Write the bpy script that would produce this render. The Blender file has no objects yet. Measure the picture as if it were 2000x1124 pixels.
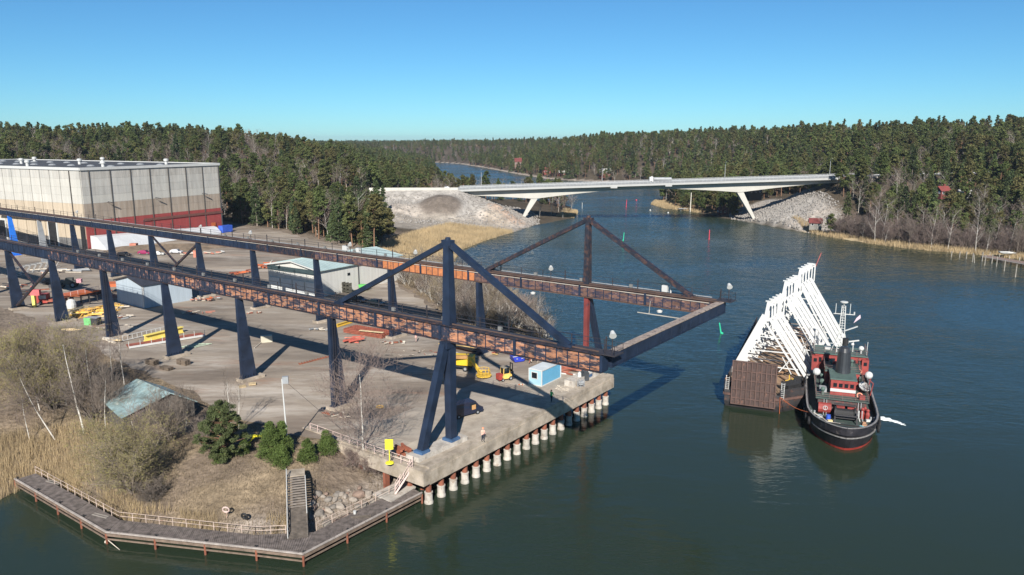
import bpy, math, random
import numpy as np
from mathutils import Vector, Matrix
SC = bpy.context.scene
COL = SC.collection
rad = math.radians
# ---------------------------------------------------------------- camera, sky, sun, exposure
cd = bpy.data.cameras.new('camera'); cam = bpy.data.objects.new('camera', cd); COL.objects.link(cam)
cam.location = (0, 0, 45); cam.rotation_euler = (rad(90 - 11.086), 0, 0)
cd.sensor_width = 36; cd.lens = 36 * 1480 / 2000; cd.clip_start = 1; cd.clip_end = 12000
SC.camera = cam
SUN_EL = 32.0
SUN_AZ = 2.0           # degrees the sun stands to the left of straight behind the camera
wd = bpy.data.worlds.new('World'); SC.world = wd; wd.use_nodes = True
nt = wd.node_tree; nt.nodes.clear()
sky = nt.nodes.new('ShaderNodeTexSky'); sky.sky_type = 'NISHITA'; sky.sun_disc = False
sky.sun_elevation = rad(SUN_EL); sky.sun_rotation = rad(180 + SUN_AZ)
sky.air_density = 0.8; sky.dust_density = 0.12; sky.ozone_density = 9; sky.altitude = 0
bg = nt.nodes.new('ShaderNodeBackground'); bg.inputs[1].default_value = 0.061
wo = nt.nodes.new('ShaderNodeOutputWorld')
tint = nt.nodes.new('ShaderNodeVectorMath'); tint.operation = 'MULTIPLY'; tint.inputs[1].default_value = (.80, 1.10, 1.04)   # white balance of the air
nt.links.new(sky.outputs[0], tint.inputs[0]); nt.links.new(tint.outputs[0], bg.inputs[0]); nt.links.new(bg.outputs[0], wo.inputs[0])
sd = bpy.data.lights.new('sun', 'SUN'); sd.energy = 5.0; sd.angle = rad(0.55); sd.color = (1, .95, .87)
sun = bpy.data.objects.new('sun', sd); COL.objects.link(sun)
# light travels away from the camera, towards +Y and down
ld = Vector((math.sin(rad(SUN_AZ)), math.cos(rad(SUN_AZ)), -math.tan(rad(SUN_EL))))
sun.rotation_euler = ld.to_track_quat('-Z', 'Y').to_euler(); sun.location = (0, -50, 120)
SC.view_settings.view_transform = 'Standard'; SC.view_settings.look = 'None'
SC.view_settings.exposure = 0.75; SC.view_settings.gamma = 1
SC.view_settings.use_curve_mapping = False
try:
    SC.cycles.max_bounces = 5; SC.cycles.transparent_max_bounces = 6
    SC.cycles.diffuse_bounces = 3; SC.cycles.glossy_bounces = 3
    SC.cycles.caustics_reflective = False; SC.cycles.caustics_refractive = False
    SC.cycles.sample_clamp_indirect = 4
except Exception: pass

# ---------------------------------------------------------------- survey helpers
F_, HZ_ = 1480., 272.
_p = math.atan((562 - HZ_) / F_); _c, _s = math.cos(_p), math.sin(_p)
def G(px, py, z=5.0):
    """point of the level plane z that the survey photo shows at px,py"""
    x = (px - 1000) / F_; y = -(py - 562) / F_
    d = (x, _c + y * _s, -_s + y * _c); t = (z - 45) / d[2]
    return Vector((d[0] * t, d[1] * t, z))
TH = rad(53.6)
OU = G(1180, 690, 21.5); OU.z = 0
UV_RZ = -rad(90 - 53.6)
UX = Vector((math.sin(TH), -math.cos(TH), 0)); VX = Vector((math.cos(TH), math.sin(TH), 0))
def W(u, v, z=0): return OU + UX * u + VX * v + Vector((0, 0, z))
def toUV(P):
    d = Vector((P[0], P[1], 0)) - OU
    return d.dot(UX), d.dot(VX)

# ---------------------------------------------------------------- materials
MATS = {}
def M(name, col, rough=.75, metal=0., var=.18, scale=.6, bump=0., bscale=4., col2=None, amt=.0, s2=None,
      stretch=(1, 1, 1), rnd=0., edge=.06, col3=None, amt3=0., spec=None, obj=False, transl=0., rcol=None, rot=0., more=()):
    """Principled material. var: brightness mottling; col2/amt: a second colour in ragged patches (rust, dirt, bare paint)."""
    if name in MATS: return MATS[name]
    m = bpy.data.materials.new(name); MATS[name] = m; m.use_nodes = True
    t = m.node_tree; N = t.nodes; L = t.links
    b = N['Principled BSDF']; b.inputs['Roughness'].default_value = rough; b.inputs['Metallic'].default_value = metal
    if spec is not None: b.inputs['Specular IOR Level'].default_value = spec
    if obj: src = N.new('ShaderNodeTexCoord').outputs['Object']
    else: src = N.new('ShaderNodeNewGeometry').outputs['Position']
    mp = N.new('ShaderNodeMapping'); mp.inputs['Scale'].default_value = stretch; mp.inputs['Rotation'].default_value = (0, 0, rot); L.new(src, mp.inputs[0])
    def noise(sc, det=5, ro=.6):
        n = N.new('ShaderNodeTexNoise'); n.inputs['Scale'].default_value = sc; n.inputs['Detail'].default_value = det
        n.inputs['Roughness'].default_value = ro; L.new(mp.outputs[0], n.inputs['Vector']); return n
    n1 = noise(scale)
    mr = N.new('ShaderNodeMapRange'); mr.inputs[1].default_value = .3; mr.inputs[2].default_value = .7
    mr.inputs[3].default_value = 1 - var; mr.inputs[4].default_value = 1 + var; L.new(n1.outputs['Fac'], mr.inputs[0])
    last = None
    rgb = N.new('ShaderNodeRGB'); rgb.outputs[0].default_value = (*col, 1); last = rgb.outputs[0]
    def layer(last, c, a, sc):
        n = noise(sc, 8, .7)
        r = N.new('ShaderNodeMapRange'); th = 1 - a
        th = .5 + (th - .5) * .5
        r.inputs[1].default_value = th - edge; r.inputs[2].default_value = th + edge; L.new(n.outputs['Fac'], r.inputs[0])
        mx = N.new('ShaderNodeMix'); mx.data_type = 'RGBA'; L.new(r.outputs[0], mx.inputs[0])
        L.new(last, mx.inputs[6]); mx.inputs[7].default_value = (*c, 1); return mx.outputs[2]
    if col2: last = layer(last, col2, amt, s2 or scale * 2)
    if col3: last = layer(last, col3, amt3, (s2 or scale * 2) * 1.7)
    for c_, a_, s_ in more: last = layer(last, c_, a_, s_)
    if rcol:
        oi = N.new('ShaderNodeObjectInfo'); pw = N.new('ShaderNodeMath'); pw.operation = 'MULTIPLY'; pw.inputs[1].default_value = 7.31; L.new(oi.outputs['Random'], pw.inputs[0]); fr = N.new('ShaderNodeMath'); fr.operation = 'FRACT'; L.new(pw.outputs[0], fr.inputs[0])
        sq = N.new('ShaderNodeMath'); sq.operation = 'POWER'; sq.inputs[1].default_value = 1.6; L.new(fr.outputs[0], sq.inputs[0]); mx = N.new('ShaderNodeMix'); mx.data_type = 'RGBA'; L.new(sq.outputs[0], mx.inputs[0]); L.new(last, mx.inputs[6]); mx.inputs[7].default_value = (*rcol, 1); last = mx.outputs[2]
    sc_ = N.new('ShaderNodeVectorMath'); sc_.operation = 'SCALE'; L.new(last, sc_.inputs[0]); L.new(mr.outputs[0], sc_.inputs['Scale'])
    out = sc_.outputs[0]
    if rnd:
        oi = N.new('ShaderNodeObjectInfo'); r2 = N.new('ShaderNodeMapRange'); r2.inputs[3].default_value = 1 - rnd; r2.inputs[4].default_value = 1 + rnd
        L.new(oi.outputs['Random'], r2.inputs[0]); s3 = N.new('ShaderNodeVectorMath'); s3.operation = 'SCALE'
        L.new(out, s3.inputs[0]); L.new(r2.outputs[0], s3.inputs['Scale']); out = s3.outputs[0]
    L.new(out, b.inputs['Base Color'])
    if bump:
        n3 = noise(bscale, 6, .65); bp = N.new('ShaderNodeBump'); bp.inputs['Strength'].default_value = 1
        bp.inputs['Distance'].default_value = bump; L.new(n3.outputs['Fac'], bp.inputs['Height']); L.new(bp.outputs[0], b.inputs['Normal'])
    if transl:
        tr = N.new('ShaderNodeBsdfTranslucent'); L.new(out, tr.inputs[0]); ms = N.new('ShaderNodeMixShader'); ms.inputs[0].default_value = transl
        L.new(b.outputs[0], ms.inputs[1]); L.new(tr.outputs[0], ms.inputs[2]); L.new(ms.outputs[0], N['Material Output'].inputs[0])
    return m

navy = M('navy_paint', (.011, .020, .042), .5, var=.4, scale=.5, col2=(.035, .034, .038), amt=.16, s2=.8, bump=.01, bscale=3)
navy_rust = M('navy_paint_worn', (.016, .018, .028), .5, var=.3, scale=.6, col2=(.075, .040, .032), amt=.40, s2=1.4, col3=(.22, .17, .15), amt3=.08)
peel = M('peeling_orange_primer', (.34, .155, .085), .8, var=.35, scale=1.6, col2=(.022, .022, .036), amt=.52, s2=.75, stretch=(.7, .7, 3.0), edge=.035, col3=(.27, .19, .155), amt3=.30, rnd=.25)
peel_blue = M('navy_paint_with_pink_wear', (.018, .022, .038), .6, var=.3, scale=.8, col2=(.24, .125, .09), amt=.34, s2=.7, stretch=(1.2, 1.2, 1.6), edge=.04, col3=(.3, .2, .2), amt3=.2, rnd=.12)
primer = M('bright_orange_primer', (.40, .145, .055), .75, var=.22, scale=.9, col2=(.12, .055, .04), amt=.26, s2=1.2, stretch=(1, 1, 1.6), edge=.08, rnd=.08)
peel_brown = M('brown_weathered_paint', (.13, .07, .053), .8, var=.35, scale=.7, col2=(.030, .026, .045), amt=.50, s2=.8, stretch=(.8, .8, 2.8), edge=.04, col3=(.27, .165, .12), amt3=.26, rnd=.12)
steel_dark = M('dark_steel', (.035, .033, .036), .6, var=.3)
rail_m = M('railing_steel', (.030, .026, .030), .6, var=.3)
white_line = M('bare_rail_steel', (.40, .36, .31), .4, var=.2)
concrete = M('weathered_concrete', (.35, .295, .235), .9, var=.34, scale=.5, col2=(.20, .16, .11), amt=.28, s2=.7, bump=.03, bscale=2.5, edge=.15)
concrete_l = M('light_concrete', (.40, .365, .32), .9, var=.3, scale=.9, bump=.01, col2=(.24, .19, .15), amt=.3, s2=1.2)
rust = M('rusty_steel', (.20, .065, .035), .85, var=.35, scale=.7, col2=(.10, .05, .04), amt=.3, s2=2.)
white_p = M('white_paint', (.48, .48, .465), .5, var=.05, scale=.5)
white_frame = M('white_steel_paint', (.52, .52, .51), .45, var=.04, scale=.3)
wood_old = M('old_grey_timber', (.115, .095, .078), .9, var=.4, scale=1.8, rnd=.15)
wood_light = M('pale_timber', (.50, .38, .22), .85, var=.25, scale=1.5, rnd=.15)
black_m = M('black_rubber', (.012, .012, .013), .7, var=.3)
glass_d = M('dark_window_glass', (.012, .016, .02), .08, var=.1)
red_p = M('red_paint', (.32, .045, .035), .5, var=.2, scale=.8, rnd=.05)
yellow_p = M('yellow_paint', (.58, .37, .05), .5, var=.12, scale=.8)
orange_p = M('orange_paint', (.45, .115, .04), .55, var=.15, scale=.8)
blue_p = M('blue_paint', (.03, .09, .45), .45, var=.15)
green_p = M('green_paint', (.10, .30, .08), .6, var=.15)
grey_p = M('grey_paint', (.26, .27, .28), .55, var=.15)
bark_pine = M('pine_bark', (.20, .11, .065), .9, var=.3, scale=1.2)
bark_birch = M('birch_bark', (.50, .47, .42), .8, var=.25, scale=3., col2=(.06, .05, .05), amt=.16, s2=6.)
bark_grey = M('grey_bark', (.20, .165, .135), .9, var=.3, scale=1.5, rnd=.2)
twig_m = M('bare_twigs', (.165, .135, .11), .9, var=.3, scale=.25, rnd=.2, rcol=(.20, .145, .125))
twig_y = M('budding_twigs', (.23, .185, .12), .9, var=.25, scale=.25, rnd=.1)
bud_m = M('yellow_green_buds', (.30, .27, .10), .8, var=.3, scale=.4, transl=.3)
pine_m = M('pine_needles', (.094, .122, .040), .8, var=.35, scale=.18, rnd=.32, rcol=(.115, .102, .042), transl=.3, spec=.2)
spruce_m = M('spruce_needles', (.064, .090, .038), .8, var=.35, scale=.2, rnd=.3, rcol=(.085, .095, .04), transl=.25, spec=.2)
young_m = M('young_pine_needles', (.095, .135, .036), .75, var=.35, scale=.7, rnd=.1, transl=.2, spec=.2)
reed_m = M('dry_reeds', (.42, .32, .185), .9, var=.25, scale=.12, transl=.25)
drygrass_m = M('dry_grass_blades', (.215, .165, .108), .9, var=.35, scale=.2, transl=.2)

# ---------------------------------------------------------------- mesh helpers
def mesh_np(name, V, F, mat=None, smooth=False):
    """V (n,3) float array, F (m,k) int array (all faces k-gons) or list of such arrays"""
    Fs = F if isinstance(F, list) else [F]
    me = bpy.data.meshes.new(name)
    V = np.asarray(V, np.float32); nl = sum(f.size for f in Fs); nf = sum(len(f) for f in Fs)
    me.vertices.add(len(V)); me.vertices.foreach_set('co', V.ravel())
    me.loops.add(nl); me.polygons.add(nf)
    li = np.concatenate([f.ravel() for f in Fs]).astype(np.int32)
    tot = np.concatenate([np.full(len(f), f.shape[1], np.int32) for f in Fs])
    st = np.concatenate([[0], np.cumsum(tot)[:-1]]).astype(np.int32)
    me.loops.foreach_set('vertex_index', li); me.polygons.foreach_set('loop_start', st)
    try: me.polygons.foreach_set('loop_total', tot)
    except Exception: pass
    if smooth: me.polygons.foreach_set('use_smooth', np.ones(nf, bool))
    me.update(calc_edges=True); me.validate()
    for m_ in (mat if isinstance(mat, (list, tuple)) else [mat]):
        if m_: me.materials.append(m_)
    return me

class MB:
    def __init__(s): s.v = []; s.f = []; s.mi = []; s.m = 0
    def add(s, vs, fs):
        o = len(s.v); s.v += [tuple(q) for q in vs]; s.f += [tuple(i + o for i in f) for f in fs]; s.mi += [s.m] * len(fs); return s
    def box(s, c, d, rz=0, R=None, taper=1.0):
        x, y, z = d[0] / 2, d[1] / 2, d[2] / 2
        vs = [Vector((a * (x if k < 0 else x * taper), b * (y if k < 0 else y * taper), k * z)) for k in (-1, 1) for a, b in ((-1, -1), (1, -1), (1, 1), (-1, 1))]
        if R is None: R = Matrix.Rotation(rz, 3, 'Z') if rz else None
        if R is not None: vs = [R @ q for q in vs]
        c = Vector(c)
        return s.add([q + c for q in vs], [(3, 2, 1, 0), (4, 5, 6, 7), (0, 1, 5, 4), (1, 2, 6, 5), (2, 3, 7, 6), (3, 0, 4, 7)])
    def beam(s, p, q, w, h, w2=None, h2=None, up=(0, 0, 1)):
        p, q = Vector(p), Vector(q); d = (q - p).normalized(); up = Vector(up)
        if abs(d.dot(up)) > .98: up = Vector((0, 1, 0))
        a = d.cross(up).normalized(); b = a.cross(d).normalized(); w2 = w if w2 is None else w2; h2 = h if h2 is None else h2
        vs = [P + a * sx * ww / 2 + b * sy * hh / 2 for P, ww, hh in ((p, w, h), (q, w2, h2)) for sx, sy in ((-1, -1), (1, -1), (1, 1), (-1, 1))]
        return s.add(vs, [(0, 1, 2, 3), (7, 6, 5, 4), (0, 4, 5, 1), (1, 5, 6, 2), (2, 6, 7, 3), (3, 7, 4, 0)])
    def ibeam(s, p, q, w, h, t=.04):
        p, q = Vector(p), Vector(q); d = (q - p).normalized(); up = Vector((0, 0, 1)); a = d.cross(up).normalized(); b = a.cross(d)
        s.beam(p + b * (h / 2 - t / 2), q + b * (h / 2 - t / 2), w, t); s.beam(p - b * (h / 2 - t / 2), q - b * (h / 2 - t / 2), w, t)
        return s.beam(p, q, t, h - 2.2 * t)
    def tube(s, p, q, r, r2=None, n=8, caps=True):
        p, q = Vector(p), Vector(q); d = (q - p).normalized(); up = Vector((0, 0, 1)) if abs(d.z) < .95 else Vector((1, 0, 0))
        a = d.cross(up).normalized(); b = a.cross(d); r2 = r if r2 is None else r2
        vs = [P + (a * math.cos(2 * math.pi * i / n) + b * math.sin(2 * math.pi * i / n)) * rr for P, rr in ((p, r), (q, r2)) for i in range(n)]
        fs = [(i, i + n, (i + 1) % n + n, (i + 1) % n) for i in range(n)]
        if caps: fs += [tuple(range(n)), tuple(range(2 * n - 1, n - 1, -1))]
        return s.add(vs, fs)
    def path(s, pts, r, n=6):
        for a, b in zip(pts, pts[1:]): s.tube(a, b, r, n=n)
        return s
    def prism(s, pts, z0, z1):
        n = len(pts); ar = sum(pts[i][0] * pts[(i + 1) % n][1] - pts[(i + 1) % n][0] * pts[i][1] for i in range(n))
        if ar < 0: pts = list(reversed(pts))
        vs = [(p[0], p[1], z0 if not hasattr(z0, '__len__') else z0[i]) for i, p in enumerate(pts)] + [(p[0], p[1], z1) for p in pts]
        return s.add(vs, [tuple(range(n - 1, -1, -1)), tuple(range(n, 2 * n))] + [(i, (i + 1) % n, (i + 1) % n + n, i + n) for i in range(n)])
    def extrude(s, poly3, d):
        n = len(poly3); d = Vector(d); P = [Vector(p) for p in poly3]
        return s.add(P + [p + d for p in P], [tuple(range(n - 1, -1, -1)), tuple(range(n, 2 * n))] + [(i, (i + 1) % n, (i + 1) % n + n, i + n) for i in range(n)])
    def rings(s, R, close=True, cap0=True, cap1=True):
        n = len(R[0]); vs = [p for r in R for p in r]; fs = []
        for k in range(len(R) - 1):
            for i in range(n if close else n - 1):
                j = (i + 1) % n; fs.append((k * n + i, k * n + j, (k + 1) * n + j, (k + 1) * n + i))
        if cap0: fs.append(tuple(range(n - 1, -1, -1)))
        if cap1: fs.append(tuple((len(R) - 1) * n + i for i in range(n)))
        return s.add(vs, fs)
    def lathe(s, c, prof, n=12):
        c = Vector(c)
        return s.rings([[c + Vector((math.cos(2 * math.pi * i / n) * r, math.sin(2 * math.pi * i / n) * r, z)) for i in range(n)] for r, z in prof])
    def torus(s, c, R, r, axis=(0, 0, 1), n=16, k=6):
        q = Vector((0, 0, 1)).rotation_difference(Vector(axis)); c = Vector(c); vs = []; fs = []
        for i in range(n):
            a = 2 * math.pi * i / n
            for j in range(k):
                b = 2 * math.pi * j / k
                vs.append(c + q @ Vector(((R + r * math.cos(b)) * math.cos(a), (R + r * math.cos(b)) * math.sin(a), r * math.sin(b))))
                fs.append((i * k + j, ((i + 1) % n) * k + j, ((i + 1) % n) * k + (j + 1) % k, i * k + (j + 1) % k))
        return s.add(vs, fs)
    def ball(s, c, r, n=10, m=6, sz=(1, 1, 1)):
        return s.rings([[Vector(c) + Vector((r * sz[0] * math.sin(t) * math.cos(a), r * sz[1] * math.sin(t) * math.sin(a), -r * sz[2] * math.cos(t)))
                         for a in [2 * math.pi * i / n for i in range(n)]] for t in [math.pi * (j + .15) / (m + .3) for j in range(m + 1)]])
    def mesh(s, name, mats, smooth=False):
        me = bpy.data.meshes.new(name); me.from_pydata([tuple(q) for q in s.v], [], s.f)
        mats = mats if isinstance(mats, (list, tuple)) else [mats]
        for m_ in mats: me.materials.append(m_)
        if len(mats) > 1: me.polygons.foreach_set('material_index', s.mi)
        if smooth: me.polygons.foreach_set('use_smooth', [True] * len(s.f))
        me.update(); return me

def link(name, me, parent=None):
    o = bpy.data.objects.new(name, me); COL.objects.link(o)
    if parent: o.parent = parent
    return o
def thing(name, label, cat, loc=(0, 0, 0), rz=0, group=None):
    o = bpy.data.objects.new(name, None); COL.objects.link(o); o.location = loc; o.rotation_euler = (0, 0, rz); o.empty_display_size = .5
    o['label'] = label; o['category'] = cat
    if group: o['group'] = group
    return o
def part(name, mb, mat, parent, label=None, smooth=False, kind=None):
    me = mb.mesh(name, mat, smooth) if isinstance(mb, MB) else mb
    o = link(name, me, parent)
    if label: o['label'] = label
    if kind: o['kind'] = kind
    return o
def solo(name, mb, mat, label, cat, group=None, smooth=False, kind=None, recentre=True):
    me = mb.mesh(name, mat, smooth) if isinstance(mb, MB) else mb
    o = link(name, me)
    if recentre:
        n = len(me.vertices); co = np.empty(n * 3, np.float32); me.vertices.foreach_get('co', co); co = co.reshape(-1, 3)
        c = np.array([(co[:, 0].min() + co[:, 0].max()) / 2, (co[:, 1].min() + co[:, 1].max()) / 2, co[:, 2].min()], np.float32)
        me.vertices.foreach_set('co', (co - c).ravel()); me.update(); o.location = c
    if label: o['label'] = label
    if cat: o['category'] = cat
    if group: o['group'] = group
    if kind: o['kind'] = kind
    return o
def struct(name, mb, mat, smooth=False):
    return solo(name, mb, mat, None, None, kind='structure', recentre=False, smooth=smooth)
KIDS = {}
def kids(o):
    if o.name not in KIDS: KIDS[o.name] = list(o.children)
    return KIDS[o.name]
def copy_tree(o, loc=None, rz=None, label=None, scale=None, parent=None, group=None):
    c = o.copy(); COL.objects.link(c)
    if parent is not None: c.parent = parent
    if loc is not None: c.location = loc
    if rz is not None: c.rotation_euler = (0, 0, rz)
    if scale is not None: c.scale = (scale,) * 3 if not hasattr(scale, '__len__') else scale
    if label: c['label'] = label
    if group: c['group'] = group
    for k in kids(o): copy_tree(k, parent=c)
    return c
def move(o, loc, rz=0, scale=1):
    o.location = loc; o.rotation_euler = (0, 0, rz); o.scale = (scale,) * 3 if not hasattr(scale, '__len__') else scale
    return o
# ================================================================ land, water
rng = np.random.default_rng(11)
def P2(px, py, z=0):
    g = G(px, py, z); return (g.x, g.y)
shoreL = [(-4000, 60), (-1500, 60), (-400, 70), (-150, 95), (-90, 92)] + [P2(*q) for q in
    ((0, 978), (30, 964), (80, 940), (150, 985), (240, 1035), (400, 1055), (560, 1062), (640, 1032), (740, 985), (800, 957))] + \
    [tuple(W(-27, -5)[:2]), tuple(W(-27, 38)[:2])] + [P2(*q) for q in
    ((1140, 708), (1090, 672), (1050, 648), (1030, 622), (975, 602), (925, 582), (900, 548), (886, 512), (905, 487), (950, 470), (1010, 452), (1045, 441),
     (1090, 432), (1122, 426), (1129, 415), (1110, 402), (1060, 392))] + [(-10, 560), (-30, 620), (-62, 700), (-107, 1060), (-145, 1350), (-420, 1750), (-4000, 2500)]
shoreL_poly = shoreL
shoreR_poly = [(-4000, 2750), (-700, 1950), (-350, 1640)] + [P2(*q) for q in
    ((845, 317.5), (900, 321), (950, 329), (1000, 339), (1060, 349), (1110, 353), (1180, 356.5), (1250, 361), (1292, 368), (1310, 385), (1280, 393), (1271, 400),
     (1300, 408), (1345, 413), (1400, 425), (1475, 436), (1550, 450), (1620, 464), (1700, 477), (1780, 487), (1860, 494), (1920, 499), (2000, 508), (2200, 535))] + \
    [(330, 215), (500, 150), (1500, 0), (4000, -200), (6500, 6500), (-4000, 6500)]
def inside(X, Y, poly):
    r = np.zeros(X.shape, bool); n = len(poly)
    for i in range(n):
        x0, y0 = poly[i]; x1, y1 = poly[(i + 1) % n]
        if y0 == y1: continue
        c = (Y < y0) != (Y < y1); r ^= c & (X < (x1 - x0) * (Y - y0) / (y1 - y0) + x0)
    return r
def pdist(X, Y, poly, close=True):
    d = np.full(X.shape, 1e9); n = len(poly)
    for i in range(n if close else n - 1):
        x0, y0 = poly[i]; x1, y1 = poly[(i + 1) % n]; dx, dy = x1 - x0, y1 - y0; L2 = dx * dx + dy * dy + 1e-9
        t = np.clip(((X - x0) * dx + (Y - y0) * dy) / L2, 0, 1); d = np.minimum(d, np.hypot(X - x0 - t * dx, Y - y0 - t * dy))
    return d
def sm(t): t = np.clip(t, 0, 1); return t * t * (3 - 2 * t)
_vn = rng.random((256, 256))
def vnoise(X, Y, s):
    x = X / s + 1000.3; y = Y / s + 1000.7; xi = np.floor(x).astype(int); yi = np.floor(y).astype(int); fx = sm(x - xi); fy = sm(y - yi)
    a = _vn[xi % 256, yi % 256]; b = _vn[(xi + 1) % 256, yi % 256]; c = _vn[xi % 256, (yi + 1) % 256]; d = _vn[(xi + 1) % 256, (yi + 1) % 256]
    return (a * (1 - fx) + b * fx) * (1 - fy) + (c * (1 - fx) + d * fx) * fy
def fbm(X, Y, s, o=4): return sum(vnoise(X + 31 * k, Y - 17 * k, s / 2 ** k) / 2 ** k for k in range(o)) / sum(1 / 2 ** k for k in range(o))
yard_px = [(838, 900), (760, 884), (720, 876), (660, 862), (600, 850), (530, 838), (450, 812), (392, 772), (300, 735), (240, 712), (190, 680), (100, 635), (0, 600), (-220, 560)]
yard_poly = [P2(*q, 5) for q in yard_px] + [(-330, 270), (-300, 360), (-215, 430)] + [P2(*q, 5) for q in ((450, 441), (545, 452), (620, 470), (700, 488), (740, 520), (775, 556), (830, 590), (880, 628), (950, 655), (1060, 690))] + \
    [tuple(W(-26, 39)[:2]), tuple(W(-21.4, 38)[:2]), tuple(W(-21.4, -7)[:2])]
HC = np.array([(-300, 620, 42), (-190, 560, 37), (-123, 620, 33), (-82, 600, 19), (-55, 560, 5), (-450, 620, 41), (-700, 700, 37), (-250, 470, 27), (-120, 430, 13), (-40, 480, 3), (-20, 520, 3), (-60, 700, 8), (-110, 900, 12),
    (-420, 380, 16), (-900, 1500, 42), (-300, 1200, 22), (-1500, 800, 40), (-90, 300, 7), (-50, 330, 4), (-380, 200, 8),
    (250, 600, 36), (278, 700, 43), (345, 650, 45), (398, 600, 48), (300, 480, 33), (330, 380, 30), (230, 400, 17), (190, 360, 9), (200, 480, 24), (160, 500, 15), (115, 480, 3), (160, 800, 41), (150, 650, 19),
    (132, 1000, 38), (60, 1500, 31), (-126, 1900, 24), (0, 1700, 29), (-280, 2100, 21), (-600, 2400, 24), (600, 1200, 48), (0, 3000, 26), (1500, 800, 52), (1000, 300, 44), (500, 400, 44), (600, 600, 50), (280, 1000, 44)], float)
def groundz(X, Y):
    X = np.asarray(X, float); Y = np.asarray(Y, float)
    inL = inside(X, Y, shoreL_poly); inR = inside(X, Y, shoreR_poly)
    d = np.minimum(pdist(X, Y, shoreL_poly), pdist(X, Y, shoreR_poly)); land = inL | inR
    num = 0; den = 0
    for x, y, h in HC:
        w = 1 / ((X - x) ** 2 + (Y - y) ** 2 + 400) ** 1.5; num = num + w * h; den = den + w
    H = num / den + (fbm(X, Y, 90) - .5) * 6 * sm((np.hypot(X, Y) - 250) / 150)
    s = .22 + .2 * sm((X + 64) / 14); s = np.where(Y > 240, .12, s)
    low = np.minimum(d * s, 4.93)
    dy = np.where(inside(X, Y, yard_poly), 0, pdist(X, Y, yard_poly))
    hill = np.maximum(H - 4.9, -2) * sm(d / 150) * sm((dy - 6) / 80)
    z = low + hill + (fbm(X, Y, 7) - .5) * .9 * sm(d / 6) * sm(dy / 6)
    # bridge embankments of tipped rock
    def bank(z, x0, x1, zt0, zt1, endsign):
        zt = zt0 + (zt1 - zt0) * np.clip((X - x0) / (x1 - x0), 0, 1)
        ex = np.maximum(0, (X - x1) if endsign > 0 else (x0 - X)); ey = np.maximum(0, np.abs(Y - 418.5) - 6.5)
        dist = np.hypot(ex * 1.0, ey * .95)
        e = zt - dist * .44 + (fbm(X, Y, 12) - .5) * 2.4 * sm(dist / 6)
        e = np.where((X < x0 - 30) if endsign > 0 else (X > x1 + 60), -99, e)
        return np.maximum(z, np.where(land, e, -99)), e
    z, e1 = bank(z, -95, -29, 17.6, 18.1, 1)
    z, e2 = bank(z, 185, 300, 24.4, 27.5, -1)
    # heaps on the left embankment
    for hx, hy, hr, hh in ((-37, 392, 15, 6.5), (-60, 385, 17, 4), (-8, 396, 13, 5.5)):
        z = np.maximum(z, np.where(np.hypot(X - hx, Y - hy) < hr, groundbase(X, Y, hx, hy, hr, hh), -99) if False else np.where(np.hypot(X - hx, Y - hy) < hr, z + hh * (1 - np.hypot(X - hx, Y - hy) / hr), z))
    z = np.where(land, np.maximum(z, .05 + .06 * np.minimum(d, 3)), -np.minimum(d * .35 + .25, 5))
    aux = dict(d=d, land=land, e1=e1, e2=e2, dy=dy, inL=inL, inR=inR, hill=hill)
    return z, aux
def gz(x, y): return float(groundz(np.array([x]), np.array([y]))[0][0])
def spaced(bands):
    out = [bands[0][0]]
    for a, b, s0, s1 in bands:
        x = a
        while x < b - 1e-6:
            t = (x - a) / (b - a); x += s0 + (s1 - s0) * t; out.append(min(x, b))
    return np.array(out)
xs = spaced([(-4000, -700, 260, 40), (-700, -300, 30, 8), (-300, -110, 6, 2), (-110, 30, 1.4, 1.4), (30, 250, 3, 3), (250, 600, 5, 12), (600, 4500, 25, 280)])
ys = spaced([(40, 70, 5, 1.5), (70, 135, 1.3, 1.3), (135, 300, 2, 2.5), (300, 470, 2.2, 2.2), (470, 900, 4, 9), (900, 2400, 10, 35), (2400, 6000, 60, 300)])
GX, GY = np.meshgrid(xs, ys); GZ, AX = groundz(GX, GY)
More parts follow.
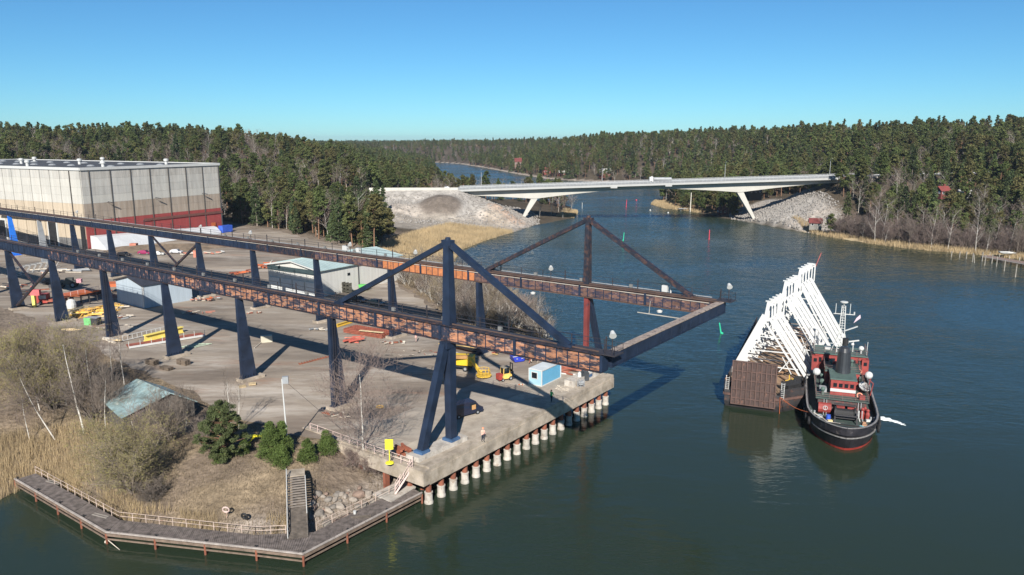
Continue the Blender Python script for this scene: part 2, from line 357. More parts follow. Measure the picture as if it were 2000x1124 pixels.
def zone_colour(X, Y, A):
    n1 = fbm(X, Y, 9)[..., None]; n2 = fbm(X + 500, Y, 2.6)[..., None]; n3 = fbm(X, Y - 300, 25)[..., None]
    c = lambda *q: np.array(q)
    forest = c(.070, .055, .038) * (.7 + .7 * n1); straw = c(.215, .165, .11) * (.65 + .7 * n2); brown = c(.145, .112, .084) * (.6 + .8 * n2)
    gravel = c(.33, .305, .275) * (.7 + .6 * n2); rock = c(.25, .21, .175) * (.6 + .8 * n2); mud = c(.22, .18, .13)
    d = A['d'][..., None]; e1 = A['e1'][..., None]; e2 = A['e2'][..., None]; Xn, Yn = X[..., None], Y[..., None]
    col = forest + 0 * d
    nearbank = sm((170 - Yn) / 20) * sm((60 - Xn) / 10)
    mix = lambda a, b, t: a * (1 - t) + b * t
    bankc = mix(brown, straw, sm((n1 - .42) * 6)); bankc = mix(bankc, rock, sm((4.5 - d) / 2) * sm((Xn + 36) / 6))
    bankc = mix(bankc, straw * 1.1, sm((-52 - Xn) / 6) * sm((20 - d) / 10))
    col = mix(col, bankc, nearbank)
    mid = sm((Yn - 140) / 20) * sm((345 - Yn) / 12) * A['inL'][..., None] * sm((60 - d) / 20)
    col = mix(col, mix(brown, straw, sm((n1 - .45) * 5)), mid)
    straw2 = c(.42, .33, .20) * (.75 + .5 * n2)
    col = mix(col, straw2, A['inL'][..., None] * sm((Yn - 255) / 15) * sm((352 - Yn) / 6) * sm((34 - d) / 6) * sm((Xn + 70) / 8))
    col = mix(col, straw2, A['inR'][..., None] * sm((7 - d) / 3) * sm((Yn * 0 + 480 - Yn) / 5) * sm((Xn - 133) / 10))
    col = mix(col, straw2, A['inR'][..., None] * sm((16 - d) / 3) * sm((Yn - 480) / 10) * sm((560 - Yn) / 10) * sm((Xn - 80) / 5))
    # far shores: pale strip of rock by the water
    far = sm((Yn - 560) / 60) * sm((9 - d) / 3); col = mix(col, rock * 1.25, far)
    gm = np.maximum(sm((e1 + 1.0) / 2) * (Xn < 60) * (Xn > -82), sm((e2 + 1.0) / 2) * (Xn > 95) * sm((168 - Xn) / 8))
    gcol = mix(gravel, c(.37, .325, .28) * (.6 + .8 * n2), sm((n3 - .45) * 6))
    for hx, hy, hr, cc in ((-37, 392, 13, (.145, .12, .10)), (-3, 398, 12, (.36, .27, .21)), (-8, 385, 9, (.32, .27, .22))):
        gcol = mix(gcol, c(*cc) * (.6 + .8 * n2), sm((hr - np.hypot(Xn - hx, Yn - hy)) / 4))
    col = mix(col, gcol, np.clip(gm, 0, 1))
    fl = sm((Yn - 345) / 8) * sm((385 - Yn) / 6) * sm((Xn + 75) / 6) * (Xn < 60) * A['inL'][..., None]
    col = mix(col, c(.26, .23, .195) * (.7 + .6 * n2), np.clip(fl, 0, 1))
    dirt = c(.20, .16, .125) * (.75 + .5 * n2); col = mix(col, dirt, sm((10 - A['dy'][..., None]) / 6) * (Yn > 150) * (A['inL'][..., None]))
    col = np.where(A['land'][..., None], col, mud * .35)
    return np.clip(col, .01, .9)
def attr_material(name, bump=.06, bscale=1.6, var=.3, scale=.35):
    m = bpy.data.materials.new(name); m.use_nodes = True; t = m.node_tree; N, L = t.nodes, t.links; b = N['Principled BSDF']; b.inputs['Roughness'].default_value = .95
    b.inputs['Specular IOR Level'].default_value = .15
    at = N.new('ShaderNodeAttribute'); at.attribute_name = 'tone'; ge = N.new('ShaderNodeNewGeometry')
    out = at.outputs['Color']
    for sc, a in ((scale, var), (scale * 9, var * .9)):
        n = N.new('ShaderNodeTexNoise'); n.inputs['Scale'].default_value = sc; n.inputs['Detail'].default_value = 6; n.inputs['Roughness'].default_value = .7; L.new(ge.outputs['Position'], n.inputs['Vector'])
        r = N.new('ShaderNodeMapRange'); r.inputs[1].default_value = .3; r.inputs[2].default_value = .7; r.inputs[3].default_value = 1 - a; r.inputs[4].default_value = 1 + a; L.new(n.outputs['Fac'], r.inputs[0])
        s = N.new('ShaderNodeVectorMath'); s.operation = 'SCALE'; L.new(out, s.inputs[0]); L.new(r.outputs[0], s.inputs['Scale']); out = s.outputs[0]
    L.new(out, b.inputs['Base Color'])
    v = N.new('ShaderNodeTexVoronoi'); v.inputs['Scale'].default_value = bscale; L.new(ge.outputs['Position'], v.inputs['Vector'])
    n = N.new('ShaderNodeTexNoise'); n.inputs['Scale'].default_value = bscale * 2; n.inputs['Detail'].default_value = 6; L.new(ge.outputs['Position'], n.inputs['Vector'])
    ad = N.new('ShaderNodeMath'); ad.operation = 'ADD'; L.new(v.outputs['Distance'], ad.inputs[0]); L.new(n.outputs['Fac'], ad.inputs[1])
    bp = N.new('ShaderNodeBump'); bp.inputs['Distance'].default_value = bump; L.new(ad.outputs[0], bp.inputs['Height']); L.new(bp.outputs[0], b.inputs['Normal'])
    return m
ny, nx = GX.shape; idx = np.arange(nx * ny).reshape(ny, nx)
Fq = np.stack([idx[:-1, :-1], idx[:-1, 1:], idx[1:, 1:], idx[1:, :-1]], -1).reshape(-1, 4)
gm_ = mesh_np('ground', np.stack([GX, GY, GZ], -1).reshape(-1, 3), Fq, attr_material('ground_soil_and_rock', .25, .9), smooth=True)
tone = zone_colour(GX, GY, AX).reshape(-1, 3); ca = gm_.color_attributes.new('tone', 'FLOAT_COLOR', 'POINT')
ca.data.foreach_set('color', np.concatenate([tone, np.ones((len(tone), 1))], 1).astype(np.float32).ravel())
g_o = link('ground', gm_); g_o['kind'] = 'structure'

# water
wm = bpy.data.materials.new('brackish_water'); wm.use_nodes = True; t = wm.node_tree; N, L = t.nodes, t.links; b = N['Principled BSDF']
b.inputs['Base Color'].default_value = (.020, .031, .019, 1); b.inputs['Roughness'].default_value = .06; b.inputs['IOR'].default_value = 1.38
ge = N.new('ShaderNodeNewGeometry'); hs = None
for sc, st, wgt in ((.10, (1, 1.9, 1), .9), (.42, (1, 2.2, 1), .42), (1.6, (1, 1.8, 1), .12)):
    mp = N.new('ShaderNodeMapping'); mp.inputs['Scale'].default_value = st; mp.inputs['Rotation'].default_value = (0, 0, .35); L.new(ge.outputs['Position'], mp.inputs[0])
    n = N.new('ShaderNodeTexNoise'); n.inputs['Scale'].default_value = sc; n.inputs['Detail'].default_value = 3; n.inputs['Roughness'].default_value = .55; n.inputs['Distortion'].default_value = .6; L.new(mp.outputs[0], n.inputs['Vector'])
    k = N.new('ShaderNodeMath'); k.operation = 'MULTIPLY'; k.inputs[1].default_value = wgt; L.new(n.outputs['Fac'], k.inputs[0])
    if hs is None: hs = k.outputs[0]
    else:
        a = N.new('ShaderNodeMath'); a.operation = 'ADD'; L.new(hs, a.inputs[0]); L.new(k.outputs[0], a.inputs[1]); hs = a.outputs[0]
# calm and ruffled patches
n = N.new('ShaderNodeTexNoise'); n.inputs['Scale'].default_value = .018; n.inputs['Detail'].default_value = 3; L.new(ge.outputs['Position'], n.inputs['Vector'])
sp = N.new('ShaderNodeSeparateXYZ'); L.new(ge.outputs['Position'], sp.inputs[0])
r = N.new('ShaderNodeMapRange'); r.inputs[1].default_value = .35; r.inputs[2].default_value = .65; r.inputs[3].default_value = .30; r.inputs[4].default_value = 1.6; L.new(n.outputs['Fac'], r.inputs[0])
ry = N.new('ShaderNodeMapRange'); ry.inputs[1].default_value = 60; ry.inputs[2].default_value = 520; ry.inputs[3].default_value = .16; ry.inputs[4].default_value = 1.3; L.new(sp.outputs['Y'], ry.inputs[0])
k = N.new('ShaderNodeMath'); k.operation = 'MULTIPLY'; L.new(r.outputs[0], k.inputs[0]); L.new(ry.outputs[0], k.inputs[1])
bp = N.new('ShaderNodeBump'); bp.inputs['Distance'].default_value = .55; hk = N.new('ShaderNodeMath'); hk.operation = 'MULTIPLY'; L.new(hs, hk.inputs[0]); L.new(k.outputs[0], hk.inputs[1]); L.new(hk.outputs[0], bp.inputs['Height']); bp.inputs['Strength'].default_value = 1; 
# small waves seen from far off: tilt the facets directly, more the farther out
nw = N.new('ShaderNodeTexNoise'); nw.inputs['Scale'].default_value = .9; nw.inputs['Detail'].default_value = 4; nw.inputs['Roughness'].default_value = .7; L.new(ge.outputs['Position'], nw.inputs['Vector'])
s0 = N.new('ShaderNodeVectorMath'); s0.operation = 'SUBTRACT'; s0.inputs[1].default_value = (.5, .60, .5); L.new(nw.outputs['Color'], s0.inputs[0])
ra = N.new('ShaderNodeMapRange'); ra.inputs[1].default_value = 120; ra.inputs[2].default_value = 420; ra.inputs[3].default_value = .05; ra.inputs[4].default_value = .95; L.new(sp.outputs['Y'], ra.inputs[0])
m0 = N.new('ShaderNodeVectorMath'); m0.operation = 'MULTIPLY'; m0.inputs[1].default_value = (.35, 1.0, 0); L.new(s0.outputs[0], m0.inputs[0])
s1 = N.new('ShaderNodeVectorMath'); s1.operation = 'SCALE'; L.new(m0.outputs[0], s1.inputs[0]); L.new(ra.outputs[0], s1.inputs['Scale'])
a1 = N.new('ShaderNodeVectorMath'); a1.operation = 'ADD'; L.new(s1.outputs[0], a1.inputs[0]); L.new(bp.outputs[0], a1.inputs[1])
nn = N.new('ShaderNodeVectorMath'); nn.operation = 'NORMALIZE'; L.new(a1.outputs[0], nn.inputs[0]); L.new(nn.outputs[0], b.inputs['Normal'])
wmb = MB(); wmb.add([(-5000, -300, 0), (5000, -300, 0), (5000, 6000, 0), (-5000, 6000, 0)], [(0, 1, 2, 3)])
struct('water', wmb, wm)

# yard pavement, laid just above the ground
asph = M('worn_asphalt', (.26, .215, .168), .9, var=.26, scale=.05, col2=(.165, .13, .10), amt=.47, s2=.06, col3=(.37, .325, .275), amt3=.32, edge=.09, stretch=(.45, 1.6, 1), rot=-UV_RZ, bump=.01, bscale=5, more=(((.10, .082, .066), .20, .16), ((.24, .135, .085), .16, .09), ((.11, .09, .075), .14, .6), ((.40, .36, .31), .10, .45)))
yp = []
for i in range(len(yard_poly)):
    a = Vector(yard_poly[i]); b_ = Vector(yard_poly[(i + 1) % len(yard_poly)]); L_ = (b_ - a).length; k = max(1, int(L_ / 3)) if i not in (len(yard_poly) - 2, len(yard_poly) - 3) else 1
    for j in range(k):
        p = a.lerp(b_, j / k); jit = .9 if k > 1 else 0; yp.append((p.x + random.Random(i * 99 + j).uniform(-jit, jit), p.y + random.Random(i * 77 + j).uniform(-jit, jit)))
ym = MB(); ym.add([(x, y, 5.0) for x, y in yp], [tuple(range(len(yp)))])
import bmesh
def tri_mesh(mb, name, mat):
    me = mb.mesh(name, mat); bm = bmesh.new(); bm.from_mesh(me); bmesh.ops.triangulate(bm, faces=bm.faces[:]); bmesh.ops.recalc_face_normals(bm, faces=bm.faces[:]); bm.to_mesh(me); bm.free(); return me
me = tri_mesh(ym, 'yard', asph)
o = link('yard_pavement', me); o['kind'] = 'structure'
# ================================================================ vegetation builders
def clump_mesh(C, R, n, size, g, flat=.5, up=.35, tri=False):
    """leafy faces scattered through ellipsoidal clumps: C (m,3), R (m,3)"""
    m = len(C); N_ = m * n
    u = g.normal(size=(N_, 3)); u /= np.linalg.norm(u, axis=1)[:, None]; rr = g.random(N_) ** .45
    c = np.repeat(C, n, 0) + u * rr[:, None] * np.repeat(R, n, 0)
    nrm = g.normal(size=(N_, 3)); nrm[:, 2] = np.abs(nrm[:, 2]) + up; nrm /= np.linalg.norm(nrm, axis=1)[:, None]
    a = np.cross(nrm, g.normal(size=(N_, 3))); a /= np.linalg.norm(a, axis=1)[:, None]; b = np.cross(nrm, a)
    s = size * (.6 + .8 * g.random((N_, 1)))
    if tri:
        V = np.stack([c - a * s * .5, c + a * s * .5 * .2 + b * s * .35, c + a * s * .7], 1).reshape(-1, 3)
        return V, np.arange(N_ * 3).reshape(-1, 3)
    V = np.stack([c - a * s * .5 - b * s * flat * .4, c + a * s * .5 - b * s * flat * .5, c + a * s * .35 + b * s * flat * .6, c - a * s * .45 + b * s * flat * .3], 1).reshape(-1, 3)
    return V, np.arange(N_ * 4).reshape(-1, 4)
def seg_mesh(S, n=3):
    """S: (m,8) p0 p1 r0 r1 -> open tubes"""
    S = np.asarray(S, float); m = len(S); p, q, r0, r1 = S[:, :3], S[:, 3:6], S[:, 6], S[:, 7]; d = q - p; L_ = np.linalg.norm(d, axis=1)[:, None] + 1e-9; d = d / L_
    ref = np.where(np.abs(d[:, 2:3]) < .9, np.array([[0, 0, 1.]]), np.array([[1., 0, 0]])); a = np.cross(d, ref); a /= np.linalg.norm(a, axis=1)[:, None] + 1e-9; b = np.cross(d, a)
    an = np.arange(n) * 2 * np.pi / n; ring = a[:, None] * np.cos(an)[None, :, None] + b[:, None] * np.sin(an)[None, :, None]
    V = np.concatenate([p[:, None] + ring * r0[:, None, None], q[:, None] + ring * r1[:, None, None]], 1).reshape(-1, 3)
    i = np.arange(n); j = (i + 1) % n; f = np.stack([i, j, j + n, i + n], -1); F = (f[None] + (np.arange(m) * 2 * n)[:, None, None]).reshape(-1, 4)
    return V, F
def join_vf(parts_):
    V = []; F = []; o = 0
    for v, f in parts_: V.append(v); F.append(f + o); o += len(v)
    return np.concatenate(V), F
def pine(h, g, ncl=30, nf=20, size=.75, base=.42, wid=1.0, spruce=False, tri=False, rk=1.):
    """a tapered trunk with limbs, and a crown of needle clumps; returns (trunk V,F), (crown V,F)"""
    segs = []; P = np.array([0, 0, -.5]); lean = g.normal(size=2) * .02; K = 7
    for k in range(K):
        Q = np.array([lean[0] * h * (k + 1) / K + g.normal() * .06, lean[1] * h * (k + 1) / K + g.normal() * .06, h * .97 * (k + 1) / K])
        segs.append([*P, *Q, .017 * h * (1 - k / K * .85), .017 * h * (1 - (k + 1) / K * .85)]); P = Q
    C = []; R = []
    for i in range(ncl):
        t = (i + g.random()) / ncl
        if spruce:
            z = h * (.10 + .90 * t); rad_ = wid * h * .19 * (1 - t) ** .85 + .15; az = g.random() * 6.28; rr = rad_ * (.35 + .65 * g.random())
            c = [math.cos(az) * rr, math.sin(az) * rr, z - rr * .25]; R.append([.45 + rad_ * .35, .45 + rad_ * .35, .30 + rad_ * .12]); limb = (.01, .008)
        else:
            z = h * (base + (1 - base) * t); prof = math.sin(math.pi * min(1, .18 + .80 * t)) ** .7; rad_ = wid * h * .20 * prof; az = g.random() * 6.28; rr = rad_ * (.25 + .8 * g.random())
            c = [math.cos(az) * rr, math.sin(az) * rr, z + g.normal() * .2]; k = .062 * h * wid ** .5 * (.7 + .6 * g.random()); R.append([k, k, k * .62]); limb = (.03, .012)
        C.append(c)
        zz = max(.3, c[2] - rr * .35); segs.append([0 + lean[0] * zz, lean[1] * zz, zz, *c, limb[0] * 2, limb[1]])
    for i in range(6 if not spruce else 2):      # dead lower branches
        z = h * (.15 + .3 * g.random()); az = g.random() * 6.28; segs.append([0, 0, z, math.cos(az) * .08 * h, math.sin(az) * .08 * h, z - .1, .03, .01])
    C = np.array(C); R = np.array(R) * rk; C[:, :2] += lean * C[:, 2:3]
    V, F = clump_mesh(C, R, nf, size, g, tri=tri, flat=.7)
    return seg_mesh(segs, 4), (V, F)
def bare(h, g, depth=3, kids_=7, spread=.8, trunk_r=.012, wob=.10, droop=0., multi=1, first=.25, lean=(0, 0), twr=.012, side=.34, slim=False):
    """bare branching tree -> thick segments, fine segments"""
    thick = []; fine = []
    def grow(p, d, L_, r, lev):
        n = 6 if lev == 0 else (4 if lev == 1 else 2 + (lev < 3)); p = p.copy(); d = d.copy(); pts = [p.copy()]; rs = [r]
        for k in range(n):
            d = d + g.normal(size=3) * wob * (1 if lev else .35) + np.array([0, 0, (.05 - droop * lev * .1)]); d /= np.linalg.norm(d); q = p + d * L_ / n; r2 = max(twr * .5, r * (1 - (k + 1) / n * .8))
            (thick if lev < (1 if slim else 2) else fine).append([*p, *q, rs[-1], r2]); p = q; pts.append(p.copy()); rs.append(r2)
        if lev >= depth: return
        m = kids_ if lev == 0 else max(3, int(kids_ * (.75 if lev == 1 else .6)))
        if lev == 0: m = int(kids_ * 2)
        for i in range(m):
            t = first + (1 - first) * (i + g.random()) / m if lev == 0 else .2 + .8 * (i + g.random()) / m
            x = t * n; k = min(n - 1, int(x)); fp = pts[k] + (pts[k + 1] - pts[k]) * (x - k); base_r = rs[k]
            a = g.normal(size=3); a -= a.dot(d) * d; a /= np.linalg.norm(a); nd = d * (1 - spread * .5) + a * spread; nd[2] = nd[2] * .8 + .25; nd /= np.linalg.norm(nd)
            grow(fp, nd, L_ * (side + .25 * g.random()) * (1 - .45 * t if lev == 0 else 1), max(twr, base_r * (.26 if slim else .45)), lev + 1)
    for k in range(multi):
        a = g.random() * 6.28; s = .0 if multi == 1 else .35 + .3 * g.random(); d = np.array([math.cos(a) * s + lean[0], math.sin(a) * s + lean[1], 1.]); d /= np.linalg.norm(d)
        grow(np.array([math.cos(a) * .2 * (multi > 1), math.sin(a) * .2 * (multi > 1), -.3]), d, h * (.8 + .2 * g.random() if multi > 1 else 1), h * trunk_r, 0)
    return np.array(thick), np.array(fine)
def tree_thing(name, label, cat, trunkVF, crownVF, tm, cm, group=None, parts=('trunk', 'crown')):
    t = thing(name, label, cat, group=group)
    part(parts[0], mesh_np(parts[0], trunkVF[0], trunkVF[1], tm, smooth=True), None, t)
    part(parts[1], mesh_np(parts[1], crownVF[0], crownVF[1], cm), None, t)
    return t
def one_mesh(name, vfs, mats):
    V = []; F = []; mi = []; o = 0
    for k, (v, f) in enumerate(vfs): V.append(v); F.append(f + o); mi += [k] * len(f); o += len(v)
    me = mesh_np(name, np.concatenate(V), F, mats)
    me.polygons.foreach_set('material_index', mi); me.update(); return me

# ---------------------------------------------------------------- forest
g0 = np.random.default_rng(5)
pine_var = []; pineM = pine_m
hi_specs = [(16.5, .42, .95), (14.5, .36, 1.05), (18, .5, .8), (13, .3, 1.1), (16, .38, .9), (14, .25, .85)]
for h, b_, w in hi_specs: pine_var.append(pine(h, g0, 52, 44, .55, b_, w))
spruce_var = [pine(h, g0, 80, 26, .55, .1, w, spruce=True) for h, w in ((16, .95), (13, .8), (18.5, .85))]
bare_var = []
for k, (h, bk, tm_) in enumerate(((15, bark_birch, twig_m), (13, bark_grey, twig_m), (14, bark_birch, twig_m), (11, bark_grey, twig_m))):
    th, fi = bare(h, g0, 3, 7, .75, .009, .12, first=.25, twr=.030); bare_var.append((th, fi, bk))
def place_points(n, area, dens_fn, seed):
    g = np.random.default_rng(seed); x0, x1, y0, y1 = area
    X = g.uniform(x0, x1, n); Y = g.uniform(y0, y1, n); Z, A = groundz(X, Y); keep = A['land'] & dens_fn(X, Y, A, g)
    return np.stack([X, Y, Z], 1)[keep], {k: v[keep] for k, v in A.items()}
hallA = Vector((-157, 278.1, 0)); hdir = Vector((.466, .885, 0)); hperp = Vector((-.885, .466, 0))
def forest_ok(X, Y, A, g):
    ok = (A['dy'] > 5) & (A['d'] > 2.5)
    ok &= ~((A['e1'] > -1.2) & (X < 70) & (X > -80) & (Y > 330)) & ~((A['e2'] > -1.2) & (X > 110) & (((X < 180) & (Y > 408)) | (X < 171) | ((X < 262) & (np.abs(Y - 418.5) < 12))))
    ok &= ~(A['inL'] & (X > -80) & (Y > 195) & (Y < 412))                       # reeds and works below the bridge
    ok &= ~(A['inL'] & (Y < 215) & (X > -150))
    ok &= ~(A['inL'] & (Y > 400) & (X > -55) & (Y < 505) & (A['d'] > 14))
    ok &= ~(A['inL'] & (Y > 400) & (X > -75) & (Y < 720) & (g.random(len(X)) > .30))
    ok &= ~(A['inR'] & (Y > 478) & (Y < 560) & (X < 108))
    # hall and its surroundings
    rx = (X + 157) * hdir.x + (Y - 278) * hdir.y; ry = (X + 157) * hperp.x + (Y - 278) * hperp.y
    ok &= ~((rx > -10) & (rx < 78) & (ry > -16) & (ry < 220))
    ok &= ~((np.abs(X - 216) < 14) & (np.abs(Y - 452) < 12))
    ok &= (np.abs(X) < .80 * Y + 40) & (fbm(X, Y, 30) > .26)
    # keep the straight power-line cutting and a few clearings
    return ok
near_pts, near_A = place_points(26000, (-420, 480, 200, 560), forest_ok, 3)
far_pts, far_A = place_points(34000, (-1200, 1300, 560, 1350), lambda X, Y, A, g: forest_ok(X, Y, A, g) & (g.random(len(X)) < 1.0), 4)
vfar_pts, vfar_A = place_points(21000, (-2000, 1500, 1350, 2700), lambda X, Y, A, g: forest_ok(X, Y, A, g), 6)
def thin(P, r, keepidx=None):
    cell = {}; out = []
    for i, (x, y, z) in enumerate(P):
        k = (int(x // r), int(y // r)); bad = False
        for a in (-1, 0, 1):
            for b in (-1, 0, 1):
                for j in cell.get((k[0] + a, k[1] + b), ()):
                    if (P[j][0] - x) ** 2 + (P[j][1] - y) ** 2 < r * r: bad = True
        if not bad: out.append(i); cell.setdefault(k, []).append(i)
    return out
ki = thin(near_pts, 3.5); near_pts = near_pts[ki]; near_A = {k: v[ki] for k, v in near_A.items()}
ki = thin(far_pts, 4.8); far_pts = far_pts[ki]; far_A = {k: v[ki] for k, v in far_A.items()}
ki = thin(vfar_pts, 7.5); vfar_pts = vfar_pts[ki]; vfar_A = {k: v[ki] for k, v in vfar_A.items()}
def is_bare(P, A, g):
    X, Y = P[:, 0], P[:, 1]; d = A['d']
    pb = .04 + .12 * (fbm(X, Y, 60) > .58)
    pb = np.where(A['inR'] & (d < 42) & (Y < 420) & (X > 150), .93, pb)
    pb = np.where(A['inR'] & (X > 150) & (X < 212) & (Y < 430) & (d > 12), .25, pb)
    pb = np.where(A['inR'] & (d >= 42) & (d < 60) & (Y < 420) & (X > 150), .35, pb)
    pb = np.where(A['inL'] & (Y > 330) & (Y < 560) & (X > -260) & (fbm(X, Y, 35) > .45), .50, pb)
    pb = np.where(A['inL'] & (Y > 430) & (Y < 480) & (X > -20), .75, pb)
    pb = np.where(A['inL'] & (X < -200) & (Y < 560), .34, pb); pb = np.where(A['inR'] & (d > 60) & (fbm(X, Y, 45) > .60), .40, pb)
    return g.random(len(P)) < pb
gb = np.random.default_rng(8); nb = is_bare(near_pts, near_A, gb); fb = is_bare(far_pts, far_A, gb) ; vb = gb.random(len(vfar_pts)) < .06
# the tall clump of pines between the hall and the bridge embankment, and the few on the spit
gc_ = np.random.default_rng(77); cl = []
for _ in range(900):
    px = gc_.uniform(528, 770); py = gc_.uniform(462, 498) - (abs(px - 640) / 120) ** 2 * 6; q = G(px, py - gc_.random() ** 2 * 40, 5)
    if q.x < -50 and (px < 700 or py > 470): cl.append((q.x, q.y))
cl = np.array(cl); cz, cA = groundz(cl[:, 0], cl[:, 1]); cP = np.column_stack([cl, cz]); ok_ = (cA['dy'] > 2) & cA['land']; cP = cP[ok_]; cA = {k: v[ok_] for k, v in cA.items()}
kk = thin(cP, 2.9)[:105]; cP = cP[kk]; cA = {k: v[kk] for k, v in cA.items()}
near_pts = np.concatenate([cP, near_pts]); near_A = {k: np.concatenate([cA[k], near_A[k]]) for k in cA}; nb = np.concatenate([gc_.random(len(cP)) < .12, nb]); NCL = len(cP)
# single trees: the ones that show largest
alder_m = M('alder_twigs', (.150, .112, .098), .9, var=.3, scale=.25, rnd=.25)
pine_protos = [tree_thing('pine_tree', 'tall pine tree in the wood around the yard and the bridge', 'pine tree', t_, c_, bark_pine, pine_m, group='pines of the wooded shores') for t_, c_ in pine_var]
spruce_protos = [tree_thing('spruce_tree', 'dark conical spruce among the pines of the wooded shores', 'spruce tree', t_, c_, bark_grey, spruce_m, group='spruces of the wooded shores') for t_, c_ in spruce_var]
bare_protos = [tree_thing('bare_tree', 'leafless grey-brown tree in the wood near the water', 'bare tree', seg_mesh(th, 4), seg_mesh(fi, 3), bk, twig_m, group='leafless trees of the wooded shores') for th, fi, bk in bare_var]
used_proto = set()
def put(protos, k, x, y, z, s, rz, label=None, group=None):
    p = protos[k % len(protos)]
    if p.name not in used_proto:
        kids(p); used_proto.add(p.name); move(p, (x, y, z), rz, s)
        if label: p['label'] = label
        if group: p['group'] = group
        return p
    return copy_tree(p, (x, y, z), rz, label, s, group=group)
gp = np.random.default_rng(21)
D_ = np.hypot(near_pts[:, 0], near_pts[:, 1]); D_[:NCL] = 0; vis = np.abs(near_pts[:, 0]) < .71 * near_pts[:, 1] + 8
order = np.argsort(D_ + 1e4 * ~vis)
indiv = set(); np_, nb_ = 0, 0
for i in order:
    if nb[i]:
        if nb_ < 240: nb_ += 1; indiv.add(int(i))
    elif np_ < 285: np_ += 1; indiv.add(int(i))
side_txt = lambda x, y: 'on the right shore beyond the bridge' if x > 60 else ('on the wooded hill behind the hall' if x < -60 else 'on the spit below the bridge')
for i in sorted(indiv):
    x, y, z = near_pts[i]; s = (gp.uniform(.5, 1.0) + .28 * gp.random() ** 2) * (1.12 if i < NCL else 1); rz = gp.uniform(0, 6.28)
    grp = 'right shore' if x > 60 else ('left hill' if x < -30 else 'spit')
    where = {'right shore': 'wooded right shore across the water', 'left hill': 'wooded slope behind the yard', 'spit': 'spit of land behind the white bridge'}[grp]
    if i < NCL: grp = 'clump'; where = 'tall clump left of the embankment'
    if nb[i]: put(bare_protos, int(gp.integers(4)), x, y, z - .2, s * .95, rz, 'leafless grey-brown tree ' + ('in the ' if i < NCL else 'on the ') + where, 'leafless trees of the ' + where)
    elif gp.random() < (.42 if i < NCL else .18): put(spruce_protos, int(gp.integers(3)), x, y, z - .2, s, rz, 'dark conical spruce ' + ('in the ' if i < NCL else 'on the ') + where, 'spruces of the ' + where)
    else: put(pine_protos, int(gp.integers(6)), x, y, z - .2, s, rz, 'green pine with a bare lower trunk ' + ('in the ' if i < NCL else 'on the ') + where, 'pines of the ' + where)
# the rest of the wood as instanced masses
def gn_scatter(name, P, protos_me, smin, smax, seed):
    lib = bpy.data.collections.new(name + '_kinds')
    for me in protos_me:
        o = bpy.data.objects.new(name + '_kind', me); lib.objects.link(o)
    g = np.random.default_rng(seed)
    me = bpy.data.meshes.new(name); me.vertices.add(len(P)); me.vertices.foreach_set('co', (P - np.array([0, 0, .3])).astype(np.float32).ravel())
    a = me.attributes.new('size', 'FLOAT', 'POINT'); a.data.foreach_set('value', g.uniform(smin, smax, len(P)).astype(np.float32))
    a = me.attributes.new('turn', 'FLOAT', 'POINT'); a.data.foreach_set('value', g.uniform(0, 6.283, len(P)).astype(np.float32))
    a = me.attributes.new('pick', 'INT', 'POINT'); a.data.foreach_set('value', g.integers(0, len(protos_me), len(P)).astype(np.int32))
    o = link(name, me); o['kind'] = 'stuff'
    ng = bpy.data.node_groups.new(name, 'GeometryNodeTree'); ng.interface.new_socket('Geometry', in_out='INPUT', socket_type='NodeSocketGeometry'); ng.interface.new_socket('Geometry', in_out='OUTPUT', socket_type='NodeSocketGeometry')
    N, L = ng.nodes, ng.links; gi = N.new('NodeGroupInput'); go = N.new('NodeGroupOutput'); ip = N.new('GeometryNodeInstanceOnPoints')
    ci = N.new('GeometryNodeCollectionInfo'); ci.inputs['Collection'].default_value = lib; ci.inputs['Separate Children'].default_value = True; ci.inputs['Reset Children'].default_value = True
    def na(n_, ty):
        q = N.new('GeometryNodeInputNamedAttribute'); q.data_type = ty; q.inputs['Name'].default_value = n_; return q.outputs[0]
    L.new(gi.outputs[0], ip.inputs['Points']); L.new(ci.outputs[0], ip.inputs['Instance']); ip.inputs['Pick Instance'].default_value = True
    L.new(na('pick', 'INT'), ip.inputs['Instance Index']); cx = N.new('ShaderNodeCombineXYZ'); L.new(na('turn', 'FLOAT'), cx.inputs[2]); L.new(cx.outputs[0], ip.inputs['Rotation'])
    L.new(na('size', 'FLOAT'), ip.inputs['Scale']); L.new(ip.outputs[0], go.inputs[0])
    md = o.modifiers.new('scatter', 'NODES'); md.node_group = ng
    return o
rest = np.array([i for i in range(len(near_pts)) if i not in indiv])
lo_pines = [one_mesh('pine', pine(h, g0, 30, 20, .9, b_, w), [bark_pine, pine_m]) for h, b_, w in ((15.5, .4, 1.0), (17, .45, .9), (13.5, .3, 1.1), (15, .4, 1.0))]
lo_pines += [one_mesh('spruce', pine(17, g0, 34, 13, 1.1, .1, 1.0, spruce=True), [bark_grey, spruce_m])]
hi_pines = [one_mesh('pine', (t_, c_), [bark_pine, pine_m]) for t_, c_ in pine_var] + [one_mesh('spruce', spruce_var[0], [bark_grey, spruce_m])]
lo_bare = []
for k in range(3):
    th, fi = bare(12, g0, 2, 9, .75, .012, .12, first=.3, twr=.05); lo_bare.append(one_mesh('bare', (seg_mesh(th, 3), seg_mesh(fi, 3)), [bark_birch if k < 2 else bark_grey, twig_m]))
hi_bare = [one_mesh('bare', (seg_mesh(th, 3), seg_mesh(fi, 3)), [bk, twig_m]) for th, fi, bk in bare_var]
rp = near_pts[rest]; rb = nb[rest]
def lab(o, l): o['label'] = l; o['category'] = 'forest'
lab(gn_scatter('pine_forest', rp[~rb], hi_pines, .55, 1.2, 31), 'dense pine wood covering the slopes round the bridge and behind the hall')
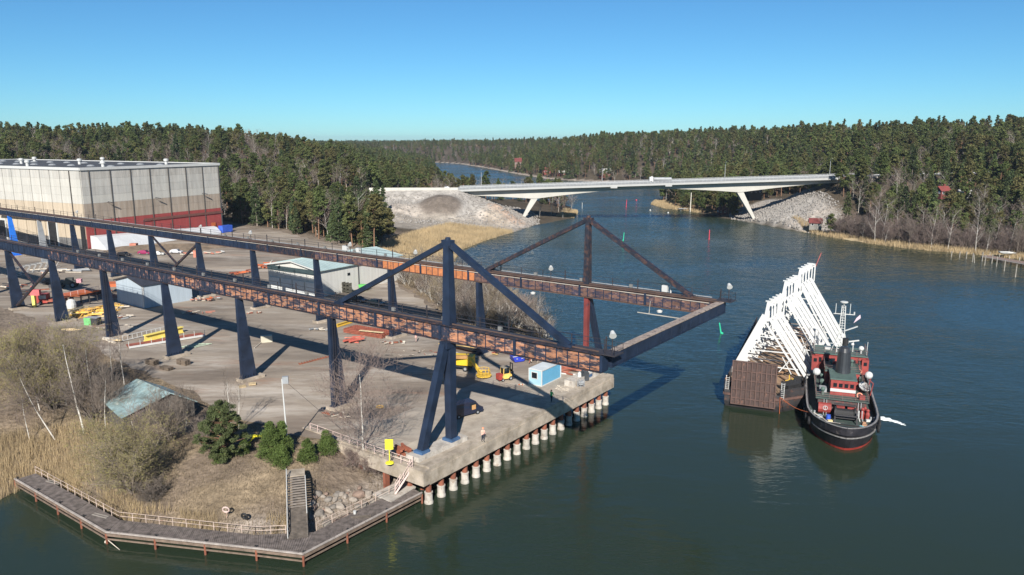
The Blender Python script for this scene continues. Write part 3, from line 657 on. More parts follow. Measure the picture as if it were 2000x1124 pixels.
lab(gn_scatter('leafless_woodland', rp[rb], hi_bare, .7, 1.05, 32), 'grey-brown leafless wood mixed between the pines of both shores')
lab(gn_scatter('distant_pine_forest', np.concatenate([far_pts[~fb], vfar_pts[~vb]]), lo_pines, .75, 1.15, 33), 'distant dark pine forest along the far ridges and the inlet')
lab(gn_scatter('distant_leafless_woodland', np.concatenate([far_pts[fb], vfar_pts[vb]]), lo_bare, .8, 1.1, 34), 'distant leafless trees dotted through the far pine ridges')
# undergrowth and slender alders closing the wood along the right shore
gs_ = np.random.default_rng(41); X = gs_.uniform(140, 330, 9000); Y = gs_.uniform(215, 420, 9000); Z, A_s = groundz(X, Y)
k_ = A_s['land'] & A_s['inR'] & (A_s['d'] > 4) & (A_s['d'] < 26) & (Y < 400) & ((X > 205) | (A_s['d'] < 14)) & ((A_s['e2'] < -1.5) | (X > 163)); SP = np.column_stack([X, Y, Z])[k_]; SP = SP[thin(SP, 2.3)]
us = []
for k in range(4):
    th, fi = bare(7.5 + k, g0, 3, 7, .7, .008, .13, multi=3, first=.1, twr=.030, side=.38); us.append(one_mesh('alder', (seg_mesh(th, 3), seg_mesh(fi, 3)), [bark_grey, alder_m]))
lab(gn_scatter('alder_thicket', SP, us, .55, 1.15, 42), 'dense purplish-brown leafless alder thicket along the right shore')
print('TREES', len(near_pts), len(far_pts), len(vfar_pts), 'indiv', len(indiv))
# ================================================================ crane runway
ry = lambda u, v, z: Vector((u, v, z))
ZT, ZB = 21.5, 19.25
def runway(name, label, v0, umin, far):
    t = thing(name, label, 'crane runway', W(0, v0, 0), UV_RZ)
    L_ = -umin
    panes = {}
    def box_me(key, dims, mat):
        if key not in panes: panes[key] = MB().box((0, 0, 0), dims).mesh('girder_panel', mat)
        return panes[key]
    bay = 1.5; n = int(L_ / bay); g = random.Random(4 + far)
    for i in range(n):
        u = -bay * (i + .5)
        if not far:
            m_ = navy if u < -138 else (peel_blue if u < -88 else peel)
            if -128 < u < -124: m_ = navy
            if abs(u + 76) < 3 or abs(u + 24) < 1.6 or abs(u + 99.5) < 2: m_ = peel_blue
        else:
            m_ = navy if u < -112 else (navy_rust if u < -92 else (primer if -70 < u < -46 else peel_brown))
        o = part('girder_panel', box_me(m_.name, (bay - .10, 1.0, ZT - ZB - .36), m_), None, t)
        o.location = (u, 0, (ZT + ZB) / 2)
    mb = MB()                                                      # flanges, stiffeners
    mb.beam((umin, 0, ZT - .09), (0, 0, ZT - .09), 1.5, .16); mb.beam((umin, 0, ZB + .07), (0, 0, ZB + .07), 1.3, .14)
    part('flange', mb, navy_rust if not far else M('flange_brown', (.075, .045, .035), .8, var=.35), t)
    mb = MB()
    for i in range(n + 1):
        w = .10 if i % 8 else .34
        mb.box((-bay * i, 0, (ZT + ZB) / 2), (w, 1.16 if i % 8 else 1.4, ZT - ZB - .34))
    part('stiffener', mb, navy, t, kind='stuff')
    mb = MB(); mb.beam((umin, -.15, ZT + .12), (-.6, -.15, ZT + .12), .12, .16); part('crane_rail', mb, M('rail_brown', (.085, .055, .045), .6, var=.3), t)
    mb = MB(); mb.beam((umin, 1.15, ZT - .12), (-.5, 1.15, ZT - .12), .8, .06); part('catwalk', mb, steel_dark, t)
    mb = MB(); k = int(L_ / 4.6)
    for i in range(k + 1):
        u = -.6 - 4.6 * i; mb.beam((u, 1.5, ZT - .1), (u, 1.5, ZT + 1.15), .09, .09)
        if i % 3 == 0: mb.beam((u, 1.5, ZT - .1), (u, 1.5, ZT + 1.5), .14, .14)
    for h in (.55, 1.1): mb.beam((umin, 1.5, ZT + h), (-.6, 1.5, ZT + h), .05, .05)
    part('railing', mb, rail_m, t)
    if far:
        mb = MB(); mb.beam((umin, -.62, ZT - .45), (-1.5, -.62, ZT - .45), .07, .11); part('conductor_bar', mb, white_line, t)
        for i in range(60): pass
        mb = MB()
        for i in range(90): mb.beam((-2 - i * 2.3, 1.62, ZT + .02), (-2 - i * 2.3 - 2.2, 1.62, ZT + .02), .22, .10)
        part('cable_tray', mb, grey_p, t)
    else:
        mb = MB()
        for h in (.35, .7): mb.beam((umin, .85, ZT + h), (-9, .85, ZT + h), .04, .04)
        part('cable_run', mb, rail_m, t)
    return t
def column_mb(zt=19.2, w0=2.5, w1=1.1, th=.6, asym=.62):
    """box column, straight on its outer side and flared towards the inside"""
    mb = MB(); z0 = 5.45; a0 = -.75
    for u0 in (-1, 1):
        mb.extrude([(u0 * th / 2, a0, z0), (u0 * th / 2, a0 + w0, z0), (u0 * th / 2, a0 + w1 + .1, zt - 1.0), (u0 * th / 2, a0 + w1, zt), (u0 * th / 2, a0, zt)], (-u0 * .05, 0, 0))
    mb.beam((0, a0 + .05, z0), (0, a0 + .05, zt), th * .92, .12, up=(0, 1, 0)); mb.beam((0, a0 + w0 - .08, z0), (0, a0 + w1 + .0, zt - 1), th * .92, .14, up=(0, 1, 0))
    mb.beam((-.02, a0 + w1 - .03, zt - 1), (-.02, a0 + w1 - .06, zt), th * .9, .1, up=(0, 1, 0))
    for z in (8.6, 12.2, 15.8):
        f = (z - z0) / (zt - 1 - z0); w = w0 + (w1 + .1 - w0) * min(1, f)
        mb.box((0, a0 + w / 2, z), (th + .10, w + .06, .12))
    mb.box((0, a0 + w0 / 2, z0 + .06), (th + .5, w0 + .35, .14))
    for k in range(5): mb.box((th / 2 + .12, a0 + .3 + k * (w0 - .6) / 4, z0 + .35), (.16, .05, .5))
    return mb
def col_at(t, u, dv=0, mat=navy, base=True, w0=2.8, zt=19.25):
    key = ('col', mat.name, w0)
    if key not in MATS: MATS[key] = column_mb(zt=zt, w0=w0).mesh('column', mat)
    o = part('column', MATS[key], None, t); o.location = (u, dv, 0)
    if base:
        if 'colbase' not in MATS: 
            mb = MB(); mb.box((0, 1.0, 5.24), (1.9, 4.4, .5)); MATS['colbase'] = mb.mesh('footing', concrete)
        b = part('footing', MATS['colbase'], None, t); b.location = (u, dv, 0)
    return o
near = runway('crane_runway', 'nearer of the two raised crane runways, its girder patchy with orange primer', 0, -285, 0)
far = runway('crane_runway', 'farther raised crane runway with one bright orange girder length', 34.7, -315, 1)
nearU = [-22.9 * k for k in range(2, 11)]
for u in nearU: col_at(near, u)
farU = [-22.9 * k for k in range(2, 13)]
for i, u in enumerate(farU): col_at(far, u, mat=MATS.get('bright') or (M('bright_blue_paint', (.02, .16, .62), .5, var=.1) if i == 9 else (grey_p if i == 8 else navy)), w0=2.7)
def brace(t, a, b, w=.42, mat=navy_rust, h=None):
    mb = MB(); mb.beam(a, b, w, h or w); return part('brace', mb, mat, t)
for t_, u_, dv_ in ((near, -45.8, 0), (near, -114.5, 0), (far, -68.7, 0)):
    mb = MB()
    for s_ in (-.22, .22): mb.beam((u_ + .55, -.3 + s_, 5.6), (u_ + .55, -.3 + s_, ZT), .05, .05)
    for k in range(38): mb.beam((u_ + .55, -.52, 5.9 + k * .41), (u_ + .55, -.08, 5.9 + k * .41), .035, .035)
    part('ladder', mb, rail_m, t_)
for t_ in (near, far):
    mb = MB()
    for k in range(14): mb.box((-6 - k * 9.3, .9, ZT + .35), (.5, .35, .5))
    part('junction_box', mb, M('dull_grey_box', (.16, .16, .155), .7), t_, kind='stuff')
# cross bracing between columns, left part of both runways
brace(near, (-160.5, .3, 18.8), (-149, .3, 12.4)); brace(near, (-137.6, .3, 18.3), (-160, .3, 6.0), .5)
brace(far, (-159.5, 0, 18.9), (-148.4, 0, 12.6), .4); brace(far, (-138.2, 0, 18.6), (-159, 0, 6.2), .5)
# front ends: portal masts with stays
for t, v0, foot in ((near, 0, True), (far, 34.7, True)):
    um = -22.9
    mb = MB(); mb.beam((um, 0, 5.9), (um, 0, ZB), *((1.05, 1.1, 1.15, 1.2) if t is near else (.7, .7, .75, .75)), up=(0, 1, 0)); part('main_post', mb, navy if t is near else M('red_lead_post', (.15, .028, .025), .7, var=.25, col2=(.03, .03, .05), amt=.25, s2=.8), t)
    mb = MB(); mb.beam((um, 0, ZT), (um, 0, 31.9), *((1.3, 1.3, .9, .9) if t is near else (1.0, 1.15, .75, .8)), up=(0, 1, 0)); mb.box((um, 0, 32.1), (1.5, .9, .7)); mb.lathe((um, 0, 32.4), [(.35, 0), (.35, .35), (.2, .4)], 8); part('mast', mb, navy if t is near else navy_rust, t)
    for u1 in (-44.2, -4.6):
        mb = MB(); s = 1 if u1 > um else -1; mb.beam((um + s * .3, 0, 32.0), (u1, 0, ZT + .1), .75, .62); mb.beam((u1 - s * 1.4, 0, ZT + .12), (u1 + s * .5, 0, ZT + .12), .9, .3); part('stay', mb, navy if t is near else navy_rust, t)
    mb = MB()
    if t is near: mb.beam((um - .3, -5.3, 5.9), (um - .1, -.9, 18.9), .95, 1.0); mb.box((um, -.6, 18.9), (1.3, 1.3, .9))
    else: mb.beam((um, 5.6, 5.9), (um, .7, 18.9), .85, .85)
    part('raker', mb, navy, t)
    mb = MB(); mb.box((um, 0, 5.72), (1.7, 1.7, .5)); mb.box((um - .3, -5.4 if t is near else 5.6, 5.72), (1.5, 1.5, .5)); part('foot_plate', mb, M('sky_blue_steel', (.045, .10, .20), .6, var=.3, col2=(.2, .1, .05), amt=.2), t)
# end beam over the water belongs to the far runway's frame
eb = thing('end_beam', 'dark blue end beam joining both crane runways high over the water', 'beam', W(0, 0, 0), UV_RZ)
n = 11
for i in range(n):
    v = .9 + (34.7 - .9 + .6) * (i + .5) / n; o = part('girder_panel', MB().box((0, 0, 0), (.8, 3.02, 1.45)), navy, eb); o.location = (.1, v, 20.5)
mb = MB(); mb.beam((.1, .7, 21.36), (.1, 35.6, 21.36), 1.05, .14); part('flange', mb, M('pale_worn_top', (.30, .24, .20), .85, var=.35, scale=1.2, col2=(.05, .04, .05), amt=.35), eb)
mb = MB()
for i in range(n + 1): mb.box((.1, .9 + 34.4 * i / n, 20.5), (.9, .12, 1.56))
mb.beam((.1, .8, 19.7), (.1, 35.5, 19.7), 1.0, .1); part('stiffener', mb, navy, eb)
# corner platforms with guard rails and floodlights
def rail_box(mb, pts, z, h=1.1, n=2, post=.05):
    for a, b in zip(pts, pts[1:]):
        a, b = Vector((*a, z)), Vector((*b, z)); L_ = (b - a).length; k = max(1, int(L_ / 1.6))
        for i in range(k + 1): q = a.lerp(b, i / k); mb.beam(q, q + Vector((0, 0, h)), post, post)
        for j in range(n): hh = Vector((0, 0, h * (j + 1) / n)); mb.beam(a + hh, b + hh, post * .8, post * .8)
for v in (.4, 35.4):
    mb = MB(); mb.box((.4, v, 21.5), (2.6, 2.2, .1)); rail_box(mb, [(-.8, v + 1), (1.6, v + 1), (1.6, v - 1), (.4, v - 1)], 21.5); part('guard_rail', mb, rail_m, eb)
def floodlight(x, y, z, h, label, aim=(0, -1)):
    t = thing('floodlight', label, 'floodlight', (x, y, z))
    part('pole', MB().tube((0, 0, 0), (0, 0, h), .07, n=6), rail_m, t)
    a = Vector((aim[0], aim[1], -.6)).normalized()
    mb = MB(); mb.tube(Vector((0, 0, h + .1)) - a * .35, Vector((0, 0, h + .1)) + a * .35, .22, .42, n=10); part('lamp_head', mb, white_p, t)
    return t
for (u, v, l) in ((.9, .2, 'large white floodlight above the near corner of the end beam'), (1.0, 35.2, 'white floodlight at the outermost corner of the end beam'),
                  (-31, 36, 'white floodlight on the far runway left of its mast'), (-63, 36, 'white floodlight on the far runway over the pale roof'), (-82, 36, 'white floodlight on the far runway below the pines'),
                  (-117, 36, 'white floodlight on the far runway near the blue roof box'), (-138, 36, 'white floodlight on the far runway before the red wall'), (-205, 36, 'white floodlight near the left end of the far runway')):
    q = W(u, v, 21.5); floodlight(q.x, q.y, 21.5, 2.2 if u > -10 else 1.6, l)
for (u, v, l) in ((-3.2, 34.2, 'white switch box on the far girder near its outer end'), (-19, 0, ''),):
    if l:
        q = W(u - 6, v + 1, 21.5); solo('switch_box', MB().box((q.x, q.y, 22.2), (.9, .5, 1.0), rz=UV_RZ).tube((q.x + .9, q.y, 21.5), (q.x + .9, q.y, 23.2), .12), white_p, l, 'switch box')
for (u, l) in ((-33.5, 'small white lamp hung under the far girder left of the mast'), (-9.5, 'small white lamp hung under the far girder near its outer end')):
    t = thing('hanging_lamp', l, 'lamp', W(u, 34.2, 18.7)); part('lamp_shade', MB().lathe((0, 0, 0), [(.4, -.15), (.45, .1), (.12, .25)], 10), white_p, t); part('bracket', MB().tube((0, 0, .2), (0, 0, .65), .04), rail_m, t)
mb = MB(); a, b = W(-13, 33.6, 18.2), W(-5.6, 33.6, 18.2); mb.beam(a, b, .12, .12); mb.tube(W(-11, 33.6, 18.2), W(-11, 33.9, 20.2), .04); solo('hanging_bar', mb, white_line, 'thin pale bar hung below the outer end of the far girder', 'bar')
# ================================================================ quay
qy = thing('quay', 'weathered concrete quay on a row of piles below the crane runway end', 'quay', W(0, 0, 0), UV_RZ)
QV0, QV1 = -7.4, 39.4
deck = M('quay_concrete', (.36, .31, .25), .9, var=.25, scale=.25, col2=(.22, .18, .14), amt=.35, s2=.4, bump=.02, bscale=3, edge=.12)
mb = MB(); mb.prism([(-27.5, QV0 + .02), (-21.3, QV0 + .02), (-21.3, QV1), (-27.5, QV1)], 3.0, 5.03); part('deck', mb, deck, qy)
for i in range(12):
    v0 = QV0 + (QV1 - QV0) * i / 12; v1 = QV0 + (QV1 - QV0) * (i + 1) / 12 - .03
    mb = MB(); mb.prism([(-21.28, v0), (-19.95, v0), (-19.95, v1), (-21.28, v1)], 2.85, 4.55); mb.prism([(-21.28, v0), (-20.05, v0), (-20.05, v1), (-21.28, v1)], 4.55, 5.12); part('edge_beam', mb, concrete, qy)
mb = MB(); mb.prism([(-42.5, QV0 - 1.2), (-19.95, QV0 - 1.2), (-19.95, QV0 - .02), (-42.5, QV0 - .02)], 3.0, 4.9); mb.prism([(-43.5, QV0 - .8), (-27.5, QV0 - .8), (-27.5, QV0 + .02), (-43.5, QV0 + .02)], 4.0, 5.1); part('side_beam', mb, concrete, qy)
slab_m = M('quay_slab', (.33, .285, .235), .9, var=.22, scale=.2, col2=(.22, .18, .145), amt=.34, s2=.22, edge=.1, stretch=(.6, 1.3, 1), rot=-UV_RZ, rnd=.05)
for i in range(2):
    for j in range(8):
        u0 = -36.5 + i * 4.5; v0 = QV0 + .1 + j * 4.4; part('slab', MB().prism([(u0, v0), (u0 + 4.44, v0), (u0 + 4.44, v0 + 4.34), (u0, v0 + 4.34)], 4.96, 5.03), slab_m, qy)
mb = MB(); mb.prism([(-24.4, -7.0), (-22.2, -7.0), (-21.9, 2.2), (-24.1, 2.6)], 5.0, 5.62); part('plinth', mb, concrete_l, qy); mb = MB(); mb.prism([(-23.9, 29.6), (-22.1, 29.6), (-22.1, 38.9), (-23.9, 38.9)], 5.0, 6.05); part('plinth', mb, concrete_l, qy)
for v in np.arange(QV0 + .5, QV1, 2.36):
    pl = part('pile', MB().tube((0, 0, -3), (0, 0, 2.95), .38, n=14), rust, qy, smooth=False); pl.location = (-20.75, v, 0)
    cl_ = part('collar', MB().lathe((0, 0, 0), [(.58, -2), (.58, .2), (.51, .45), (.50, 1.35), (.55, 1.4), (.55, 1.52), (.4, 1.55)], 16), concrete_l, pl)
    pl2 = part('pile', MB().tube((0, 0, -3), (0, 0, 2.95), .38, n=8), rust, qy); pl2.location = (-24, v, 0)
mb = MB()
for i in range(3): mb.prism([(-36 + i * 4.4, QV0 - 1.1), (-35.6 + i * 4.4, QV0 - 1.1), (-35.6 + i * 4.4, QV0 - .3), (-36 + i * 4.4, QV0 - .3)], .8, 3.05)
part('leg', mb, rust, qy)
def rail_thing(name, label, pts3, mat=M('pinkish_rail_paint', (.55, .42, .38), .7, var=.25), h=1.05, step=1.7, n=2, r=.045, cat='railing', group=None):
    t = thing(name, label, cat, pts3[0], group=group); o0 = Vector(pts3[0])
    mb = MB()
    for a, b in zip(pts3, pts3[1:]):
        a, b = Vector(a) - o0, Vector(b) - o0; k = max(1, round((b - a).length / step))
        for i in range(k + 1):
            q = a.lerp(b, i / k); part('post', MB().tube(q, q + Vector((0, 0, h)), r, n=5), mat, t)
        for j in range(n): hh = Vector((0, 0, h * (j + 1) / n)); mb.tube(a + hh, b + hh, r * .7, n=5)
    part('rail', mb, mat, t); return t
rail_thing('quay_railing', 'pale pink guard railing along the left end of the quay above the steel stairs', [tuple(W(-42, QV0 - .6, 5.0)), tuple(W(-25.6, QV0 - .9, 4.95)), tuple(W(-22.5, QV0 - .9, 4.95))])
# ================================================================ stairs and walkway
wz = 1.35
O_px = [(29, 937), (207, 1041), (500, 1073), (592, 1084), (824, 964)]; I_px = [(70, 925), (234, 1016), (500, 1045), (612, 1040), (797, 948)]
Ow = [G(x, y, wz) for x, y in O_px]; Iw = [G(x, y, wz) for x, y in I_px]
wk = thing('boardwalk', 'grey timber boardwalk on posts running along the shore', 'boardwalk', Ow[0].copy()); wo0 = Ow[0].copy()
plank = MB()
for k in range(4):
    a0, a1, b0, b1 = Ow[k], Ow[k + 1], Iw[k], Iw[k + 1]; n = int((a1 - a0).length / .24); g = random.Random(k)
    for i in range(n):
        t0, t1 = (i + .06) / n, (i + .94) / n; p = [a0.lerp(a1, t0), a0.lerp(a1, t1), b0.lerp(b1, t1), b0.lerp(b1, t0)]; dz = g.uniform(-.012, .012); e = g.uniform(-.04, .04)
        q = [(v - wo0) + Vector((0, 0, dz)) for v in p]; plank.extrude([v for v in reversed(q)], (0, 0, -.07))
part('planking', plank, M('boardwalk_planks', (.135, .112, .10), .9, var=.45, scale=1.6, col2=(.07, .058, .05), amt=.3, s2=.7, stretch=(1, 1, 1)), wk, kind='stuff')
mbk = MB(); mbf = MB()
for k in range(4):
    for P_, dy in ((Ow, 0), (Iw, 0)):
        a, b = P_[k] - wo0, P_[k + 1] - wo0
        mbf.beam(a + Vector((0, 0, -.22)), b + Vector((0, 0, -.22)), .16, .28)
    a, b = Ow[k] - wo0, Ow[k + 1] - wo0; mbk.beam(a + Vector((0, 0, .12)), b + Vector((0, 0, .12)), .2, .14)
    mbf.beam(a + Vector((0, 0, -.75)), b + Vector((0, 0, -.75)), .12, .16)
part('edge_beam', mbf, M('edge_timber', (.16, .115, .085), .9, var=.35, scale=1.5), wk); part('kerb_board', mbk, M('pale_edge_board', (.34, .30, .27), .9, var=.3, scale=1.5, col2=(.12, .09, .07), amt=.3), wk)
for k in range(4):
    L_ = (Ow[k + 1] - Ow[k]).length; n = max(1, round(L_ / 6.2))
    for i in range(n + (k == 3)):
        q = Ow[k].lerp(Ow[k + 1], i / n) - wo0; part('pile', MB().tube(q + Vector((0, 0, -4.3)), q + Vector((0, 0, -.1)), .13, n=8), rust, wk)
        q2 = Iw[k].lerp(Iw[k + 1], i / n) - wo0; part('pile', MB().tube(q2 + Vector((0, 0, -3)), q2 + Vector((0, 0, -.1)), .12, n=6), rust, wk)
        mb = MB(); d_ = (Iw[k] - Ow[k]).normalized() * .35; mb.tube(q + d_, q + d_ + Vector((0, 0, .28)), .09, n=6); mb.tube(q + d_ + Vector((-.16, 0, .2)), q + d_ + Vector((.16, 0, .2)), .05, n=5); part('bollard', mb, black_m, wk)
up_ = Vector((0, 0, .0))
rail_thing('boardwalk_railing', 'rusty pale railing along the inner side of the boardwalk left of the gangway', [tuple(v) for v in (Iw[0], Iw[1], Iw[2], Iw[2].lerp(Iw[3], .52))], M('rusty_white_rail', (.46, .36, .30), .8, var=.3, col2=(.2, .08, .04), amt=.25), h=1.0, step=1.75)
rail_thing('boardwalk_railing', 'rusty pale railing along the inner side of the boardwalk right of the gangway', [tuple(Iw[3] + (Iw[4] - Iw[3]) * .03), tuple(Iw[3].lerp(Iw[4], .93))], MATS['rusty_white_rail'], h=1.0, step=2.3)
# gangway steps
gA = G(582, 1050, wz + .08); gB = G(578, 930, 4.7); gw = thing('gangway', 'timber gangway with steps and a white railing leading from the boardwalk up the bank', 'gangway', gA); d = gB - gA; d2 = Vector((d.x, d.y, 0)).normalized(); sd_ = Vector((d2.y, -d2.x, 0)) * 1.05
mb = MB(); n = 46
for i in range(n):
    t_ = i / n; q = d * t_
    if i < 22: mb.beam(q - sd_, q + sd_, .26, .06, up=(0, 0, 1))
mb2 = MB()
for i in range(22, n, 2): q = d * (i / n); mb2.beam(q - sd_, q + sd_, .38, .07)
part('ramp_planks', mb, wood_old, gw, kind='stuff')
for i in range(22, n, 2): q = d * (i / n); part('tread', MB().beam(q - sd_ + Vector((0, 0, .05)), q + sd_ + Vector((0, 0, .05)), .30, .08), M('worn_tread', (.20, .17, .145), .9, var=.3, scale=1.5), gw)
mb = MB()
for s in (-1, 1): mb.beam(sd_ * s + Vector((0, 0, -.1)), d + sd_ * s + Vector((0, 0, -.1)), .14, .3)
part('stringer', mb, wood_old, gw)
for s, n_, m_ in ((-1, 9, white_p), (1, 6, white_p)):
    mb = MB(); e0 = .0 if s < 0 else .35; e1 = 1 if s < 0 else .85
    for i in range(n_ + 1): q = d * (e0 + (e1 - e0) * i / n_) + sd_ * s * 1.03; mb.tube(q, q + Vector((0, 0, 1.05)), .05, n=5)
    for h in (.5, 1.05): mb.tube(d * e0 + sd_ * s * 1.03 + Vector((0, 0, h)), d * e1 + sd_ * s * 1.03 + Vector((0, 0, h)), .05, n=5)
    part('handrail', mb, m_, gw)
mb = MB(); q = d * 1.0; mb.box(q + d2 * .9 + Vector((0, 0, .02)), (2.1, 2.0, .12), rz=math.atan2(d2.y, d2.x) - math.pi / 2); part('landing', mb, concrete, gw)
# steel stairs from quay to boardwalk
sA = G(782, 962, wz); sB = W(-23.6, QV0 - 1.1, 4.9); sA = G(772, 962, wz + .1); sB = G(806, 910, 4.9); st = thing('steel_stairs', 'pale pink steel stairs from the quay corner down to the boardwalk', 'stairs', sA); d = sB - sA; d2 = Vector((d.x, d.y, 0)).normalized(); sd_ = Vector((d2.y, -d2.x, 0)) * .5
pinkr = MATS['pinkish_rail_paint']
for i in range(1, 14): q = d * (i / 14); part('tread', MB().beam(q - sd_, q + sd_, .24, .04), steel_dark, st)
mb = MB()
for s in (-1, 1): mb.beam(sd_ * s, d + sd_ * s, .06, .22)
part('stringer', mb, pinkr, st)
for s in (-1, 1):
    mb = MB()
    for i in range(5): q = d * (i / 4) + sd_ * s; mb.tube(q, q + Vector((0, 0, 1.05)), .04, n=5)
    for h in (.5, 1.05): mb.tube(sd_ * s + Vector((0, 0, h)), d + sd_ * s + Vector((0, 0, h)), .035, n=5)
    part('handrail', mb, pinkr, st)
q = G(790, 972, wz) - Vector((0, 0, 0)); solo('stair_slab', MB().prism([tuple(G(*a, wz)[:2]) for a in ((728, 966), (782, 940), (812, 952), (764, 982))], wz - .12, wz + .10), concrete_l, 'cracked concrete slab at the foot of the pink steel stairs', 'slab')
# ================================================================ fabrication hall
def wallmat(name, col, streak=.22, dirt=.25, dcol=(.28, .25, .22)):
    return M(name, col, .85, var=streak, scale=.9, stretch=(1, 1, .10), col2=dcol, amt=dirt, s2=.8, edge=.18, rnd=.045)
w_white = wallmat('hall_white_sheet', (.43, .415, .375), .10, .12, (.52, .48, .42)); w_stain = wallmat('hall_stained_sheet', (.42, .40, .365), .25, .45, (.30, .28, .25)); w_grey = wallmat('hall_grey_sheet', (.40, .39, .36), .18, .35, (.40, .37, .33))
w_beige = wallmat('hall_beige_sheet', (.40, .33, .245), .12, .18, (.5, .42, .32)); w_brown = wallmat('hall_brown_sheet', (.32, .27, .22), .22, .4, (.26, .2, .15)); w_red = wallmat('hall_red_sheet', (.27, .045, .043), .12, .15, (.26, .05, .04)); w_dark = wallmat('hall_dark_base', (.10, .10, .10), .3, .3)
hrz = math.atan2(hdir.y, hdir.x)                     # local +x along the end wall, local +y along the long wall
HH = 34.8; HL = 150; HW = 62.9
hall = thing('fabrication_hall', 'huge pale sheet-clad workshop hall with a red lower band on its end wall', 'workshop hall', hallA, hrz)
core = MB(); core.prism([(.15, .15), (HW - .15, .15), (HW - .15, HL - .15), (.15, HL - .15)], 4.8, HH - 1.0); part('wall', core, steel_dark, hall)
bands_end = [(5, 9.2, w_red), (9.2, 12.6, w_red), (12.6, 15.4, w_red), (15.4, 18.6, w_brown), (18.6, 21.6, w_brown), (21.6, 24.6, w_white), (24.6, 27.6, w_grey), (27.6, 30.6, w_grey), (30.6, HH - .9, w_stain)]
cols_ = [0, 3.2] + [3.2 + (HW - 3.8) * k / 7 for k in range(1, 8)] + [HW]
pm = {}
def panel(par, w, h, mat, loc, axis):
    k = (round(w, 2), round(h, 2), mat.name, axis)
    if k not in pm: pm[k] = MB().box((0, 0, 0), (w, .3, h) if axis == 'x' else (.3, w, h)).mesh('wall_panel', mat)
    o = part('wall_panel', pm[k], None, par); o.location = loc; return o
for a, b in zip(cols_, cols_[1:]):
    for k, (z0, z1, m_) in enumerate(bands_end):
        if b - a < .7: m_ = w_stain
        panel(hall, b - a - (.28 if b - a > .7 else 0), z1 - z0 - .04, m_, ((a + b) / 2, 0, (z0 + z1) / 2), 'x')
bands_side = [(5, 8.6, w_dark), (8.6, 15.4, w_beige), (15.4, 18.5, w_beige), (18.5, 21.6, w_beige), (21.6, 24.6, w_white), (24.6, 27.6, w_white), (27.6, 30.6, w_white), (30.6, HH - .9, w_grey)]
nside = 18; sw = 6.1
for i in range(nside):
    a = i * sw; wide = sw - .42
    for z0, z1, m_ in bands_side: panel(hall, wide, z1 - z0 - .03, m_, (0, a + sw / 2, (z0 + z1) / 2), 'y')
mb = MB(); mb.beam((-.3, -.3, HH - .5), (-.3, HL, HH - .5), .5, 1.0); mb.beam((-.3, -.31, HH - .5), (HW + .3, -.31, HH - .5), .5, 1.0); mb.beam((HW + .3, -.3, HH - .5), (HW + .3, HL, HH - .5), .5, 1.0); mb.beam((-.3, HL, HH - .5), (HW, HL, HH - .5), .5, 1.0)
part('parapet', mb, white_p, hall)
rf = part('roof', MB().prism([(0, 0), (HW, 0), (HW, HL), (0, HL)], HH - .95, HH - .35), M('roof_felt', (.045, .045, .05), .9, var=.3, scale=.2), hall)
for r_ in range(2):
    for i in range(11):
        part('skylight', MB().lathe((18 + r_ * 22, 8 + i * 12.5, HH - .35), [(1.6, 0), (1.3, .35), (.7, .6), (.2, .65)], 10), M('skylight_dome', (.20, .21, .22), .5), rf)
for (x, y) in ((12, 4), (46, 12), (30, 46), (6, 42), (50, 60), (22, 74), (40, 95), (8, 100)):
    part('roof_vent', MB().lathe((x, y, HH - .4), [(.6, 0), (.6, 1.3), (.95, 1.5), (.95, 2.3), (.4, 2.5)], 12), white_p, rf)
mb = MB()
for x in cols_[1:-1]: mb.tube((x, -.28, 5), (x, -.28, HH - 1), .16, n=6)
part('downpipe', mb, M('dark_downpipe', (.06, .052, .045), .7), hall)
part('drain_pipe', MB().tube((-.3, 6.1, 15.5), (-.3, 6.1, HH - 1), .18, n=6), MATS['dark_downpipe'], hall)
for x, z in ((9.5, 21.3), (30, 21.5), (53, 21.8)):
    part('wall_lamp', MB().tube((x, -.2, z + .4), (x - .6, -1.6, z + .6), .08, n=5).beam((x - .6, -1.5, z + .6), (x + 1.2, -2.0, z + .1), .5, .25), steel_dark, hall)
part('stripe_rail', MB().beam((24, -.3, 13.6), (HW, -.3, 13.6), .3, 1.0), M('dark_stripe', (.13, .05, .04), .8), hall)  # dark red-brown stripe along the right part of the red band
mb = MB(); mb.beam((-2.2, 1, 16.3), (-2.2, 52, 16.3), 1.7, .5); mb.beam((-1.4, 1, 15.7), (-1.4, 52, 15.7), .5, .7); part('canopy', mb, M('pale_blue_canopy', (.42, .48, .50), .6, var=.2), hall)
for y0, y1, z in ((16.5, 22.5, 15.2), (50, 64, 14.0)):
    fr = part('door_frame', MB().box((-.3, (y0 + y1) / 2, (5 + z) / 2), (.5, y1 - y0, z - 5)), white_p, hall); part('door_opening', MB().box((-.40, (y0 + y1) / 2, (5 + z) / 2 - .3), (.5, y1 - y0 - 1.3, z - 5.9)), black_m, fr)
part('door_opening', MB().box((-.3, 1.4, 9.5), (.5, 2.2, 9)), black_m, hall)
q = hallA + hdir * 55 - hperp * -.0; 
solo('blue_container', MB().box(tuple(hallA + hdir * 60.5 + hperp * -4.2 + Vector((0, 0, 6.6))), (5.4, 2.6, 2.9), rz=hrz), blue_p, 'bright blue box container at the right end of the hall wall', 'container')
solo('orange_sign', MB().box(tuple(hallA + hdir * 57.5 - hperp * .45 + Vector((0, 0, 8.6))), (2.2, .1, 1.6), rz=hrz), orange_p, 'small orange panel on the red wall above the blue container', 'sign')
mb = MB(); A_ = lambda x, y, z: tuple(hallA + hdir * x + hperp * y + Vector((0, 0, z)))
tarp = M('white_tarpaulin', (.50, .51, .52), .6, var=.05, scale=.4, bump=.15, bscale=.7)
cv = thing('tarpaulin_shelter', 'low white tarpaulin shelter leaning along the foot of the red wall', 'shelter', hallA, hrz)
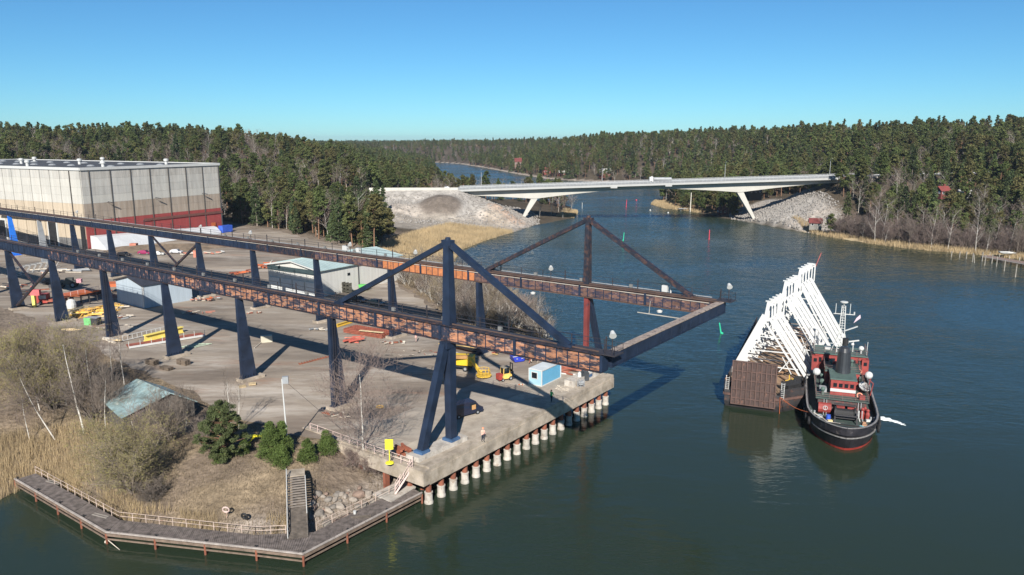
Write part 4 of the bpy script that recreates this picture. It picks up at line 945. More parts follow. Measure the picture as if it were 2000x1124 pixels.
secs = []
for i in range(13):
    x = 1 + i * 4.7; w_ = 9.5 - i * .35; hz = 4.6 - i * .17; s_ = .2 * math.sin(i * 2.1)
    secs.append([Vector((x, -.6, 5.0)), Vector((x, -.6, 5 + hz + .3)), Vector((x, -w_ * .45, 5 + hz + s_ * .5)), Vector((x, -w_ * .85 + s_, 5 + hz * .35)), Vector((x, -w_, 5.0))])
part('tarpaulin', MB().rings(secs), tarp, cv)
# ================================================================ sheds
def gable(name, label, cat, A, B, C, z0, he, hr, wallm, roofm, over=.5, door=None, lower=None, ridge_along='AB'):
    """corner A, wall to B, depth to C (world xy). he eaves height, hr ridge height above z0."""
    A, B, C = Vector((*A[:2], 0)), Vector((*B[:2], 0)), Vector((*C[:2], 0)); ex = (B - A); L_ = ex.length; ex.normalize(); ey = Vector((-ex.y, ex.x, 0)); 
    dy = (C - A).dot(ey); s = 1 if dy > 0 else -1; D = abs(dy)
    t = thing(name, label, cat, (A.x, A.y, z0), math.atan2(ex.y, ex.x)); Y = lambda y: y * s
    # ridge runs along x
    mb = MB(); mb.extrude([(0, 0, -.5), (0, Y(D), -.5), (0, Y(D), he), (0, Y(D / 2), hr - .1), (0, 0, he)], (L_, 0, 0)); part('wall', mb, wallm, t)
    if lower: 
        mb = MB()
        for y in (0, D): mb.box((L_ / 2, Y(y), lower[1] / 2), (L_ + .1, .14, lower[1]))
        for x in (0, L_): mb.box((x, Y(D / 2), lower[1] / 2), (.14, D + .1, lower[1]))
        part('base_cladding', mb, lower[0], t)
    sl = (hr - he) / (D / 2)
    for sgn in (0, 1):
        y0, y1 = (-over, D / 2) if not sgn else (D + over, D / 2); z_ = he - over * sl
        mb = MB(); mb.extrude([(-over, Y(y0), z_), (-over, Y(y1), hr), (-over, Y(y1), hr + .16), (-over, Y(y0), z_ + .16)], (L_ + 2 * over, 0, 0)); r = part('roof', mb, roofm, t)
        mb = MB()
        n = int(L_ / 1.0)
        for i in range(n + 1):
            x = -over + (L_ + 2 * over) * i / n; mb.beam((x, Y(y0), z_ + .19), (x, Y(y1), hr + .19), .05, .06)
        part('roof_seam', mb, roofm, r, kind='stuff')
    mb = MB()
    for x in (-over, L_ + over):
        mb.beam((x, Y(-over), he - over * sl + .05), (x, Y(D / 2), hr + .05), .06, .3); mb.beam((x, Y(D + over), he - over * sl + .05), (x, Y(D / 2), hr + .05), .06, .3)
    part('bargeboard', mb, white_p if name == 'warehouse' else steel_dark, t)
    return t, L_, D, Y
roof_blue = M('pale_blue_roof', (.34, .425, .42), .6, var=.12, scale=.2, col2=(.30, .40, .40), amt=.25, s2=.3, edge=.2)
# grey gabled shed beside the near runway: gable towards the camera-left
a, b, c_ = G(236, 589, 5), G(282, 603, 5), G(354, 590, 5)
exs = (c_ - b).normalized(); pA = b; pB = b + exs * 12.5; pC = a
t, L_, D, Y = gable('grey_shed', 'light grey gabled shed beside the near runway', 'shed', pA, pB, pC, 5, 5.6, 7.1, M('shed_grey_sheet', (.36, .42, .47), .6, var=.1, stretch=(4, 4, .3)), M('dark_shed_roof', (.035, .038, .05), .6, var=.2), .4)
mb = MB(); mb.box((.02, .02, 2.8), (.3, .3, 5.6)); part('corner_trim', mb, white_p, t)
# warehouse with pale blue roof
a, b, c_ = G(526, 566, 5), G(676, 590, 5), G(800, 530, 5)
exs = (b - a).normalized(); eys = Vector((-exs.y, exs.x, 0)); b2 = a + exs * 19.5; depth = 31
t, L_, D, Y = gable('warehouse', 'long pale warehouse with a light blue-green pitched roof between the runways', 'warehouse', b2, b2 + eys * depth, a, 5, 7.0, 8.6, M('warehouse_white_sheet', (.50, .49, .455), .8, var=.12, scale=.9, stretch=(1.5, 1.5, .1), col2=(.45, .43, .38), amt=.3), roof_blue, .7)
mb = MB(); mb.box((-.1, Y(D / 2), 6.3), (.25, D + .1, 1.2)); part('painted_shade_band', mb, M('painted_girder_shade', (.030, .050, .055), .7, var=.15), t)  # shadow of the far girder painted as a dark strip below the eaves
for k in range(4): part('door', MB().box((-.14, Y(2.8 + k * 4.7), 1.9), (.18, 4.1, 3.6)), M('grey_white_door', (.52, .53, .52), .6, var=.1), t)
mb = MB(); mb.prism([(6, -.2), (14, -.2), (14, .1), (6, .1)], .0, .1); 
part('downpipe', MB().tube((14, Y(-.2), 0), (14, Y(-.2), 7), .12, n=6), steel_dark, t)
for i, (x, w_) in enumerate(((4.5, 2.6), (7.6, 2.2))): part('stacked_frame', MB().box((x, Y(-1.6), 1.0), (w_, 1.5, 2.0)), rust, t) if False else None
part('window', MB().box((10.5, Y(-.05), 4.6), (.9, .12, .7)), glass_d, t)
# hut by the near bank with weathered turquoise roof
a, b, c_ = G(232, 797, 4.6), G(330, 832, 4.6), G(382, 796, 4.8)
a = Vector((-54.8, 105.2, 0)); 
hutm = M('weathered_turquoise_roof', (.24, .34, .345), .75, var=.2, scale=.5, col2=(.10, .115, .10), amt=.42, s2=.45, edge=.12, col3=(.55, .58, .5), amt3=.15)
e1 = (G(385, 793, 5) - G(300, 830, 5)).normalized()
cA = G(318, 806, 7.6); cL = G(205, 775, 7.6); cR = G(383, 789, 7.6)
mbt = thing('roofed_hut', 'old hut with a weathered turquoise sloping roof above the boardwalk bank', 'hut', (cA.x, cA.y, 0))
R1 = G(236, 812, 7.4) - cA; R2 = G(334, 772, 8.6) - cA; R3 = G(268, 744, 8.6) - cA; R0 = G(196, 776, 7.4) - cA; R4 = G(386, 791, 6.6) - cA; R5 = G(322, 762, 6.6) - cA
z_ = lambda v, z: Vector((v.x, v.y, z))
c0, c1, c2, c3, c4, c5 = z_(R0, 6.9), z_(R1, 6.9), z_(R2, 8.8), z_(R3, 8.8), z_(R4, 7.0), z_(R5, 7.0)
part('roof', MB().extrude([c0, c1, c2, c3], (0, 0, .14)), hutm, mbt); part('roof', MB().extrude([c3, c2, c4, c5], (0, 0, .14)), hutm, mbt)
mb = MB(); ins = lambda v, k=.93: Vector(((v.x - (c0.x + c4.x) / 2) * k + (c0.x + c4.x) / 2, (v.y - (c0.y + c4.y) / 2) * k + (c0.y + c4.y) / 2, 0))
base = [ins(c0), ins(c1), ins(c2, .9), ins(c4), ins(c5), ins(c3, .9)]; tops = [6.85, 6.85, 8.6, 6.9, 6.9, 8.6]
lo = [(p.x, p.y, 3.6) for p in base]; hi = [(p.x, p.y, z) for p, z in zip(base, tops)]
mb.add(lo + hi, [(0, 1, 7, 6), (1, 2, 8, 7), (2, 3, 9, 8), (3, 4, 10, 9), (4, 5, 11, 10), (5, 0, 6, 11)]); part('wall', mb, M('dark_hut_boards', (.07, .062, .055), .9, var=.4, scale=2, stretch=(3, 3, .2)), mbt)
# ================================================================ bridge
zdk = lambda x: 18.2 + (x + 29) * .0315
bc = M('bridge_concrete', (.43, .415, .375), .75, var=.08, scale=.15); bcw = M('bridge_edge_concrete', (.33, .33, .32), .7, var=.08, scale=.2)
br = thing('bridge', 'long white concrete road bridge with slanting legs over the channel', 'bridge', (0, 418.5, 0))
xsb = np.linspace(-29, 190, 74); mb = MB(); R = []
for x in xsb:
    z = zdk(x); R.append([Vector((x, -6.6, z - .15)), Vector((x, -6.6, z - 1.15)), Vector((x, -3.2, z - 1.35)), Vector((x, 3.2, z - 1.35)), Vector((x, 6.6, z - 1.15)), Vector((x, 6.6, z - .15)), Vector((x, 6.2, z)), Vector((x, -6.2, z))])
part('deck', mb.rings(R), bcw, br)
def gdepth(x):
    d = 1.9
    for xl in (12.5, 124.5): d = max(d, 1.9 + 3.4 * max(0, 1 - abs(x - xl) / (46 if True else 40)) ** 1.4)
    return d
R = []
for x in xsb:
    z = zdk(x) - 1.3; dd = gdepth(x); R.append([Vector((x, -3.2, z)), Vector((x, -2.6, z - dd)), Vector((x, 2.6, z - dd)), Vector((x, 3.2, z))])
part('box_girder', MB().rings(R), bc, br)
for xl, xf, zf in ((12.5, 5.0, .3), (124.5, 134.5, .3)):
    z = zdk(xl) - 1.3 - gdepth(xl) + .6; s = 1 if xf > xl else -1
    for yy in (-2.0,):
        mb = MB(); mb.beam((xf, 0, zf), (xl, 0, z), 2.4, 1.2, 4.6, 3.2, up=(1, 0, 0)); part('leg', mb, bc, br)
    part('leg_footing', MB().beam((xf - s * .5, 0, 1.6), (xf + s * 1.3, 0, .3), 4.2, 3.2, up=(1, 0, 0)), bc, br)
part('abutment', MB().prism([(-36, -6.6), (-29, -6.6), (-29, 6.6), (-36, 6.6)], 11, zdk(-32) - .1), bc, br)
part('abutment', MB().prism([(190, -6.6), (197, -6.6), (197, 6.6), (190, 6.6)], 15, zdk(193) - .1), bc, br)
for x0 in (98.5, 117.5 - 40.5):
    pass
for x in (55, 84.5): part('service_hatch', MB().box((x, -6.6, zdk(x) - 1.45), (3.6, .8, .9)), bcw, br)
galv = M('galvanised_rail', (.34, .35, .36), .6, var=.1)
for sy in (-6.3, 6.3):
    mb = MB()
    for x in np.arange(-29, 190, 2.0): mb.beam((x, sy, zdk(x)), (x, sy, zdk(x) + 1.35), .12, .12)
    for h in (.25, .6, .95, 1.3): mb.beam((-29, sy, zdk(-29) + h), (190, sy, zdk(190) + h), .09, .10 if h < 1.2 else .16)
    part('parapet_rail', mb, galv, br)
    mb = MB(); mb.beam((-29, sy * .97, zdk(-29) + .5), (190, sy * .97, zdk(190) + .5), .05, .7); part('parapet_mesh', mb, M('parapet_mesh_panel', (.24, .25, .26), .6, var=.1), br)
part('carriageway', MB().extrude([(-29, -4.8, zdk(-29) + .01), (190, -4.8, zdk(190) + .01), (190, 4.8, zdk(190) + .01), (-29, 4.8, zdk(-29) + .01)], (0, 0, .03)), M('bridge_asphalt', (.10, .10, .10), .9), br)
for x in (-17, 50, 118, 176):
    lp = thing('street_lamp', {-17: 'thin street lamp at the left end of the bridge', 50: 'thin street lamp standing mid-span left on the bridge', 118: 'thin street lamp above the right slanting leg of the bridge', 176: 'thin street lamp near the right end of the bridge'}[x], 'street lamp', (x, 418.5 + 5.6, zdk(x)))
    part('pole', MB().tube((0, 0, 0), (0, 0, 9.5), .14, .08, n=6), galv, lp); part('lamp_arm', MB().tube((0, 0, 9.4), (0, -1.6, 9.8), .06, n=5).box((0, -1.8, 9.8), (.3, .9, .15)), galv, lp)
# approach roads
mb = MB()
pts = [(-29, 18.2), (-60, 17.9), (-82, 17.75)]
for (x0, z0), (x1, z1) in zip(pts, pts[1:]): mb.add([(x0, 412.4, z0 - .02), (x0, 424.6, z0 - .02), (x1, 424.6, z1 - .02), (x1, 412.4, z1 - .02), ], [(0, 1, 2, 3)])
for (x0, z0), (x1, z1) in (((190, zdk(190)), (300, zdk(190) + 2.6)),): mb.add([(x0, 412.4, z0), (x1, 412.4, z1), (x1, 424.6, z1), (x0, 424.6, z0)], [(0, 1, 2, 3)])
struct('road', mb, MATS['bridge_asphalt'])
wl = thing('road_parapet', 'bright white concrete parapet along the embankment road left of the bridge', 'parapet', (-29, 411.9, 17))
for i in range(12): o = part('parapet_block', MB().box((0, 0, 0), (3.96, .45, 2.3)), bc if i else bc, wl); o.location = (-2 - 4 * i - .2, 0, 1.15 - i * .012)
mb = MB(); mb.beam((190, 412.2, zdk(190) + .9), (290, 412.2, zdk(190) + 3.2), .2, .5)
for i in range(26): mb.box((190 + i * 4, 412.2, zdk(190) + .5 + i * .09), (.2, .2, 1.2))
solo('guard_rail', mb, galv, 'long pale guard rail along the road right of the bridge', 'guard rail')
# track below the embankment
mb = MB(); tp = [G(905, 437, 1.2), G(940, 440, 1.2), G(975, 431, 1.2), G(1005, 424, 1.2), G(1045, 421, 1.2)]
def lift(p, dz=.12): return (p.x, p.y, gz(p.x, p.y) + dz)
# ================================================================ vehicles
def wheel(par, x, y, r, w=.25, m=black_m, rim=True):
    o = part('wheel', MB().tube((0, -w / 2, 0), (0, w / 2, 0), r, n=12), m, par); o.location = (x, y, r)
    part('tyre', MB().torus((0, 0, 0), r * .86, r * .16, (0, 1, 0), 14, 6), m, o)
    if rim: part('rim', MB().tube((0, -w / 2 - .02, 0), (0, w / 2 + .02, 0), r * .5, n=8), grey_p, o)
def car(name, label, cat, loc, rz, paint, L_=4.4, Wd=1.75, H=1.45, group=None, van=False, pickup=False):
    t = thing(name, label, cat, loc, rz, group); h0 = .32
    if van: prof = [(-L_ / 2, h0), (L_ / 2, h0), (L_ / 2, .95), (L_ / 2 - .55, 1.15), (L_ / 2 - 1.25, H - .05), (L_ / 2 - 1.6, H), (-L_ / 2 + .1, H), (-L_ / 2, H - .15)]
    else: prof = [(-L_ / 2, h0), (L_ / 2, h0), (L_ / 2 - .02, .72), (L_ / 2 - 1.0, .92), (L_ / 2 - 1.75, H - .03), (L_ / 2 - 2.1, H), (-L_ / 2 + .9, H - .04), (-L_ / 2 + .15, .98), (-L_ / 2, .8)]
    R = [[Vector((x, s * Wd / 2 * k, z)) for x, z in prof] for s, k in ((-1, 1), (1, 1))]
    # pinch the roof
    for r in R:
        for v in r:
            if v.z > 1.0: v.y *= .86
    part('body', MB().rings(R), paint, t)
    g = MB(); yw = Wd / 2 * .90
    if van: wins = [(L_ / 2 - 1.55, L_ / 2 - .95)]; 
    for s in (-1, 1):
        if van: g.add([(L_ / 2 - .9, s * (yw + .06), 1.12), (L_ / 2 - 1.35, s * (yw - .04), H - .28), (L_ / 2 - 2.3, s * (yw - .04), H - .28), (L_ / 2 - 2.3, s * (yw + .06), 1.12)], [(0, 1, 2, 3)])
        else: g.add([(L_ / 2 - 1.15, s * (yw + .05), .98), (L_ / 2 - 1.85, s * (yw - .08), H - .12), (-L_ / 2 + 1.0, s * (yw - .08), H - .12), (-L_ / 2 + .45, s * (yw + .05), 1.0)], [(0, 1, 2, 3)])
    part('side_window', g, glass_d, t)
    x0, z0, x1, z1 = (L_ / 2 - .50, 1.17, L_ / 2 - 1.22, H - .1) if van else (L_ / 2 - 1.0, .95, L_ / 2 - 1.74, H - .06)
    part('windscreen', MB().add([(x0 + .03, -.75, z0), (x0 + .03, .75, z0), (x1 + .03, .66, z1), (x1 + .03, -.66, z1)], [(0, 1, 2, 3)]), glass_d, t)
    for s in (-1, 1): part('headlight', MB().box((L_ / 2, s * .62, .68), (.06, .32, .18)), white_p, t); part('tail_light', MB().box((-L_ / 2, s * .7, .85), (.06, .2, .25)), red_p, t)
    for x in (-L_ * .31, L_ * .31):
        for s in (-1, 1): wheel(t, x, s * (Wd / 2 - .08), .34)
    return t
gp_ = G(905, 812, 5)
vn = car('dark_van', 'dark blue van parked on the quay behind the main post', 'van', (-8.6 + 1.6, 106.2, 5.03), rad(38), M('dark_blue_car_paint', (.012, .016, .035), .25, var=.05), 5.4, 1.95, 2.1, van=True)
o = part('cargo_box', MB().box((1.0, -.98, 1.25), (.7, .03, .7)), M('orange_door_panel', (.45, .25, .10), .6), vn)
zb = lambda x: zdk(x) + .05
tk = thing('tanker_truck', 'white lorry with a grey load crossing the middle of the bridge', 'lorry', (80, 416.5, zb(80)), math.pi)
part('cab', MB().box((4.2, 0, 1.7), (2.1, 2.3, 2.6)).box((4.0, 0, 3.1), (1.2, 2.0, .5)), white_p, tk); part('load', MB().rings([[Vector((x, 1.15 * math.cos(a), 1.9 + 1.0 * math.sin(a))) for a in [k * math.pi / 5 for k in range(10)]] for x in (-6.8, -6.4, 2.4, 2.8)]), grey_p, tk); part('chassis', MB().box((-1, 0, .9), (12, 1.0, .3)), steel_dark, tk)
for x in (-5.4, -4.1, 2.2, 4.3):
    for s in (-1, 1): wheel(tk, x, s * 1.0, .5, .35, rim=False)
car('light_car', 'dark roofed car driving onto the left end of the bridge', 'car', (-36, 415.5, 18.05), math.pi, M('light_car_paint', (.35, .36, .37), .3, var=.05))
def g_pick(a, x): return a[int(abs(x * 10)) % len(a)]
# ================================================================ barge with white steel frames
azb = rad(23.5); bo = G(1410, 793, 0)
bg_ = thing('barge', 'dark flat cargo barge with a raised rusty bow ramp carrying white steel frames', 'barge', bo, -azb)
BW, BL, DZ = 12.8, 54, 2.7
hullm = M('barge_hull_paint', (.030, .028, .030), .6, var=.35, scale=.5, col2=(.12, .055, .035), amt=.3, s2=.6); deckm = M('barge_timber_deck', (.27, .17, .10), .9, var=.35, scale=.6, col2=(.10, .08, .07), amt=.35, s2=.9)
out = [(0.3, 0), (9.2, 0), (BW, 3.6), (BW, BL), (0, BL), (0, 2.0)]
R = [[Vector((x * k + (1 - k) * 6, (y if y > 4 else y + (1 - k) * 14), z)) for x, y in out] for z, k in ((-.9, .94), (.4, .985), (1.1, 1.0), (DZ, 1.0))]
part('hull', MB().rings(R), hullm, bg_)
part('deck', MB().prism([(x * .96 + .25, y * .985 + .3) for x, y in out], DZ, DZ + .05), deckm, bg_)
mb = MB()
for (a, b) in zip(out, out[1:] + out[:1]):
    if a[1] == BL and b[1] == BL: continue
    hgt = .35 if (a[1] < 1 and b[1] < 1) else 1.3
    mb.beam((*a, DZ + hgt / 2), (*b, DZ + hgt / 2), .16, hgt)
part('bulwark', mb, hullm, bg_)
mb = MB()
for (a, b) in list(zip(out, out[1:]))[:3] + [((0, 2.0), (.3, 0))]: mb.beam((*a, DZ - .35), (*b, DZ - .35), .45, .38)
part('rubbing_strake', mb, M('strake_brown', (.10, .055, .045), .85, var=.3), bg_)
rampm = M('ramp_rust_brown', (.065, .042, .037), .85, var=.3, scale=.8, col2=(.18, .09, .06), amt=.25, s2=1.4)
rp_ = part('bow_ramp', MB().box((5.0, -.2, 4.6), (7.2, .22, 7.6)), rampm, bg_)
mb = MB()
for i in range(10): mb.box((1.5 + i * .777, -.38, 4.6), (.16, .3, 7.6))
for z in (.85, 1.9, 3.5, 5.1, 6.7, 8.35): mb.box((5.0, -.365, z), (7.2, .22, .14))
part('ramp_rib', mb, M('ramp_rib_rust', (.10, .06, .05), .85, var=.3), rp_)
for x0 in (.4, 9.35):
    lt = part('ladder', MB().beam((x0, .15, DZ - .2), (x0 + .05, .15, DZ + 2.6), .06, .06).beam((x0 + .5, .15, DZ - .2), (x0 + .55, .15, DZ + 2.6), .06, .06), white_p, bg_)
    for k in range(8): part('rung', MB().beam((x0, .12, DZ + .1 + k * .33), (x0 + .55, .12, DZ + .1 + k * .33), .05, .06), white_p, lt)
for x, y in ((.9, 3.2), (11.5, 6), (11.6, 10), (1, 8)):
    part('bollard', MB().tube((x, y, DZ), (x, y, DZ + .8), .22, n=8).tube((x + .6, y, DZ), (x + .6, y, DZ + .8), .22, n=8), black_m, bg_)
g = random.Random(3)
mb = MB()
for i in range(15): a = Vector((g.uniform(1.2, 11.2), g.uniform(4.5, 48), DZ + .15 + g.random() * .8)); mb.beam(a, a + Vector((g.uniform(-3, 3), g.uniform(-3, 3), g.uniform(-.2, .6))), .22, .22)
part('dunnage', mb, M('dunnage_timber', (.22, .13, .075), .9, var=.4), bg_, kind='stuff')
for (x, y) in ((3.0, 11.2), (10.2, 6.6)):
    part('yellow_chain_stand', MB().tube((x, y, DZ), (x, y, DZ + 2.2), .09, n=6).beam((x - .6, y, DZ + 1.1), (x + .7, y, DZ + 1.6), .12, .12).beam((x - .2, y - .6, DZ + .1), (x + .4, y + .6, DZ + 1.0), .12, .12), yellow_p, bg_)
part('winch', MB().box((10.0, 4.6, DZ + .6), (1.6, 1.3, 1.0)).tube((9.0, 4.6, DZ + 1.0), (11.0, 4.6, DZ + 1.0), .5, n=10), black_m, bg_)
part('deck_locker', MB().prism([(10.3, 2.3), (12.2, 4.8), (12.2, 9.0), (11.3, 9.0), (10.0, 5.2), (9.6, 3.0)], DZ, DZ + 1.5), black_m, bg_)
mb = MB(); mb.tube((9.3, -.1, DZ + .2), (9.4, -.12, -1.5), .04, n=5); part('hanging_rope', mb, orange_p, bg_)
def wframe(y, top, label, grp, seedk):
    t = thing('white_steel_frame', label, 'steel frame', bo + (Matrix.Rotation(-azb, 3, 'Z') @ Vector(((y - 10.8) * .19, y, DZ + .1))), -azb, grp); g = random.Random(seedk); z = top - DZ
    part('chord', MB().beam((.25, 0, .1), (5.3, 0, z - 2.6), .34, 1.25, .34, 1.25, up=(1, 0, 0)), white_frame, t)
    part('head_post', MB().beam((5.35, 0, z - 3.0), (5.75, 0, z), .18, .6, .18, .62, up=(1, 0, 0)).box((5.75, .02, z + .05), (1.2, .34, .16)).box((6.5, .02, z - .5), (.3, .3, .3)), white_frame, t)
    part('head_post', MB().beam((6.75, 0, z - 3.6), (6.75, 0, z - .1), .14, .22, up=(1, 0, 0)), white_frame, t)
    part('head_plate', MB().box((6.2, .02, z - .1), (1.2, .18, .3)), white_frame, t)
    part('leg', MB().beam((6.0, 0, z - 3.0), (12.9 + (1.2 if top > 17 else 0), 0, .55), .26, .56, up=(1, 0, 0)), white_frame, t)
    if seedk % 2 == 0: part('leg', MB().beam((5.2, 0, z - 3.6), (12.0, 0, .45), .18, .34, up=(1, 0, 0)), white_frame, t)
    mb = MB()
    lvls = (1.2, 2.4, 3.6) if seedk % 2 == 0 else (1.8,)
    zz = lambda x: (x - .25) / 5.05 * (z - 2.7); zr = lambda x: (12.9 - x) / 6.9 * (z - 3.5)
    for k, x in enumerate(lvls):
        xr = 12.6 - (12.6 - 6.4) * zz(x) / (z - 3); mb.beam((x, 0, zz(x)), (xr, 0, zz(x) - .15 + .2 * (k % 2)), .14, .17)
    mb.beam((1.6, 0, zz(1.6)), (4.2, 0, zz(1.0)), .12, .15); mb.beam((3.0, 0, zz(3.0)), (4.6, 0, zz(2.1)), .12, .15); mb.beam((10.3, 0, 1.0), (8.6, 0, zr(8.6) * .62), .12, .15); mb.beam((8.2, 0, 1.2), (10.2, 0, zr(10.2)), .12, .15)
    part('tie', mb, white_frame if seedk % 2 == 0 else M('primed_grey_steel', (.20, .17, .15), .7, var=.3), t)
    return t
ys1 = [10.8 + 2.1 * k for k in range(4)]; ys2 = [21.5 + 2.2 * k for k in range(4)] + [32.0 + 2.4 * k for k in range(4)]
for k, y in enumerate(ys1):
    lb = 'white A-shaped steel frame nearest the rusty bow ramp, in the front stack' if k == 0 else ('rearmost white steel frame of the front stack' if k == 3 else 'white steel frame inside the front stack on the barge')
    wframe(y, 16.6, lb, 'front stack of white steel frames', k)
for k, y in enumerate(ys2):
    lb = 'white A-shaped steel frame at the front of the taller rear stack' if k == 0 else ('rearmost white steel frame, topped by a thin red pole' if k == 7 else 'white steel frame inside the taller rear stack on the barge')
    wframe(y, 18.6 + (.9 if k > 3 else 0), lb, 'rear stack of white steel frames', k + 1)
Rb = Matrix.Rotation(-azb, 3, 'Z'); q = bo + Rb @ Vector((12.2, ys2[-1] + .6, 0)); solo('red_pole', MB().tube((q.x, q.y, 18.9), (q.x + 1.1, q.y + .3, 21.8), .07, n=6), red_p, 'thin red pole sticking up behind the rearmost white frame', 'pole')
for (x, y, h, l) in ((13.5, 47, 9.0, 'white lamp post at the barge stern, left of the tug mast'), (15.2, 46, 8.0, 'second white lamp post near the tug mast')):
    q = bo + Rb @ Vector((x - 2, y, DZ)); t = thing('deck_floodlight', l, 'floodlight', q, -azb); part('pole', MB().tube((0, 0, 0), (0, 0, h), .1, n=6), steel_dark, t); part('lamp_head', MB().box((0, 0, h + .5), (1.0, .7, 1.3)), white_p, t)
# ================================================================ tug
azt = rad(20); to = G(1650, 889, 0)
tg = thing('tugboat', 'old black tug with red deckhouses and green decks alongside the barge', 'tugboat', to, -azt)
TL, HB = 41, 5.15
def hw(s):                       # half-width against distance from the near end
    if s < 13: return HB * (1 - (1 - s / 13) ** 2.3) ** .62 * 1.0
    if s > 30: return HB * (1 - ((s - 30) / (TL - 30)) ** 2.2) ** .6
    return HB
ss = [0.0, .25, .7, 1.4, 2.4, 3.8, 5.5, 7.5, 10, 13, 18, 24, 30, 33, 36, 38.5, 40.2, TL]
def sheer(s): return 2.9 + .9 * max(0, 1 - s / 12) ** 1.6 + 1.1 * max(0, (s - 22) / 19) ** 1.5
hullb = M('tug_black_hull', (.022, .020, .024), .4, var=.4, scale=.8, col2=(.10, .085, .08), amt=.22, s2=1.0)
boot = M('tug_boot_red', (.30, .035, .025), .6, var=.2)
def section(s, zs): # list of (z fraction 0..1 -> y,z)
    w = max(hw(s), .02); sh = sheer(s); r = []
    for f, k, ds in zs: r.append((w * k, sh * f if f >= 0 else f, ds))
    return r
def hull_strip(levels):
    rows = []
    for f, k, ds in levels:
        row = []
        for s in ss:
            w = max(hw(s), .02) * k; z = sheer(s) * f if f >= 0 else f; yy = s + ds * max(0, 1 - s / 10) - ds * max(0, (s - 32) / 9); row.append(Vector((w, yy, z)))
        rows.append(row + [Vector((-v.x, v.y, v.z)) for v in reversed(row)])
    return rows
part('hull', MB().rings(hull_strip([(-1, .80, 2.6), (.12, .90, 1.6), (.5, .97, .75), (.78, 1.0, .2), (1.0, 1.0, 0)]), cap1=False), hullb, tg)
part('boot_topping', MB().rings(hull_strip([(-.9, .83, 2.5), (.02, .90, 1.75), (.11, .912, 1.56)]), cap0=False, cap1=False), boot, tg)
deckg = M('tug_green_deck', (.05, .075, .065), .7, var=.3, scale=.8, col2=(.12, .11, .10), amt=.25, s2=1.2)
rows = hull_strip([(1.0, .97, .15)]); dk = [Vector((v.x, v.y, v.z - .85)) for v in rows[0]]
mb = MB(); n_ = len(ss)
for i in range(n_ - 1): mb.add([dk[i], dk[i + 1], dk[2 * n_ - 2 - i], dk[2 * n_ - 1 - i]], [(0, 1, 2, 3)])
part('deck', mb, deckg, tg)
# bulwark (thick wall) rising above the deck edge
mb = MB(); outr = hull_strip([(1.0, 1.0, 0)])[0]; N2 = len(outr); Rr = []
for v in outr:
    vi = Vector((v.x * .955, v.y + (.25 if v.y < 3 else (-.25 if v.y > 38 else 0)), v.z)); Rr.append([v + Vector((0, 0, -.9)), v + Vector((v.x * .01, 0, .25)), vi + Vector((0, 0, .25)), vi + Vector((0, 0, -.9))])
mb.rings(Rr + [Rr[0]], cap0=False, cap1=False); part('bulwark', mb, hullb, tg)
capm = M('worn_bulwark_cap', (.20, .19, .185), .6, var=.3, scale=1.5)
mb = MB()
for a, b in zip(outr, outr[1:]): mb.beam(a * 1 + Vector((0, 0, .29)), b + Vector((0, 0, .29)), .26, .08)
part('cap_rail', mb, capm, tg)
mb = MB(); mid = hull_strip([(.62, .995, .5)])[0]
for a, b in zip(mid, mid[1:]): mb.beam(a, b, .22, .16)
part('rubbing_strake', mb, capm, tg)
mb = MB()
for s in np.arange(1.5, 30, 1.1):
    for sd in (-1, 1): w = hw(s) * .92; mb.beam((sd * w, s, sheer(s) - .85), (sd * w * 1.03, s, sheer(s) + .15), .08, .16)
part('bulwark_stay', mb, black_m, tg, kind='stuff')
for s in (7, 9.2, 11.4, 13.6, 15.8, 18, 20.2, 23, 26):
    part('tyre_fender', MB().torus((hw(s) + .30, s, sheer(s) - 1.0), .48, .20, (1, 0, 0), 14, 6), black_m, tg)
    if s < 16: part('tyre_fender', MB().torus((-hw(s) - .30, s, sheer(s) - 1.0), .48, .20, (1, 0, 0), 14, 6), black_m, tg)
tred = M('tug_red', (.235, .036, .030), .6, var=.3, scale=1.2, col2=(.14, .05, .04), amt=.2, s2=2.2); roofg = M('tug_green_roof', (.075, .115, .10), .65, var=.2, scale=1.)
def house(name, x0, x1, y0, y1, z0, z1, m_=tred, roof=roofg, over=.15):
    h = part(name, MB().prism([(x0, y0), (x1, y0), (x1, y1), (x0, y1)], z0, z1), m_, tg)
    if roof: part('roof', MB().prism([(x0 - over, y0 - over), (x1 + over, y0 - over), (x1 + over, y1 + over), (x0 - over, y1 + over)], z1, z1 + .14), roof, h)
    return h
dz = 2.1
h1 = house('lower_deckhouse', -3.6, 3.5, 11.8, 33, dz, dz + 2.3, m_=M('tug_dark_house', (.06, .045, .042), .6, var=.3, col2=(.20, .04, .035), amt=.35, s2=.9), roof=deckg, over=.35)
h2 = house('engine_casing', -1.75, 1.95, 13.8, 19.5, dz + 2.44, dz + 5.0)
for k in range(4): part('window', MB().box((-1.1 + k * .83, 13.76, dz + 4.1), (.52, .1, .62)), glass_d, h2)
part('name_band', MB().box((.1, 13.74, dz + 3.25), (3.75, .1, .48)), white_p, h2)
for k in range(7):
    part('window', MB().tube((3.42, 14 + k * 2.4, dz + 1.4), (3.56, 14 + k * 2.4, dz + 1.4), .25, n=8), glass_d, h1)
h3 = house('wheelhouse', -3.9, 4.2, 25.5, 30.5, dz + 3.2, dz + 6.0, over=.3)
for s in (-1, 1): part('bridge_wing', MB().box((s * 4.0 + .15, 25.9, dz + 4.3), (1.1, 1.9, 2.6)), tred, h3)
for k in range(7): part('window', MB().box((-3.2 + k * 1.1, 25.46, dz + 4.9), (.7, .1, .8)), glass_d, h3)
for s in (-1, 1): part('window', MB().box((s * 4.0 + .15, 24.92, dz + 4.9), (.5, .1, .6)), glass_d, h3)
